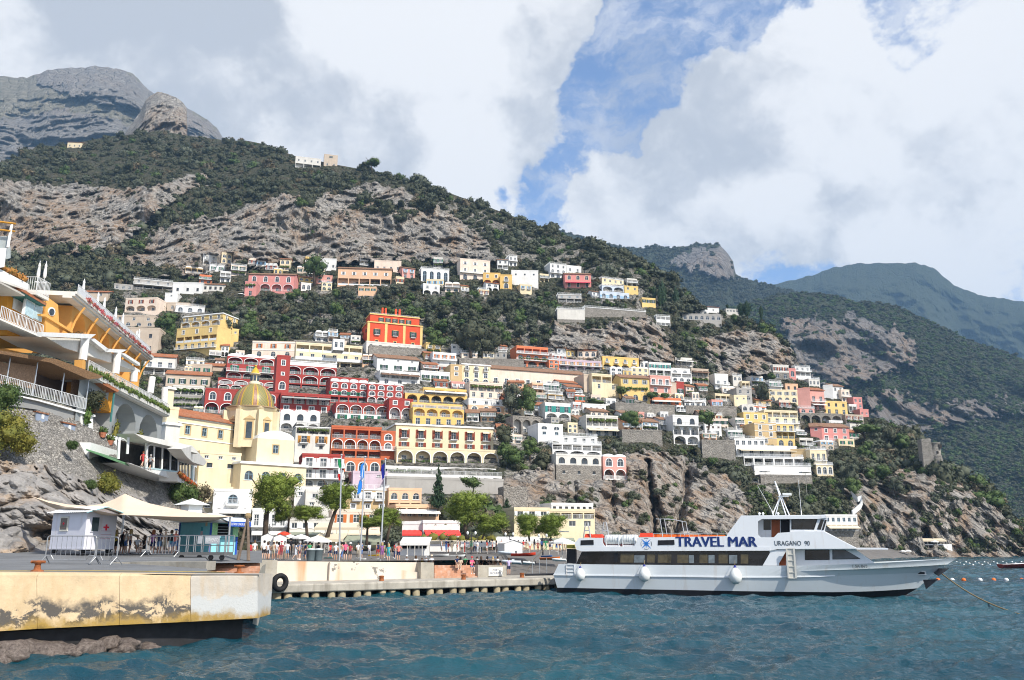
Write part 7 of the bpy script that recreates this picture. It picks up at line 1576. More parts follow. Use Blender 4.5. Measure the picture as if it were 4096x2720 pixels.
for k,(c,x,y,s,sz,mt,lab)in enumerate([('h2',150,1330,2.0,1.3,LM_YEL,'large yellow flowering bush on the rubble wall'),('h2',330,1420,1.5,1.0,LM_YEL,'smaller yellow bush right of the large one'),('h2',30,1150,1.4,1.2,LM_GREEN,'green bush at the left edge of the rubble wall'),('c2',965,1010,1.2,1.1,LM_YEL,'bright green tuft hanging on the boulders above the canopy'),('c2',815,1020,.6,1.2,LM_GREEN,'small dark tuft on the boulders'),('c2',1640,1095,1.9,.9,LM_GREEN,'bush spilling over the wall end by the veranda'),('c2',1780,1150,1.6,1.2,LM_DRY,'brownish bush beside the lamp post'),('h2',30,830,1.6,1.3,LM_GREEN,'ivy clump under the balcony apartment'),('h2',1270,780,1.5,1.,LM_DARK,'potted shrub on the reed terrace end'),('h2',1030,60,1.6,1.2,LM_DARK,'leafy shrub beside the first white column'),('c2',640,660,.6,1.,LM_GREEN,'weed tuft high on the rubble wall')]):
 u,v=cu(c,x),cv(c,y);d=float(LD([u],[v])[0])-1.2;p=P(u,v,d);me=crown_mesh('shrub',mt,roundlumps(300+k,7,s,s*1.5*sz,-s*.3),2600,.085*s**.5,320+k,sub=2,rough=.5,core=.68);o=link('rock_shrub',me,None,p);tag(o,lab,'shrub')
def skin_person(pose):
 """one continuous body grown over a jointed skeleton; faces sorted by what covers them: skin, top, bottoms, shoes"""
 J={'pel':(0,0,.93,.125),'wai':(0,.0,1.08,.115),'che':(0,0,1.27,.135),'nec':(0,.0,1.46,.055),'hea':(0,-.015,1.58,.085),'cro':(0,-.01,1.67,.08),'nos':(0,-.115,1.585,.018)}
 E=[('pel','wai',1),('wai','che',1),('che','nec',1),('nec','hea',0),('hea','cro',0),('hea','nos',0)]
 for s,n in((-1,'l'),(1,'r')):
  J.update({n+'sh':(s*.17,0,1.4,.065),n+'el':(s*.24,.03,1.14,.045),n+'wr':(s*.25,-.05,.91,.032),n+'pa':(s*.25,-.07,.85,.036),n+'hi':(s*.09,0,.88,.095),n+'kn':(s*.1,-.01,.49,.06),n+'ca':(s*.1,.02,.36,.055),n+'an':(s*.1,.03,.09,.038),n+'to':(s*.12,-.13,.035,.035)})
  E+=[('che',n+'sh',1),(n+'sh',n+'el',1),(n+'el',n+'wr',0),(n+'wr',n+'pa',0),('pel',n+'hi',2),(n+'hi',n+'kn',2),(n+'kn',n+'ca',0),(n+'ca',n+'an',0),(n+'an',n+'to',3)]
 if pose=='walk':
  J.update({'rkn':(.1,-.14,.5,.06),'rca':(.1,-.16,.36,.055),'ran':(.1,-.2,.09,.038),'rto':(.11,-.36,.05,.035),'lkn':(-.1,.06,.49,.06),'lca':(-.1,.16,.38,.055),'lan':(-.1,.3,.13,.038),'lto':(-.11,.2,.03,.035),'rel':(.23,.12,1.15,.045),'rwr':(.24,.12,.92,.032),'rpa':(.24,.1,.85,.036),'lel':(-.23,-.06,1.15,.045),'lwr':(-.22,-.24,1.0,.032),'lpa':(-.22,-.3,.96,.036)})
 if pose=='hips':
  for s,n in((-1,'l'),(1,'r')):J.update({n+'el':(s*.37,.1,1.16,.045),n+'wr':(s*.19,-.02,.98,.032),n+'pa':(s*.15,-.06,.95,.036)})
 if pose=='hold':
  for s,n in((-1,'l'),(1,'r')):J.update({n+'el':(s*.24,-.1,1.14,.045),n+'wr':(s*.12,-.32,1.24,.032),n+'pa':(s*.07,-.38,1.27,.036)})
 if pose in('sit','perch'):
  dz=-.43 if pose=='sit' else-.12
  for k in list(J):
   if k in('pel','wai','che','nec','hea','cro','nos')or k[1:]in('sh','el','wr','pa','hi'):J[k]=(J[k][0],J[k][1]+(.0 if k in('pel',)or k[1:]=='hi' else-.03),J[k][2]+dz,J[k][3])
  for s,n in((-1,'l'),(1,'r')):
   if pose=='sit':J.update({n+'kn':(s*.13,-.42,.5,.06),n+'ca':(s*.13,-.44,.36,.055),n+'an':(s*.13,-.42,.09,.038),n+'to':(s*.14,-.56,.035,.035),n+'el':(s*.25,-.12,.74,.045),n+'wr':(s*.16,-.34,.6,.032),n+'pa':(s*.13,-.4,.6,.036)})
   else:J.update({n+'kn':(s*.12,-.34,.62,.06),n+'ca':(s*.12,-.3,.45,.055),n+'an':(s*.12,-.2,.12,.038),n+'to':(s*.14,-.36,.05,.035),n+'el':(s*.24,-.16,.98,.045),n+'wr':(s*.12,-.38,1.06,.032),n+'pa':(s*.07,-.44,1.1,.036)})
 for s,n in((-1,'l'),(1,'r')):
  a=Vector(J[n+'wr'][:3]);b=Vector(J[n+'pa'][:3]);d=(b-a).normalized();side=Vector((0,-1,0))if abs(d.y)<.7 else Vector((0,0,1));side=(side-d*side.dot(d)).normalized()
  for i,ln in enumerate((.07,.085,.08,.06)):
   q=b+side*(.03-.02*i);e=q+d*ln*.6;J['%sf%d'%(n,i)]=(*(q+d*.02),.011);J['%sg%d'%(n,i)]=(*(e+side*0),.009);E+=[(n+'pa','%sf%d'%(n,i),0),('%sf%d'%(n,i),'%sg%d'%(n,i),0)]
  q=a.lerp(b,.5)+side*.045;J[n+'th']=(*q,.011);E.append((n+'pa',n+'th',0))
 names=list(J);me=bpy.data.meshes.new('person_bones');me.from_pydata([J[k][:3]for k in names],[(names.index(a),names.index(b))for a,b,_ in E],[])
 o=bpy.data.objects.new('person_bones',me);col.objects.link(o);o.modifiers.new('skin','SKIN').use_smooth_shade=True
 sv=me.skin_vertices[0].data
 for i,k in enumerate(names):sv[i].radius=(J[k][3],J[k][3]);sv[i].use_root=k=='pel'
 ss=o.modifiers.new('sub','SUBSURF');ss.levels=1;ss.render_levels=1
 dg=bpy.context.evaluated_depsgraph_get();r=bpy.data.meshes.new_from_object(o.evaluated_get(dg));bpy.data.objects.remove(o)
 seg=[(Vector(J[a][:3]),Vector(J[b][:3]),c)for a,b,c in E]
 return r,seg,J
def color_person(base,seg,style):
 """style: long or short sleeves and legs, dress"""
 me=base.copy();mi=[]
 A=np.array([s[0]for s in seg]);B=np.array([s[1]for s in seg]);cl=[s[2]for s in seg]
 for p in me.polygons:
  c=np.array(p.center);t=np.clip(((c-A)*(B-A)).sum(1)/((B-A)**2).sum(1),0,1);d=np.linalg.norm(c-(A+(B-A)*t[:,None]),axis=1);k=int(d.argmin());v=cl[k];a,b=seg[k][0],seg[k][1]
  if v==1 and t[k]>.55 and abs(b.x)>.2 and style in('short','dress','tank'):v=0
  if v==1 and style=='tank' and abs(b.x)>.2:v=0
  if v==0 and abs(c[0])<.2 and b.z<a.z and b.z<.45 and a.z<.6 and style=='long':v=2
  if v==2 and t[k]>.75 and a.z<.95 and style in('short','tank')and b.z<.7:v=0
  if style=='dress' and v==2:v=1
  if c[2]>max(s[1].z for s in seg)-.19:v=0
  mi.append(v)
 me.materials.clear()
 for k in range(4):me.materials.append(plain('skin_tone',(.52,.30,.20),.6,.3,var=.05))
 me.polygons.foreach_set('material_index',mi);return me
POSES={}
for ps in('stand','walk','hips','hold','sit','perch'):
 base,seg,J=skin_person(ps)
 for st in('short','long','dress','tank'):
  me=color_person(base,seg,st)
  POSES[ps,st]=(me,J['cro'])
hm=MB();hm.lathe([(.105,-.1),(.115,-.02),(.105,.05),(.06,.1),(.001,.115)],n=12);ME_HAIR=hm.mesh('hair',plain('hair_brown',(.08,.045,.025),.7,.2),True)
hm=MB();hm.lathe([(.21,-.01),(.12,.0),(.11,.09),(.06,.13),(.001,.135)],n=14);ME_HAT=hm.mesh('hat',plain('straw_hat',(.6,.45,.25),.8,.2),True)
hm=MB();hm.lathe([(.115,-.02),(.115,.05),(.07,.1),(.001,.115)],n=12);hm.box(-.08,.08,-.2,-.08,-.01,.015);ME_CAP=hm.mesh('cap',plain('cap_cloth',(.6,.5,.4),.8,.2),True)
hm=MB();hm.lathe([(.11,-.22),(.125,-.08),(.12,0),(.105,.06),(.06,.11),(.001,.12)],n=12);ME_LONGH=hm.mesh('long_hair',plain('hair_brown',(0,0,0)),True)
CL={'white':(.74,.74,.72),'black':(.02,.02,.025),'pink':(.75,.12,.22),'salmon':(.72,.22,.18),'red':(.5,.05,.05),'yellow':(.75,.6,.05),'blue':(.08,.18,.45),'navy':(.02,.03,.09),'grey':(.3,.31,.33),'khaki':(.42,.36,.27),'maroon':(.3,.05,.06),'lav':(.5,.42,.62),'teal':(.06,.35,.4),'green':(.08,.35,.15),'plaid':(.22,.2,.24),'denim':(.12,.22,.38),'tan':(.6,.48,.36),'purple':(.3,.12,.3),'pale':(.62,.66,.72),'char':(.07,.07,.08)}
def cl(c):return plain('cloth_'+c,CL[c],.85,.15,var=.1,scale=6)
SKIN=[plain('skin_a',(.55,.33,.23),.55,.3,var=.05),plain('skin_b',(.42,.23,.15),.55,.3,var=.05),plain('skin_c',(.62,.42,.32),.55,.3,var=.05)]
HAIRC={'brown':(.07,.04,.025),'black':(.015,.012,.012),'blond':(.45,.32,.15),'grey':(.35,.34,.33),'red':(.25,.09,.04)}
NP=[0]
def person(p,face,pose,style,top,bot,label,head='hair',hc='brown',h=1.7,group='people on the quay and pier',bag=None):
 """face: heading in degrees, 0 looks at the viewer, 180 looks away"""
 me,cr=POSES[pose,style];i=NP[0];NP[0]+=1
 o=link('person',me,None,p,R(face),h/1.75);tag(o,label,'person',group)
 for k,mt in enumerate((SKIN[i%3],cl(top),cl(bot),cl('white' if i%3 else 'char'))):o.material_slots[k].link='OBJECT';o.material_slots[k].material=mt
 hz={'hair':ME_HAIR,'long':ME_LONGH,'hat':ME_HAT,'cap':ME_CAP,'bald':None}[head]
 if hz:
  c=link('hat' if head=='hat' else 'cap' if head=='cap' else 'hair',hz,o,(cr[0],cr[1]+.015,cr[2]-(.015 if head in('hair','long')else-.02)))
  c.material_slots[0].link='OBJECT';c.material_slots[0].material=plain('hair_'+hc,HAIRC[hc],.7,.2,var=.2)if head in('hair','long')else cl(hc)
 if bag:
  m=MB();m.box(-.16,.16,.1,.27,1.02,1.42);b=m.build('backpack',cl(bag),o)
 return o
def q1(x,y):return cu('q1',x),cv('q1',y)
def dk(x,y):return deck(*q1(x,y))
M_HUTW=paintmat('hut_white_paint',(.66,.66,.72),.6);M_TEAL=plain('kiosk_teal_paint',(.16,.50,.58),.55,.3,var=.08);M_CYAN=plain('kiosk_pale_teal',(.28,.62,.66),.55,.3,var=.06);M_COBALT=plain('cobalt_trim',(.02,.08,.42),.5,.3,var=.05);M_CANV=plain('canvas_cream',(.66,.53,.40),.85,.15,var=.05,scale=.6);M_REDX=plain('red_cross_paint',(.7,.03,.06),.6,.2,var=0);M_GALV=plain('galvanised_pipe',(.30,.31,.32),.45,.4,.5,var=.15)
def build_hut():
 c=P(*q1(605,692),57.5);a=R(60);h=thing('first_aid_hut','white first aid hut with corrugated roof and red cross on the quay','hut',c,a)
 W=2.25;L_=3.75;H=P(*q1(645,262),57.5).z-c.z
 m=MB();m.box(0,W,0,L_,.35,H);m.box(-.02,W+.02,-.02,L_+.02,.25,.37);w=m.build('wall',M_HUTW,h)
 m=MB();hr=.42;n=44
 for sgn,x0,x1 in((0,-.35,W/2),(1,W/2,W+.35)):
  for i in range(n):
   y0,y1=-.45+(L_+.8)*i/n,-.45+(L_+.8)*(i+1)/n;z=lambda x,j:H+hr*(1-abs(x-W/2)/(W/2+.35))+.035*(j%2)
   m.quad((x0,y0,z(x0,i)),(x1,y0,z(x1,i)),(x1,y1,z(x1,i+1)),(x0,y1,z(x0,i+1)))
 m.build('corrugated_roof',plain('corrugated_white',(.72,.74,.76),.5,.3,var=.1),h)
 m=MB();m.poly([(0,0,H),(W,0,H),(W/2,0,H+hr*.75)]);m.poly([(0,L_,H),(W/2,L_,H+hr*.75),(W,L_,H)]);m.build('gable',M_HUTW,h)
 m=MB();m.hexa([(-.38,-.5,H-.02),(-.3,-.5,H-.02),(-.3,-.45,H-.02),(-.38,-.45,H-.02),(W/2,-.5,H+hr-.02),(W/2+.08,-.5,H+hr-.02),(W/2+.08,-.45,H+hr-.02),(W/2,-.45,H+hr-.02)]);m.hexa([(W/2-.02,-.5,H+hr-.03),(W/2+.02,-.5,H+hr-.03),(W/2+.02,-.45,H+hr-.03),(W/2-.02,-.45,H+hr-.03),(W+.3,-.5,H-.04),(W+.4,-.5,H-.04),(W+.4,-.45,H-.04),(W+.3,-.45,H-.04)]);m.build('bargeboard',M_CYAN,h)
 m=MB();m.box(.35,.95,-.05,0,1.38,2.4);f=m.build('window',M_HUTW,h);m=MB();m.box(.4,.9,-.06,-.05,1.43,2.35);m.build('pane',plain('dark_green_glass',(.02,.04,.045),.15,.5),f)
 m=MB();m.box(1.45,1.56,-.03,0,1.5,1.9);m.box(1.3,1.45,-.03,0,1.65,1.76);m.box(1.56,1.71,-.03,0,1.65,1.76);m.build('red_cross',M_REDX,h)
 m=MB();m.box(-.06,0,1.9,2.8,1.45,2.42);f=m.build('window',plain('cream_frame',(.6,.58,.5),.6,.3),h);m=MB();m.box(-.07,-.06,2.0,2.7,1.56,2.32);pn=m.build('pane',plain('brown_glass',(.10,.075,.06),.2,.4),f);m=MB();m.box(-.08,-.07,2.31,2.39,1.85,2.05);m.box(-.08,-.07,2.25,2.45,1.92,1.98);m.build('red_cross',M_REDX,f)
 for x,y in((.2,.3),(W-.2,.3),(.2,L_-.3)):m=MB();m.tube([(x-.1,y,.2),(x+.1,y,.2)],.2,12);m.build('wheel',M_RUB,h)
 for z in(.95,1.1,1.22,1.45):
  m=MB();m.box(1.15,1.95,-.008,0,z,z+.03);m.build('notice_line',plain('faded_red_print',(.5,.3,.36),.7,.2,var=0),h)
build_hut()
def build_canopy():
 top=[(75,95,66),(250,140,65),(450,178,64),(650,192,64),(800,175,64),(930,125,64),(1050,64,64),(1160,115,64),(1300,165,64),(1500,208,63),(1750,252,62),(2000,288,61),(2180,302,60)]
 bot=[(75,97,66),(250,160,62),(420,200,59),(650,222,57.5),(800,250,57),(930,275,56.5),(1050,288,56),(1160,292,56),(1300,296,56),(1500,304,56.5),(1750,310,57),(2000,312,58),(2180,304,60)]
 th=thing('shade_canopy','cream tensile canopy stretched from the rock over the waiting area','canopy');V=[];n=8
 A=[P(*q1(x,y),d)for x,y,d in top];B=[P(*q1(x,y),d)for x,y,d in bot]
 def dens(L_):
  o=[]
  for a,b in zip(L_,L_[1:]):o+=[a.lerp(b,t/3)for t in range(3)]
  return o+[L_[-1]]
 A,B=dens(A),dens(B)
 for k in range(n+1):
  t=k/n;V+=[tuple(a.lerp(b,t)-Vector((0,0,.55*math.sin(math.pi*t)*min(1,(b-a).length/6))))for a,b in zip(A,B)]
 link('cloth',npmesh('cloth',np.array(V),gridq(n+1,len(A)),M_CANV),th)
 for x,y,d in((1050,70,64.3),(2150,305,60)):
  p=P(*q1(x,y),d);m=MB();m.tube([(p.x,p.y+.2,3.3),(p.x,p.y+.1,p.z)],.07,8);m.build('pole',M_STEEL,th)
build_canopy()
def build_kiosk():
 c=P(*q1(1930,722),60.5);a=R(50);k=thing('ticket_kiosk','teal snack kiosk with cobalt trim and white hipped roof','kiosk',c,a)
 W=2.05;L_=4.2;H=P(*q1(1930,345),60.5).z-c.z
 m=MB();face(m,W,0,H,[(.22*W,.82*W,1.35,2.25,False,.6,1)],lambda s,t,z:(s,t,z),2);face(m,L_,0,H,[],lambda s,t,z:(t,L_-s,z),0);m.quad((W,0,0),(W,L_,0),(W,L_,H),(W,0,H),0);m.build('wall',[M_TEAL,M_SHADE,M_CYAN],k)
 for x,y in((0,0),(W,0),(0,L_)):m=MB();m.box(x-.06,x+.06,y-.06,y+.06,0,H);m.build('corner_post',M_COBALT,k)
 for s,x in((-1,.22*W),(1,.82*W)):m=MB();m.box(min(x,x+s*.42),max(x,x+s*.42),-.1,-.04,1.33,2.28);m.build('shutter',plain('lime_shutter',(.35,.62,.30),.55,.3,var=.25,scale=8),k)
 m=MB();m.box(.2*W,.84*W,-.28,0,1.27,1.35);m.build('counter',M_CYAN,k)
 for i in range(4):m=MB();m.box(.3*W,.75*W,.3,.45,1.4+.2*i,1.43+.2*i);m.build('shelf',M_WHITE,k)
 e=.75;m=MB();zz=H+.02;R4=[(-e,-e-.2,zz-.18),(W+e,-e-.2,zz-.18),(W+e,L_+.3,zz-.1),(-e,L_+.3,zz-.1)];ap=[(W*.35,L_*.4,zz+.55),(W*.65,L_*.4,zz+.55)]
 m.quad(R4[0],R4[1],ap[1],ap[0]);m.poly([R4[1],R4[2],ap[1]]);m.quad(R4[2],R4[3],ap[0],ap[1]);m.poly([R4[3],R4[0],ap[0]]);m.quad(R4[3],R4[2],R4[1],R4[0]);m.build('roof',plain('kiosk_roof_sheet',(.70,.72,.68),.6,.3,var=.06),k)
 x0,y0=W*.15,L_*.9;m=MB();m.box(x0,x0+1.1,y0,y0+1.1,H,H+1.2);ln=m.build('roof_lantern',M_WHITE,k);m=MB();m.lathe([(1.35,0),(.001,.5)],(x0+.55,y0+.55,H+1.2),4,a0=math.pi/4,a1=math.pi/4+2*math.pi);m.build('lantern_roof',MATS['kiosk_roof_sheet'],ln)
 m=MB();m.hexa([(.3*W,-1.1,2.32),(W+.35,-1.1,2.32),(W+.35,0,2.62),(.3*W,0,2.62),(.3*W,-1.1,2.36),(W+.35,-1.1,2.36),(W+.35,0,2.66),(.3*W,0,2.66)]);aw=m.build('awning',plain('awning_pale_blue',(.6,.68,.78),.8,.2),k)
 m=MB();m.box(.3*W,W+.36,-1.13,-1.1,2.02,2.36);m.build('valance',M_COBALT,aw);me=text_mesh('lettering','POSITANO  SNACK BAR',M_WHITE,.17,.62*W,.003);link('lettering',me,aw,(.37*W,-1.135,2.1))
 for i,(y,z,cc)in enumerate(((L_*.25,1.75,'cyan_notice'),(L_*.25,1.45,'pink_notice'),(L_*.12,2.05,'tan_notice'))):m=MB();m.box(-.02,0,y,y+.25,z,z+.26);m.build('notice',plain(cc,((.05,.3,.4),(.6,.45,.5),(.5,.4,.25))[i],.7,.2),k)
build_kiosk()
def barrier(xa,ya,xb,yb,top,label,d=None,sc_=1.):
 """crowd barrier between two foot points"""
 a,b=dk(xa,ya),dk(xb,yb);L_=(b-a).length;h=thing('crowd_barrier',label,'barrier',a,math.atan2(b.y-a.y,b.x-a.x),'steel crowd barriers on the quay');H=top;m=MB();r=.035
 m.tube([(0,0,.35),(0,0,H-.12),(.04,0,H-.03),(.12,0,H),(L_-.12,0,H),(L_-.04,0,H-.03),(L_,0,H-.12),(L_,0,.35)],r,6);m.tube([(0,0,.42),(.3,0,.45),(.45,0,.22),(L_-.45,0,.22),(L_-.3,0,.45),(L_,0,.42)],r,6);m.build('frame',M_GALV,h)
 n=max(4,int(L_/.24));
 for i in range(1,n):m=MB();x=L_*i/n;m.tube([(x,0,.24 if .45<x<L_-.45 else .43),(x,0,H)],.013,5);m.build('bar',M_GALV,h)
 for x in(0,L_):
  for s in(-1,1):m=MB();m.tube([(x,0,.42),(x+s*.12,s*.38,0)],.03,6);m.build('foot',M_GALV,h)
barrier(205,800,722,808,1.5,'long crowd barrier in front of the first aid hut');barrier(735,808,955,815,1.48,'short crowd barrier right of the hut, turned to the viewer');barrier(1262,735,1608,748,1.35,'crowd barrier in front of the waiting people')
def trolley():
 a,b=dk(1650,760),dk(2130,778);L_=(b-a).length;h=thing('gangway_trolley','wheeled steel gangway trolley with sorrento sign before the kiosk','trolley',a,math.atan2(b.y-a.y,b.x-a.x))
 m=MB();m.box(0,L_,-.5,.5,.3,.48);m.build('platform',plain('grey_platform',(.13,.13,.13),.8,.2),h)
 for y in(-.5,.5):
  for z in(.9,1.5):m=MB();m.tube([(0,y,z),(L_,y,z)],.03,6);m.build('rail',M_GALV,h)
  for i in range(7):m=MB();m.tube([(L_*i/6,y,.48),(L_*i/6,y,1.5)],.03,6);m.build('post',M_GALV,h)
 for x in(.2,L_*.45,L_*.7,L_-.2):m=MB();m.tube([(x,-.45,.16),(x,-.35,.16)],.16,12);m.build('wheel',M_RUB,h)
 for x0,w,s in((L_*.42,.3,None),(L_*.58,1.0,'SORRENTO')):
  m=MB();m.box(x0,x0+w,-.58,-.54,1.0,1.45);p=m.build('sign_plate',plain('grey_plate',(.42,.43,.45),.6,.3),h)
  if s:me=text_mesh('lettering',s,M_WHITE,.2,w*.86,.003);link('lettering',me,p,(x0+w*.07,-.585,1.12))
trolley()
def tripod():
 a=dk(2235,765);t=P(*q1(2340,300),57);b=dk(2345,775);h=thing('timber_tripod','leaning timber shear legs at the quay end','tripod',a);
 for q in(a,b):m=MB();m.tube([q-a,t-a],.11,8,r2=.08);m.build('pole',plain('weathered_timber',(.16,.12,.09),.9,.1,var=.3),h)
 m=MB();m.sphere(t-a,.22);m.build('lashing',M_ROPE,h)
tripod()
G='people waiting under the canopy'
for x,y,f,ps,st,tp,bt,lab,hd,hc,bag in[(938,705,150,'stand','tank','yellow','black','woman in yellow sleeveless top and black shorts under the canopy','long','blond',None),(1008,708,170,'stand','tank','black','black','tall bald man in black vest behind the yellow top','bald','brown',None),(1045,702,-30,'stand','short','white','blue','person in white with blue shorts beside the bald man','cap','black',None),(1092,700,120,'stand','short','white','navy','fair haired woman in white top and dark trousers','long','blond',None),(1165,700,40,'sit','short','pale','khaki','seated man in pale shirt and khaki shorts','cap','khaki',None),(1245,702,-20,'sit','tank','black','black','seated woman in black with hand at her mouth','long','brown',None),(1330,712,180,'stand','short','purple','navy','woman in purple striped top seen from behind','long','red',None),(1400,712,170,'stand','short','navy','denim','person in navy shirt looking down at a phone','hair','black',None),(1455,714,60,'hold','tank','tan','khaki','person in tan top leaning over the barrier','cap','khaki',None),(1520,716,180,'stand','tank','teal','denim','person with dark backpack and teal top facing away','hair','brown','black'),(1565,708,180,'stand','tank','salmon','denim','person in blue cap at the end of the queue','cap','blue',None)]:
 u,v=q1(x,y);p=P(u,v,61.5 if x<1300 else 60);person(p,f,ps,st,tp,bt,lab,hd,hc,1.72,G,bag)
for x,y,tp,bt,lab in((585,1285,'red','red','woman in red dress on the veranda stair'),(690,1330,'grey','black','man in grey shirt walking up by the glass veranda')):
 person(P(cu('h3',x),cv('h3',y),90.5),160,'walk','short',tp,bt,lab,'hair','grey' if tp=='grey' else 'red',1.7,'people by the veranda')
W2='people on the promenade'
def prom(c,x,y,back):return on_plane(cu(c,x),cv(c,y),back)
for c,x,y,back,f,ps,st,tp,bt,lab,hd,hc,h in[('b1',55,580,7,20,'walk','short','white','khaki','man in white shirt and khaki shorts left of the corner pier','hair','brown',1.78),('b1',195,575,7,190,'stand','short','white','black','woman in white top and black shorts seen from behind','hair','black',1.72),('b1',250,575,7.5,180,'stand','tank','pale','char','person in pale top carrying a mint green bag','long','brown',1.62),('b1',335,580,7,160,'stand','tank','tan','khaki','person in straw hat with tan back and khaki shorts','hat','tan',1.68),('b1',375,575,8,170,'stand','short','pale','pale','person in pale blue behind the straw hat','hair','brown',1.66),('b1',445,580,7,0,'stand','dress','maroon','maroon','woman in maroon dress and wide hat','hat','maroon',1.66),('b1',535,580,7,200,'stand','short','pale','denim','man in white shirt and denim shorts with shoulder bag','hair','black',1.72),('b1',715,585,7,90,'stand','short','plaid','char','man in plaid shirt and grey trousers by the white post','hair','grey',1.76),('b1',585,520,12,180,'stand','long','black','black','dark dressed person behind the man in denim shorts','hair','black',1.7),('b1',1240,590,7,180,'stand','short','white','navy','person in white shirt and navy shorts beside the first flag pole','cap','white',1.7),('b1',1380,592,7,200,'stand','short','pink','black','big man in bright pink shirt and black shorts','bald','brown',1.86),('b1',1450,590,8,180,'stand','short','maroon','char','person behind the pink shirt with magenta bag','hat','white',1.7),('b1',1915,575,7,180,'stand','dress','purple','purple','woman in purple dress next to the third flag pole','long','blond',1.66),('b1',2010,600,7,170,'stand','dress','teal','black','woman in teal striped dress','long','blond',1.7),('b1',2155,600,7,180,'hips','short','salmon','navy','man in salmon shirt with hands on his hips','hair','brown',1.78),('b2',85,640,7,30,'sit','short','grey','char','seated person in white hat behind the wall','cap','white',1.7),('b2',210,640,7,30,'sit','short','white','teal','seated woman in white and turquoise','long','brown',1.7),('b2',295,640,7.5,0,'sit','tank','yellow','denim','seated child in yellow behind the wall','hair','brown',1.4),('b2',350,640,7,0,'sit','short','pale','denim','seated person in grey hat beside the child in yellow','hat','grey',1.55),('b2',425,645,7,0,'sit','short','pale','khaki','seated man in pale shirt and straw hat','hat','tan',1.75),('b2',770,660,5.4,20,'sit','short','navy','tan','man in navy shirt sitting on the pier steps','hair','brown',1.75),('b2',815,670,5.2,-10,'sit','long','tan','tan','woman sitting close beside the navy shirt on the steps','long','black',1.68),('b2',880,640,7,0,'sit','short','green','green','person in bright green behind the couple on the steps','hair','black',1.72),('b2',1040,640,7,0,'sit','short','white','pale','person in white behind the red cap','hair','black',1.6),('b2',1095,645,7,0,'sit','tank','black','black','woman in black top sitting on the block','long','brown',1.65),('b2',1175,645,7,60,'sit','tank','black','char','woman in black leaning back on the block','long','black',1.65),('b2',1250,645,7,60,'sit','short','tan','tan','fair haired person sitting behind the sign','long','blond',1.6),('b2',1315,645,7,60,'sit','short','white','white','person in white bending forward behind the sign','hair','black',1.65),('b2',965,735,3.9,30,'perch','short','pink','denim','man in red cap and pink shirt perched on the block filming','cap','red',1.85),('b2',1468,745,3.2,180,'hold','short','lav','navy','man in lavender shirt standing on the pier edge taking a photo','hair','brown',1.74)]:
 p=prom(c,x,y,back)
 if y in(640,645):p=Vector((p.x,p.y,3.0-.42*.0));p=Vector((p.x,p.y,prom(c,x,580,back).z-.55))
 person(p,f,ps,st,tp,bt,lab,hd,hc,h,W2,None)
def flagpole(x,ytop,label,cols,fx,fy0,fy1,back=7.2):
 b=prom('b1',x,595,back);t=on_plane(*(lambda u,v:(u,v))(*fx[0]),back);th=thing('flag_pole',label,'flag pole',b);m=MB();d=t-b;m.tube([(0,0,0),d],.1,8,r2=.06);m.build('pole',M_STEEL,th)
 return th,b
for(x,tu,tv,lab,poly)in((1295,341.5,455,'flag pole with limp italian tricolour',[((338,459),(341,459),(341,468),(338.5,467.5),'flag_green',(.02,.25,.09)),((338.5,467.5),(341,468),(340.9,474),(338.2,473.5),'flag_white',(.75,.75,.74)),((338.2,473.5),(340.9,474),(340.6,481),(338.5,479),'flag_red',(.6,.03,.03))]),(1600,365,457,'flag pole with drooping blue and white flag',[((361,465),(364.4,462),(363.4,478),(360,480),'flag_blue',(.03,.2,.6)),((362.5,466),(364.2,465),(363.6,480),(361.5,482),'flag_white',(.75,.75,.74)),((360,480),(363.4,478),(361,492.5),(357,495),'flag_blue',(.03,.2,.6))]),(1893,385.5,459,'flag pole with dark blue european flag',[((381.5,466),(385,462),(384.6,476),(382,482),'flag_navy',(.015,.02,.22))])):
 b=prom('b1',x,595,7.2);t=on_plane(tu,tv,7.2);th=thing('flag_pole',lab,'flag pole',b,0,'flag poles on the promenade');m=MB();m.tube([(0,0,0),t-b],.1,8,r2=.06);m.build('pole',M_STEEL,th);m=MB();m.sphere(t-b,.12);m.build('finial',M_STEEL,th)
 for i,(a0,a1,a2,a3,nm,cc)in enumerate(poly):
  m=MB();n=6;rows=[]
  for k in range(n+1):
   f_=k/n;l=Vector((*a0,0)).lerp(Vector((*a3,0)),f_);r=Vector((*a1,0)).lerp(Vector((*a2,0)),f_)
   for j in range(5):q=l.lerp(r,j/4);w=on_plane(q.x,q.y,7.2)-b;rows.append(w+PNRM*(.12*math.sin(j*1.9+k*.8)+i*.05))
  m.add(rows,[(k*5+j,k*5+j+1,(k+1)*5+j+1,(k+1)*5+j)for k in range(n)for j in range(4)]);m.build('flag',plain(nm,cc,.8,.15,var=.08),th,True)
for x,lab in((880,'left grey refuse bin on the promenade'),(990,'right grey refuse bin on the promenade')):
 p=prom('b1',x,588,7.0);th=thing('refuse_bin',lab,'bin',p,0,'refuse bins');m=MB();m.lathe([(.36,0),(.42,.9),(.44,.92),(.44,1.0)],n=16);m.build('bucket',plain('bin_grey',(.10,.13,.14),.6,.3),th,True);m=MB();m.lathe([(.45,1.0),(.40,1.08),(.001,1.14)],n=16);m.build('lid',plain('bin_lid',(.5,.53,.53),.6,.3),th,True)
M_CLOTH=plain('tent_cloth',(.74,.73,.70),.85,.15,var=.05);M_CREAMC=plain('cream_canvas',(.66,.57,.42),.85,.15,var=.06);M_OLIVEC=plain('olive_canvas',(.30,.32,.24),.85,.15,var=.08);M_WOODP=plain('pale_post',(.55,.52,.47),.8,.2,var=.1)
def ground_z(d,u):return 3.0 if u<507 else 2.6
def at(c,x,y,d):return P(cu(c,x),cv(c,y),d)
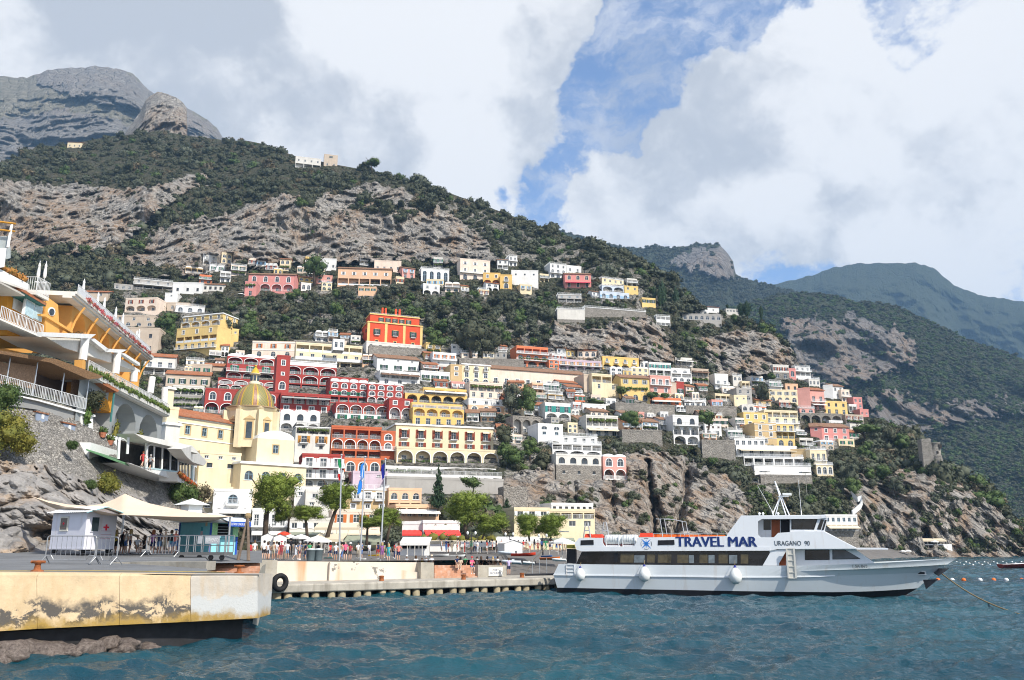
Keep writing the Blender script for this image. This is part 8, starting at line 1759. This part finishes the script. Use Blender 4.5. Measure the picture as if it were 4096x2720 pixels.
def parasol(c,x,y,w,d,label,mt=None,group='open parasols on the beach'):
 """open parasol: tip at the traced point, w pixels of the crop wide"""
 t=at(c,x,y,d);r=w/CROP[c][2]*d/845/2/_c;g=min(ground_z(d,cu(c,x)),t.z-2.0);th=thing('beach_parasol',label,'parasol',(t.x,t.y,g),0,group);h=t.z-g;m=MB();m.tube([(0,0,0),(0,0,h)],.05,6);m.build('pole',M_WOODP,th)
 m=MB();m.lathe([(r,h-.36*r-.2),(r,h-.36*r),(r*.5,h-.15*r),(.02,h)],n=8);m.build('canopy',mt or M_CLOTH,th)
for c,x,y,w,d,lab in[('b1',585,208,150,108,'small white parasol beside the white tents'),('b1',745,205,250,104,'white parasol over the blue kiosk counter'),('b1',985,225,390,100,'widest white parasol on the promenade'),('b2',2190,238,320,118,'white parasol nearest the ferry stern'),('b2',1160,350,70,140,'tan parasol inside the vine restaurant'),('b2',660,300,90,140,'brown parasol left in the vine restaurant'),('b1',1950,300,120,125,'white parasol under the pine by the kiosk'),('cF',1655,515,60,292,'pale parasol in the beach bar'),('cF',1405,592,50,285,'left pale parasol on the bathing rocks'),('cF',1445,590,50,285,'right pale parasol on the bathing rocks'),('cC',1200,985,110,285,'white parasol on the lowest white terrace'),('cC',1620,990,130,285,'white parasol right on the lowest white terrace'),('c4',955,190,80,405,'small white parasol in the red villa garden'),('cB',660,1310,90,345,'left white parasol on the road bend terrace'),('cB',770,1315,90,345,'right white parasol on the road bend terrace')]:parasol(c,x,y,w,d,lab)
parasol('b1',500,165,190,112,'orange red parasol behind the white tents',M_REDO)
def tent(c,x0,x1,yt,ye,yb,d,label):
 a,b=at(c,x0,ye,d),at(c,x1,ye,d);z0=at(c,x0,yb,d).z;zr=at(c,(x0+x1)/2,yt,d).z;w=b.x-a.x;th=thing('market_tent',label,'tent',(a.x,a.y,z0),R(14),'white market tents');h=a.z-z0;hr=zr-z0
 m=MB();m.poly([(0,0,0),(w,0,0),(w,0,h),(w/2,0,hr),(0,0,h)]);m.quad((0,4,0),(0,0,0),(0,0,h),(0,4,h));m.quad((w,0,0),(w,4,0),(w,4,h),(w,0,h));m.build('side',M_CLOTH,th);m=MB();m.quad((-.1,-.1,h),(w/2,-.1,hr+.05),(w/2,4,hr+.05),(-.1,4,h));m.quad((w/2,-.1,hr+.05),(w+.1,-.1,h),(w+.1,4,h),(w/2,4,hr+.05));m.build('roof',M_CLOTH,th)
tent('b1',165,345,195,235,400,106,'left white gabled tent on the promenade');tent('b1',345,528,208,245,400,104,'right white gabled tent on the promenade');tent('b2',1410,1660,275,315,455,118,'white gazebo tent among the inflatable boats')
def roofstrip(c,x0,x1,y0,y1,d,label,mt,out=3.0,name='awning_roof',posts=5):
 a,b=at(c,x0,y1,d),at(c,x1,y1,d);zt=at(c,x0,y0,d+out).z;z0=2.9;th=thing(name,label,'awning',(a.x,a.y,0));w=b.x-a.x;m=MB();m.hexa([(0,0,a.z-.12),(w,0,b.z-.12),(w,out,zt-.12),(0,out,zt-.12),(0,0,a.z),(w,0,b.z),(w,out,zt),(0,out,zt)]);m.build('cloth',mt,th);m=MB();m.box(0,w,-.03,0,a.z-.4,a.z);m.build('valance',mt,th)
 for i in range(posts):m=MB();x=w*i/(posts-1);m.tube([(x,.1,z0),(x,.1,a.z)],.06,6);m.build('post',M_WOODP,th)
for q in[('b1',470,960,175,215,126,'long grey canvas roof behind the tents',M_OLIVEC),('b1',940,1350,205,275,120,'cream canvas awning left of the second flag pole',M_CREAMC),('b1',1350,1890,225,320,120,'large olive canvas roof between the flag poles',M_OLIVEC),('b1',935,1590,40,108,134,'row of cream rounded awnings on the upper cafe terrace',M_CREAMC),('b2',400,1310,262,288,136,'long cream awning under the vine hedge',M_CREAMC),('b2',760,1325,290,325,130,'scalloped white awning before the vine restaurant',M_CLOTH),('b2',1290,1900,225,285,138,'flat white canopy right of the vine restaurant',M_CLOTH),('b2',1900,2361,240,275,132,'grey white canopy near the ferry stern',M_OLIVEC),('b2',0,400,228,300,112,'white slatted kiosk roof with open front',M_CLOTH),('cF',1165,1450,490,518,296,'cream roof of the beach bar, left half',M_CLOTH),('cF',1450,1750,500,516,296,'tan roof of the beach bar, right half',M_CREAMC)]:roofstrip(*q)
bt=thing('vine_hedge','clipped vine hedge along the restaurant roof','hedge');p=at('b2',250,262,138);q=at('b2',1310,275,138);leafstrip('vines',q.x-p.x,2.2,1.6,LM_YEL,401,bt,(p.x,p.y,p.z-.6))
for nm,lab,c,x,y,w,h in(('kiosk_counter','white kiosk body with dark opening under the slatted roof','b2',0,440,400,140),('bar_wall','white sunbathing platform wall of the beach bar','cF',1130,590,660,45)):
 d=113 if c=='b2' else 297;a=at(c,x,y,d);b=at(c,x+w,y-h,d);th=thing(nm,lab,'kiosk' if c=='b2' else 'platform',a);m=MB();face(m,b.x-a.x,-.5,b.z-a.z,[(.06*(b.x-a.x)+.3*(b.x-a.x)*i,.3*(b.x-a.x)*(i+1),.5,(b.z-a.z)*.8,False,1.2,1)for i in range(3)],lambda s,t,z:(s,t,z),0);m.quad((0,0,b.z-a.z),(b.x-a.x,0,b.z-a.z),(b.x-a.x,3,b.z-a.z),(0,3,b.z-a.z));m.build('wall',[M_WHITE,M_SHADE],th)
def boat(c,x,y,Lpx,d,yaw,label,hull,inner,kind='row',name='rowing_boat'):
 p=at(c,x,y,d);L_=Lpx/CROP[c][2]*d/845;th=thing(name,label,'boat',p,R(yaw),'boats drawn up on the beach');n=12;W=L_*.17;H=L_*.11;rows=[]
 for i in range(n+1):
  t=i/n;b=W*(1-max(0,(t-.45)/.55)**2.2)*(.82+.18*min(1,t*4));zs=H*(1+.5*t*t);rows.append([(t*L_,-b,zs),(t*L_,-b*.7,H*.25+.1*H*t*4),(t*L_,0,H*.05+H*.5*max(0,t-.8)*4),(t*L_,b*.7,H*.25+.1*H*t*4),(t*L_,b,zs)])
 m=MB();m.add([v for r in rows for v in r],[(i*5+j,i*5+j+1,(i+1)*5+j+1,(i+1)*5+j)for i in range(n)for j in range(4)]);m.poly(rows[0]);m.build('hull',hull,th,True)
 if kind=='rib':
  for s in(0,4):m=MB();m.tube([rows[i][s]for i in range(n+1)],[W*.36]*(n-1)+[W*.3,W*.2],10);m.build('tube',hull,th,True)
  m=MB();m.box(L_*.35,L_*.45,-W*.3,W*.3,H*.3,H*2.2);m.build('console',M_RAFT,th);m=MB();m.box(-L_*.06,L_*.02,-W*.2,W*.2,H*.4,H*2.0);m.build('outboard',M_IRON,th)
 else:
  m=MB();m.poly([(v[0],v[1]*.93,v[2]-.05)for v in[r[0]for r in rows]]+[(v[0],v[1]*.93,v[2]-.05)for v in[r[4]for r in rows][::-1]]);m.build('inside',inner,th)
  for t in(.3,.55):m=MB();m.box(L_*t-.1,L_*t+.1,-W*.9,W*.9,H*.95,H*1.02);m.build('thwart',BARK,th)
M_DKB=plain('boat_black_hull',(.03,.035,.04),.5,.3);M_BLB=plain('boat_blue_cover',(.05,.14,.38),.8,.2);M_TLB=plain('boat_teal_cover',(.05,.28,.27),.8,.2);M_YLB=plain('kayak_yellow',(.8,.55,.02),.5,.3);M_DRB=plain('boat_dark_red',(.2,.03,.03),.5,.3);M_RIBG=plain('inflatable_grey',(.55,.60,.64),.6,.3)
for q in[('b1',1530,455,270,108,5,'black rowing boat with people under the olive awning',M_DKB,BARK),('b1',1860,470,260,112,4,'dark wooden boat beside the white kiosk',M_DKB,BARK),('b1',770,530,150,92,20,'blue covered boat behind the plaid shirt',M_BLB,M_RAFT),('b1',1480,590,200,90,5,'white dinghy with tackle by the second flag pole',M_RAFT,M_DKB),('b1',1650,598,220,92,3,'white dinghy right of the second flag pole',M_RAFT,M_BLB),('b1',1720,525,160,98,0,'yellow kayak on the grey sand',M_YLB,M_YLB),('b1',1070,560,130,90,12,'green covered skiff by the bins',M_TLB,M_TLB),('b2',390,500,260,104,2,'white boat lying low behind the steps',M_RAFT,M_DKB),('b2',580,515,290,108,6,'white tarpaulin covered boat above the pier steps',M_RAFT,M_RAFT),('b2',570,575,160,96,4,'boat under teal tarpaulin by the steps',M_TLB,M_TLB),('b2',1090,530,200,104,8,'blue and tan boat behind the people on the block',M_BLB,BARK),('b2',1500,490,320,112,-6,'red kayaks heaped as one long red hull',M_REDO,M_REDO),('b2',1880,540,270,108,-4,'orange kayak lying nearest the ferry',M_ORANGE,M_ORANGE),('b2',1900,500,150,112,0,'blue boat cover near the ferry stern',M_BLB,M_BLB)]:boat(*q)
for q in[('b2',1640,600,280,100,170,'large grey inflatable boat beside the lavender shirt',M_RIBG,None,'rib','inflatable_boat'),('b2',1820,600,190,102,165,'white inflatable boat with outboard right of the large one',M_RAFT,None,'rib','inflatable_boat'),('b2',2250,560,200,98,160,'white inflatable boat hidden behind the ferry stern',M_RAFT,None,'rib','inflatable_boat'),('b2',1560,470,230,116,170,'pale inflatable boat under the white gazebo',M_RIBG,None,'rib','inflatable_boat')]:boat(*q)
boat('cF',2178,740,300,158,8,'dark red wooden boat afloat at the frame edge',M_DRB,M_RAFT);boat('b2',2280,165,130,95,170,'small white dinghy hung above the ferry stern',M_RAFT,M_RAFT,'row','ship_dinghy')
for i,x in enumerate((1682,1795,1885,2015,2122,2222,2345)):
 p=Pz(cu('cF',x),cv('cF',830),.05);m=MB();m.sphere((0,0,0),.28,n=10,k=7);o=m.build('marker_buoy',M_RAFT if i in(1,3,5)else M_ORANGE,None,True);o.location=p;tag(o,'white marker buoy in the near buoy line' if i in(1,3,5)else 'orange marker buoy in the near buoy line','buoy','near line of white buoys' if i in(1,3,5)else 'near line of orange buoys')
for i in range(22):
 p=Pz(cu('cF',1830+i*24+(i*37%11)),cv('cF',688+(i%3)*11),.05);m=MB();m.sphere((0,0,0),.22,n=8,k=5);o=m.build('marker_buoy',M_RAFT,None,True);o.location=p;tag(o,'tiny white float in the far bathing line','buoy','far line of white floats')
rc=random.Random(9);cols=['white','navy','red','khaki','pale','black','salmon','blue','green','grey'];where=['near the white kiosk','before the vine restaurant','by the white gazebo','by the inflatable boats']
seen_={}
for i in range(34):
 x=560+i*50+rc.uniform(-15,15);y=rc.uniform(415,450);d=rc.uniform(122,132);tp=cols[i%10];bt_=cols[(i*3+4)%10];w_=where[0 if x<760 else 1 if x<1350 else 2 if x<1700 else 3];lab='small figure in %s top and %s bottoms %s'%(tp,bt_,w_)
 if lab in seen_:lab+=', further back'
 seen_[lab]=1;p=at('b2',x,y,d);p.z=max(p.z,2.6);person(p,rc.uniform(0,360),rc.choice(['stand','walk','hips','stand']),rc.choice(['short','tank','long']),tp,bt_,lab,rc.choice(['hair','hat','long','cap']),rc.choice(['brown','black','blond'])if 0 else 'black',1.68,'crowd on the beach')
for i in range(22):
 x=20+i*100+rc.uniform(-30,30);tp=cols[(i*7+2)%10];bt_=cols[(i*3+1)%10];lab='figure in %s top and %s bottoms strolling %s'%(tp,bt_,'before the tents' if x<560 else 'between the parasols' if x<1250 else 'behind the flag poles')
 if lab in seen_:continue
 seen_[lab]=1;person(Vector((on_plane(cu('b1',x),561,9).x,on_plane(cu('b1',x),561,rc.uniform(8.5,16)).y,3.0)),rc.uniform(0,360),rc.choice(['stand','walk','walk','hips']),rc.choice(['short','tank','long','dress']),tp,bt_,lab,rc.choice(['hair','hat','long','cap']),'black',1.7,'people on the promenade')
for c,x,y,yb,d,lab in(('b2',965,180,440,122,'black double lamp post before the vine restaurant'),('b2',1475,195,440,126,'black lamp post beside the white gazebo'),('b1',285,55,200,126,'black lamp post below the largest beach pine'),('b2',1925,215,400,124,'black lamp post left of the ferry stern canopy')):
 t=at(c,x,y,d);z0=2.9;th=thing('street_lamp',lab,'lamp',(t.x,t.y,z0),0,'lamp posts on the beach road');h=t.z-z0;m=MB();m.lathe([(.16,0),(.1,.5),(.06,1),(.05,h)],n=8);m.build('post',M_IRON,th)
 for s in(-1,1):m=MB();m.tube([(0,0,h-.3),(s*.35,0,h-.5),(s*.55,0,h-.2)],.03,5);a_=m.build('arm',M_IRON,th);m=MB();m.lathe([(.05,-.2),(.16,-.05),(.18,.15),(.04,.3)],(s*.55,0,h),8);m.build('lantern',M_RAFT,a_)
a=on_plane(cu('b2',1690),cv('b2',760),2.0);b=F2W(*[fer('f2',150,1060,2.5)[0],2.5,fer('f2',150,1060,2.5)[1]]);th=thing('boarding_gangway','slender dark gangway between pier and ferry stern','gangway',a);m=MB();m.tube([(0,0,.15),b-a],.12,6);m.build('plank',M_IRON,th)
for k in(.25,.5,.75):m=MB();q=(b-a)*k;m.tube([q,q+Vector((0,0,1.6))],.03,5);m.build('post',M_STEEL,th)
m=MB();m.tube([(0,0,.2),(b-a)*.3+Vector((0,0,1.6)),b-a+Vector((0,0,3.2))],.02,5);m.build('rope',M_ROPE,th)
d=332.;k=d/845/_c;c=at('cD',952,995,d);th=thing('watch_tower','round stone watch tower with broken taller side on the headland','tower',c);m=MB();r=37*k/6.969
m.lathe([(r*1.45,-4),(r*1.3,0),(r*1.1,11*k),(r*1.14,11.4*k),(r*1.0,11.8*k),(r,23*k),(r*1.08,23.4*k),(r*1.08,24*k),(r*.9,24*k)],n=24);m.build('drum',M_STONE,th,True);m=MB();m.hexa([(-r*2.6,-r*.6,-3),(-r*.5,-r*.9,-3),(-r*.5,r,-3),(-r*2.6,r,-3),(-r*2.5,-r*.6,27.5*k),(-r*.9,-r*.8,28*k),(-r*.9,r,28*k),(-r*2.5,r,27.5*k)]);m.build('side_wall',M_STONE,th)
for x,z,w,h in((-.15,13.2,.3,2.4),(.35,18,.5,4)):m=MB();m.box(x*r,(x+w)*r,-r*1.12,-r*.8,z*k,(z+h)*k);m.build('window',M_SHADE,th)
th=thing('path_wall','white zigzag path wall down the headland','wall');pts=[at('cF',x,y,dd)for x,y,dd in((945,112,296),(985,150,293),(1050,212,288),(1083,200,288),(1088,235,287),(1075,265,285),(1010,322,280))]
for a,b in zip(pts,pts[1:]):m=MB();m.hexa([a,b,b+Vector((0,1,0)),a+Vector((0,1,0)),a+Vector((0,0,1.6)),b+Vector((0,0,1.6)),b+Vector((0,1,1.6)),a+Vector((0,1,1.6))]);m.build('section',M_WHITE,th)
def unit_crown(kind,i):
 key=('crown',kind,i)
 if key not in _cache:
  s=hash_={'round':1,'olive':2,'green':3,'umbrella':4,'cypress':5,'conifer':6,'clip':7,'pine':8}[kind]*31+i
  mt={'round':LM_DARK,'olive':LM_OLIVE,'green':LM_GREEN,'umbrella':LM_GREEN,'cypress':LM_CYP,'conifer':LM_CYP,'clip':LM_GREEN,'pine':LM_PINE}[kind];rs=np.random.RandomState(s)
  if kind in('round','olive','green'):lm=roundlumps(s,11,1.,2.,0);n,lf=900,.1
  elif kind=='clip':lm=[(0,0,1,.86,.9)]+roundlumps(s,8,1.,2.,0);n,lf=1000,.08
  elif kind=='cypress':lm=[(rs.uniform(-.06,.06),rs.uniform(-.06,.06),z,.95*math.sin(math.pi*min(.98,.16+.8*(1-z/2)))**.7*(1 if z<1.4 else(2.05-z)/.7),.22)for z in np.linspace(.1,1.95,12)];n,lf=900,.12
  elif kind=='conifer':lm=[(.5*(1-z/2)*math.cos(a),.5*(1-z/2)*math.sin(a),z,.5*(1.08-z/2),.14)for z,a in[(.12+.13*j,j*2.4)for j in range(14)]];n,lf=1000,.12
  elif kind=='umbrella':lm=[(.62*math.sqrt(rs.rand())*math.cos(a),.62*math.sqrt(rs.rand())*math.sin(a),.9+.5*rs.rand(),.36,.5)for a in rs.rand(13)*6.28];n,lf=1000,.08
  else:lm=[(.66*math.sqrt(rs.rand())*math.cos(a),.66*math.sqrt(rs.rand())*math.sin(a),.35+1.3*rs.rand()**.8,.30+.08*rs.rand(),.34)for a in rs.rand(26)*6.28];n,lf=15000,.036
  _cache[key]=crown_mesh('crown',mt,lm,n,lf,s,sub=2 if kind=='pine' else 1,rough=.5 if kind=='pine' else .4,core=.6 if kind=='pine' else .86)
 return _cache[key]
def trunk_mesh(i,limbs=True):
 key=('trunk',i,limbs)
 if key not in _cache:
  rs=np.random.RandomState(i+5);m=MB();b=rs.uniform(-.18,.18,2);pts=[(0,0,-.12),(b[0]*.5,b[1]*.3,.35),(b[0],b[1],.7),(b[0]*.6,b[1],1.0)];m.tube(pts,[.075,.06,.05,.035],7)
  if limbs:
   for k in range(5):a=k*1.26+rs.rand();m.tube([(b[0],b[1],.66+.05*k),(b[0]+.28*math.cos(a),b[1]+.28*math.sin(a),.95+.03*k),(b[0]+.55*math.cos(a),b[1]+.55*math.sin(a),1.2+.05*k)],[.034,.026,.012],5)
  _cache[key]=m.mesh('trunk',BARK,True)
 return _cache[key]
TN={'round':'broadleaf_tree','olive':'olive_tree','green':'leafy_tree','umbrella':'umbrella_pine','cypress':'cypress_tree','conifer':'conifer_tree','clip':'clipped_tree','pine':'pine_tree'}
NTREE=[0]
def tree(label,kind,u,vb,w,h,tr,d,group,cu_=None,i=None):
 """vb: foot row; w, h crown size and tr clear trunk in pixels"""
 k=d/845/_c;p=P(u,vb,d);i=NTREE[0]if i is None else i;NTREE[0]+=1;T_=tr*k;r=link(TN[kind],None,None,p,(i*1.7)%6.28 if cu_ is None else 0);tag(r,label,'tree',group)
 lean=((cu_-u)*k if cu_ is not None else 0.);c=link('crown',unit_crown(kind,i%3),r,(lean,0,T_),0,(w*k/2,w*k/2,h*k/2));tt=T_+h*k*.55;o=link('trunk',trunk_mesh(i%4,kind not in('cypress','clip','conifer')),r,None,0,(min(tt,1.6*max(w*k/2,1)),min(tt,1.6*max(w*k/2,1)),tt))
 if cu_ is not None and lean:o.matrix_basis=o.matrix_basis@Matrix(((1,0,lean/o.scale[0]*.9,0),(0,1,0,0),(0,0,1,0),(0,0,0,1)))
 return r
for x,y,x0,x1,y0,y1,d,lab in[(115,425,5,330,25,300,118,'largest beach pine, in front of the church'),(275,435,165,300,245,360,119,'small low pine leaning right of the largest beach pine'),(420,455,300,545,245,350,117,'spreading small pine with forked trunk near the white tents'),(555,460,480,745,98,285,121,'tall pine behind the italian flag'),(850,490,780,990,308,402,117,'low pine left of the third flag pole'),(990,480,890,1110,262,395,122,'pine right of the third flag pole'),(1578,440,1420,1715,150,375,130,'broad pine behind the vine covered restaurant'),(1690,450,1640,1885,290,440,129,'lower pine right of the broad one behind the restaurant'),(2030,465,1935,2120,300,460,132,'left pine in front of the beach hotel'),(2180,468,2080,2290,300,465,131,'right pine in front of the beach hotel')]:
 u=cu('c8',x);tree(lab,'pine',u,cv('c8',y),(x1-x0)/6.6,(y1-y0)/6.8,(y-y1)/7.265*1.02,d,'pines along the beach',cu('c8',(x0+x1)/2))
tree('dark tall conifer beside the vine terrace wall','conifer',cu('c7',1180),cv('c7',1420),17,40,4,172,'trees by the beach')
for x,y,lab in((1545,1230,'palm like tree above the garden wall by the vine terrace'),(1900,1500,'bluish conifer on the rocks by the beach hotel')):tree(lab,'green' if x<1600 else 'conifer',cu('c7',x),cv('c7',y),24 if x<1600 else 15,14 if x<1600 else 17,3,182,'trees by the beach')
CYG='cypresses on the ridge'
for x,y0,y1,w,lab in((310,105,275,42,'shortest cypress left of the tall pair on the ridge'),(368,100,345,44,'left cypress of the tall pair on the ridge'),(402,40,350,60,'tallest cypress on the ridge'),(535,120,340,60,'single cypress right of the tallest one'),(1070,308,350,26,'tiny cypress behind the cemetery'),(1215,285,440,60,'left of the two thick cypresses in the cemetery'),(1278,268,435,72,'right of the two thick cypresses in the cemetery'),(1427,318,465,32,'slim cypress at the end of the cemetery spur')):
 u,v=cu('cB',x),cv('cB',y1);tree(lab,'cypress',u,v,w/8.,(y1-y0)/10.45,.5,D(u,max(v,float(vsil(u))+2)),CYG)
u=372;tree('lone umbrella pine on the skyline','umbrella',u,172,18,11,5,D(u,175),'skyline trees')
for c,x,yb,w,h,tr,kd,lab in[('cA',1635,560,275,185,12,'clip','big round clipped tree above the sea cliff'),('cA',1255,340,235,75,20,'clip','flat clipped tree over the low white garden house'),('cA',1845,270,170,80,25,'clip','left of two flat dark trees before the coral row'),('cA',1990,270,130,65,22,'clip','right of two flat dark trees before the coral row'),('cA',1540,240,130,110,28,'green','round tree before the yellow vine house'),('cD',480,850,215,90,70,'umbrella','stone pine with wide flat crown near the tower'),('cC',600,660,235,170,130,'green','pine leaning over the white arched villa'),('cB',1430,1340,200,215,10,'round','dark conical tree beside the weathered grey house'),('cA',370,410,260,290,40,'olive','tall airy tree left above the stone arcade'),('cA',560,430,240,320,30,'green','tall airy tree right above the stone arcade'),('cA',300,770,230,250,20,'round','dark tree beside the stone arcade foot'),('cA',300,520,210,110,10,'olive','silvery olive over the stone arcade wall'),('c6',1530,870,420,420,10,'round','huge dark oak mass below the terrace wall'),('c6',1740,840,340,330,10,'round','dark oak right of the huge one'),('c6',1530,540,260,220,10,'round','round dark oak above the huge oak mass'),('c6',1140,790,240,220,10,'green','fresh green tree right of the orange villa'),('c4',1720,100,260,290,60,'green','bright pine beside the pink villa under the cliff'),('c4',160,640,240,260,10,'green','bright green tree left of the yellow hotel'),('c4',1215,690,200,120,5,'green','bright green bush by the road below the olive slope'),('c4',1960,480,180,220,10,'green','dense green tree above the orange villa'),('cD',640,860,150,170,10,'round','dark tree left of the stone tower'),('cD',720,880,140,120,10,'green','green tree just left of the stone tower'),('cD',1265,1170,130,130,10,'green','round pine on the headland end'),('cD',1385,1290,140,130,10,'green','second round pine on the headland end'),('cC',1920,1400,190,130,5,'green','rounded bright bush below the white terraces'),('cC',1690,1380,130,130,8,'green','small tree left of the rounded bright bush'),('cC',1655,1000,160,120,12,'olive','olive tree in front of the pale yellow houses')]:
 k=CROP[c][2];u,v=cu(c,x),cv(c,yb);tree(lab,kd,u,v,w/k,h/k,tr/k,D(u,min(v,560))-1.5,'trees in the town')
def garden_trees(n):
 rs=np.random.RandomState(21);seen={};done=0;tries=0;used=[]
 heads=[(b['label'],b['fr'][6],b['root']['label'])for b in BLD]
 SZ=['small','slender','broad','tall','low','ragged','rounded','dense','open','leaning','stout','spreading','compact','uneven','bushy','thin']
 while done<n and tries<9000:
  tries+=1;u=rs.uniform(95,900);v=rs.uniform(283,520)
  if v<vsil(u)+6 or(u<215 and v>330+(u-95)*.5)or(u>700 and v>500):continue
  if inpoly([u],[v],ROCKS[4])[0]or inpoly([u],[v],ROCKS[2])[0]or inpoly([u],[v],ROCKS[3])[0]:continue
  d=Dsurf(u,v);w=rs.uniform(4.2,8.)*FP/d;h=w*rs.uniform(.75,1.05);tr=w*.15
  if facade_hit(u,v,w*.75,h+tr):continue
  if any((u-a)**2+(v-b)**2<(w*.55)**2 for a,b in used):continue
  kd=rs.choice(['round','olive','green'],p=[.3,.42,.28]);best=min(heads,key=lambda q:(max(q[1][0]-u,0,u-q[1][1]))**2+(max(q[1][2]-v,0,v-q[1][3]))**2);f=best[1]
  rel='below' if v>f[3]+2 and f[0]-4<u<f[1]+4 else 'above' if v<f[2]+6 and f[0]-4<u<f[1]+4 else 'left of' if u<(f[0]+f[1])/2 else 'right of'
  ww=best[2].split();base={'round':'dark green','olive':'grey green','green':'fresh green'}[kd];lab=None
  for s in['']+SZ:
   q=('%s %s tree %s the %s'%(s,base,rel,' '.join(ww[:9]))).strip()
   while q.split()[-1]in('with','and','the','of','on','in','a','beside','behind','under','above','below','its','two','one','small','left','right','white'):q=' '.join(q.split()[:-1])
   if q not in seen:lab=q;break
  if lab is None:continue
  seen[lab]=1;used.append((u,v));tree(lab,str(kd),u,v,w,h,tr,d-.5,'garden and olive trees of the town');done+=1
garden_trees(215)
def haze(density):
 m=MB();m.box(-4400,4400,-90,5300,-8,1620)
 t=bpy.data.materials.new('air');t.use_nodes=True;g=t.node_tree;g.nodes.clear()
 pv=g.nodes.new('ShaderNodeVolumePrincipled');pv.inputs['Color'].default_value=(.36,.64,1,1);pv.inputs['Density'].default_value=density;pv.inputs['Anisotropy'].default_value=.0
 o=g.nodes.new('ShaderNodeOutputMaterial');g.links.new(pv.outputs[0],o.inputs['Volume'])
 ob=m.build('haze',t);tag(ob,'thin blue haze over the coast','haze',kind='stuff')
haze(.0001)
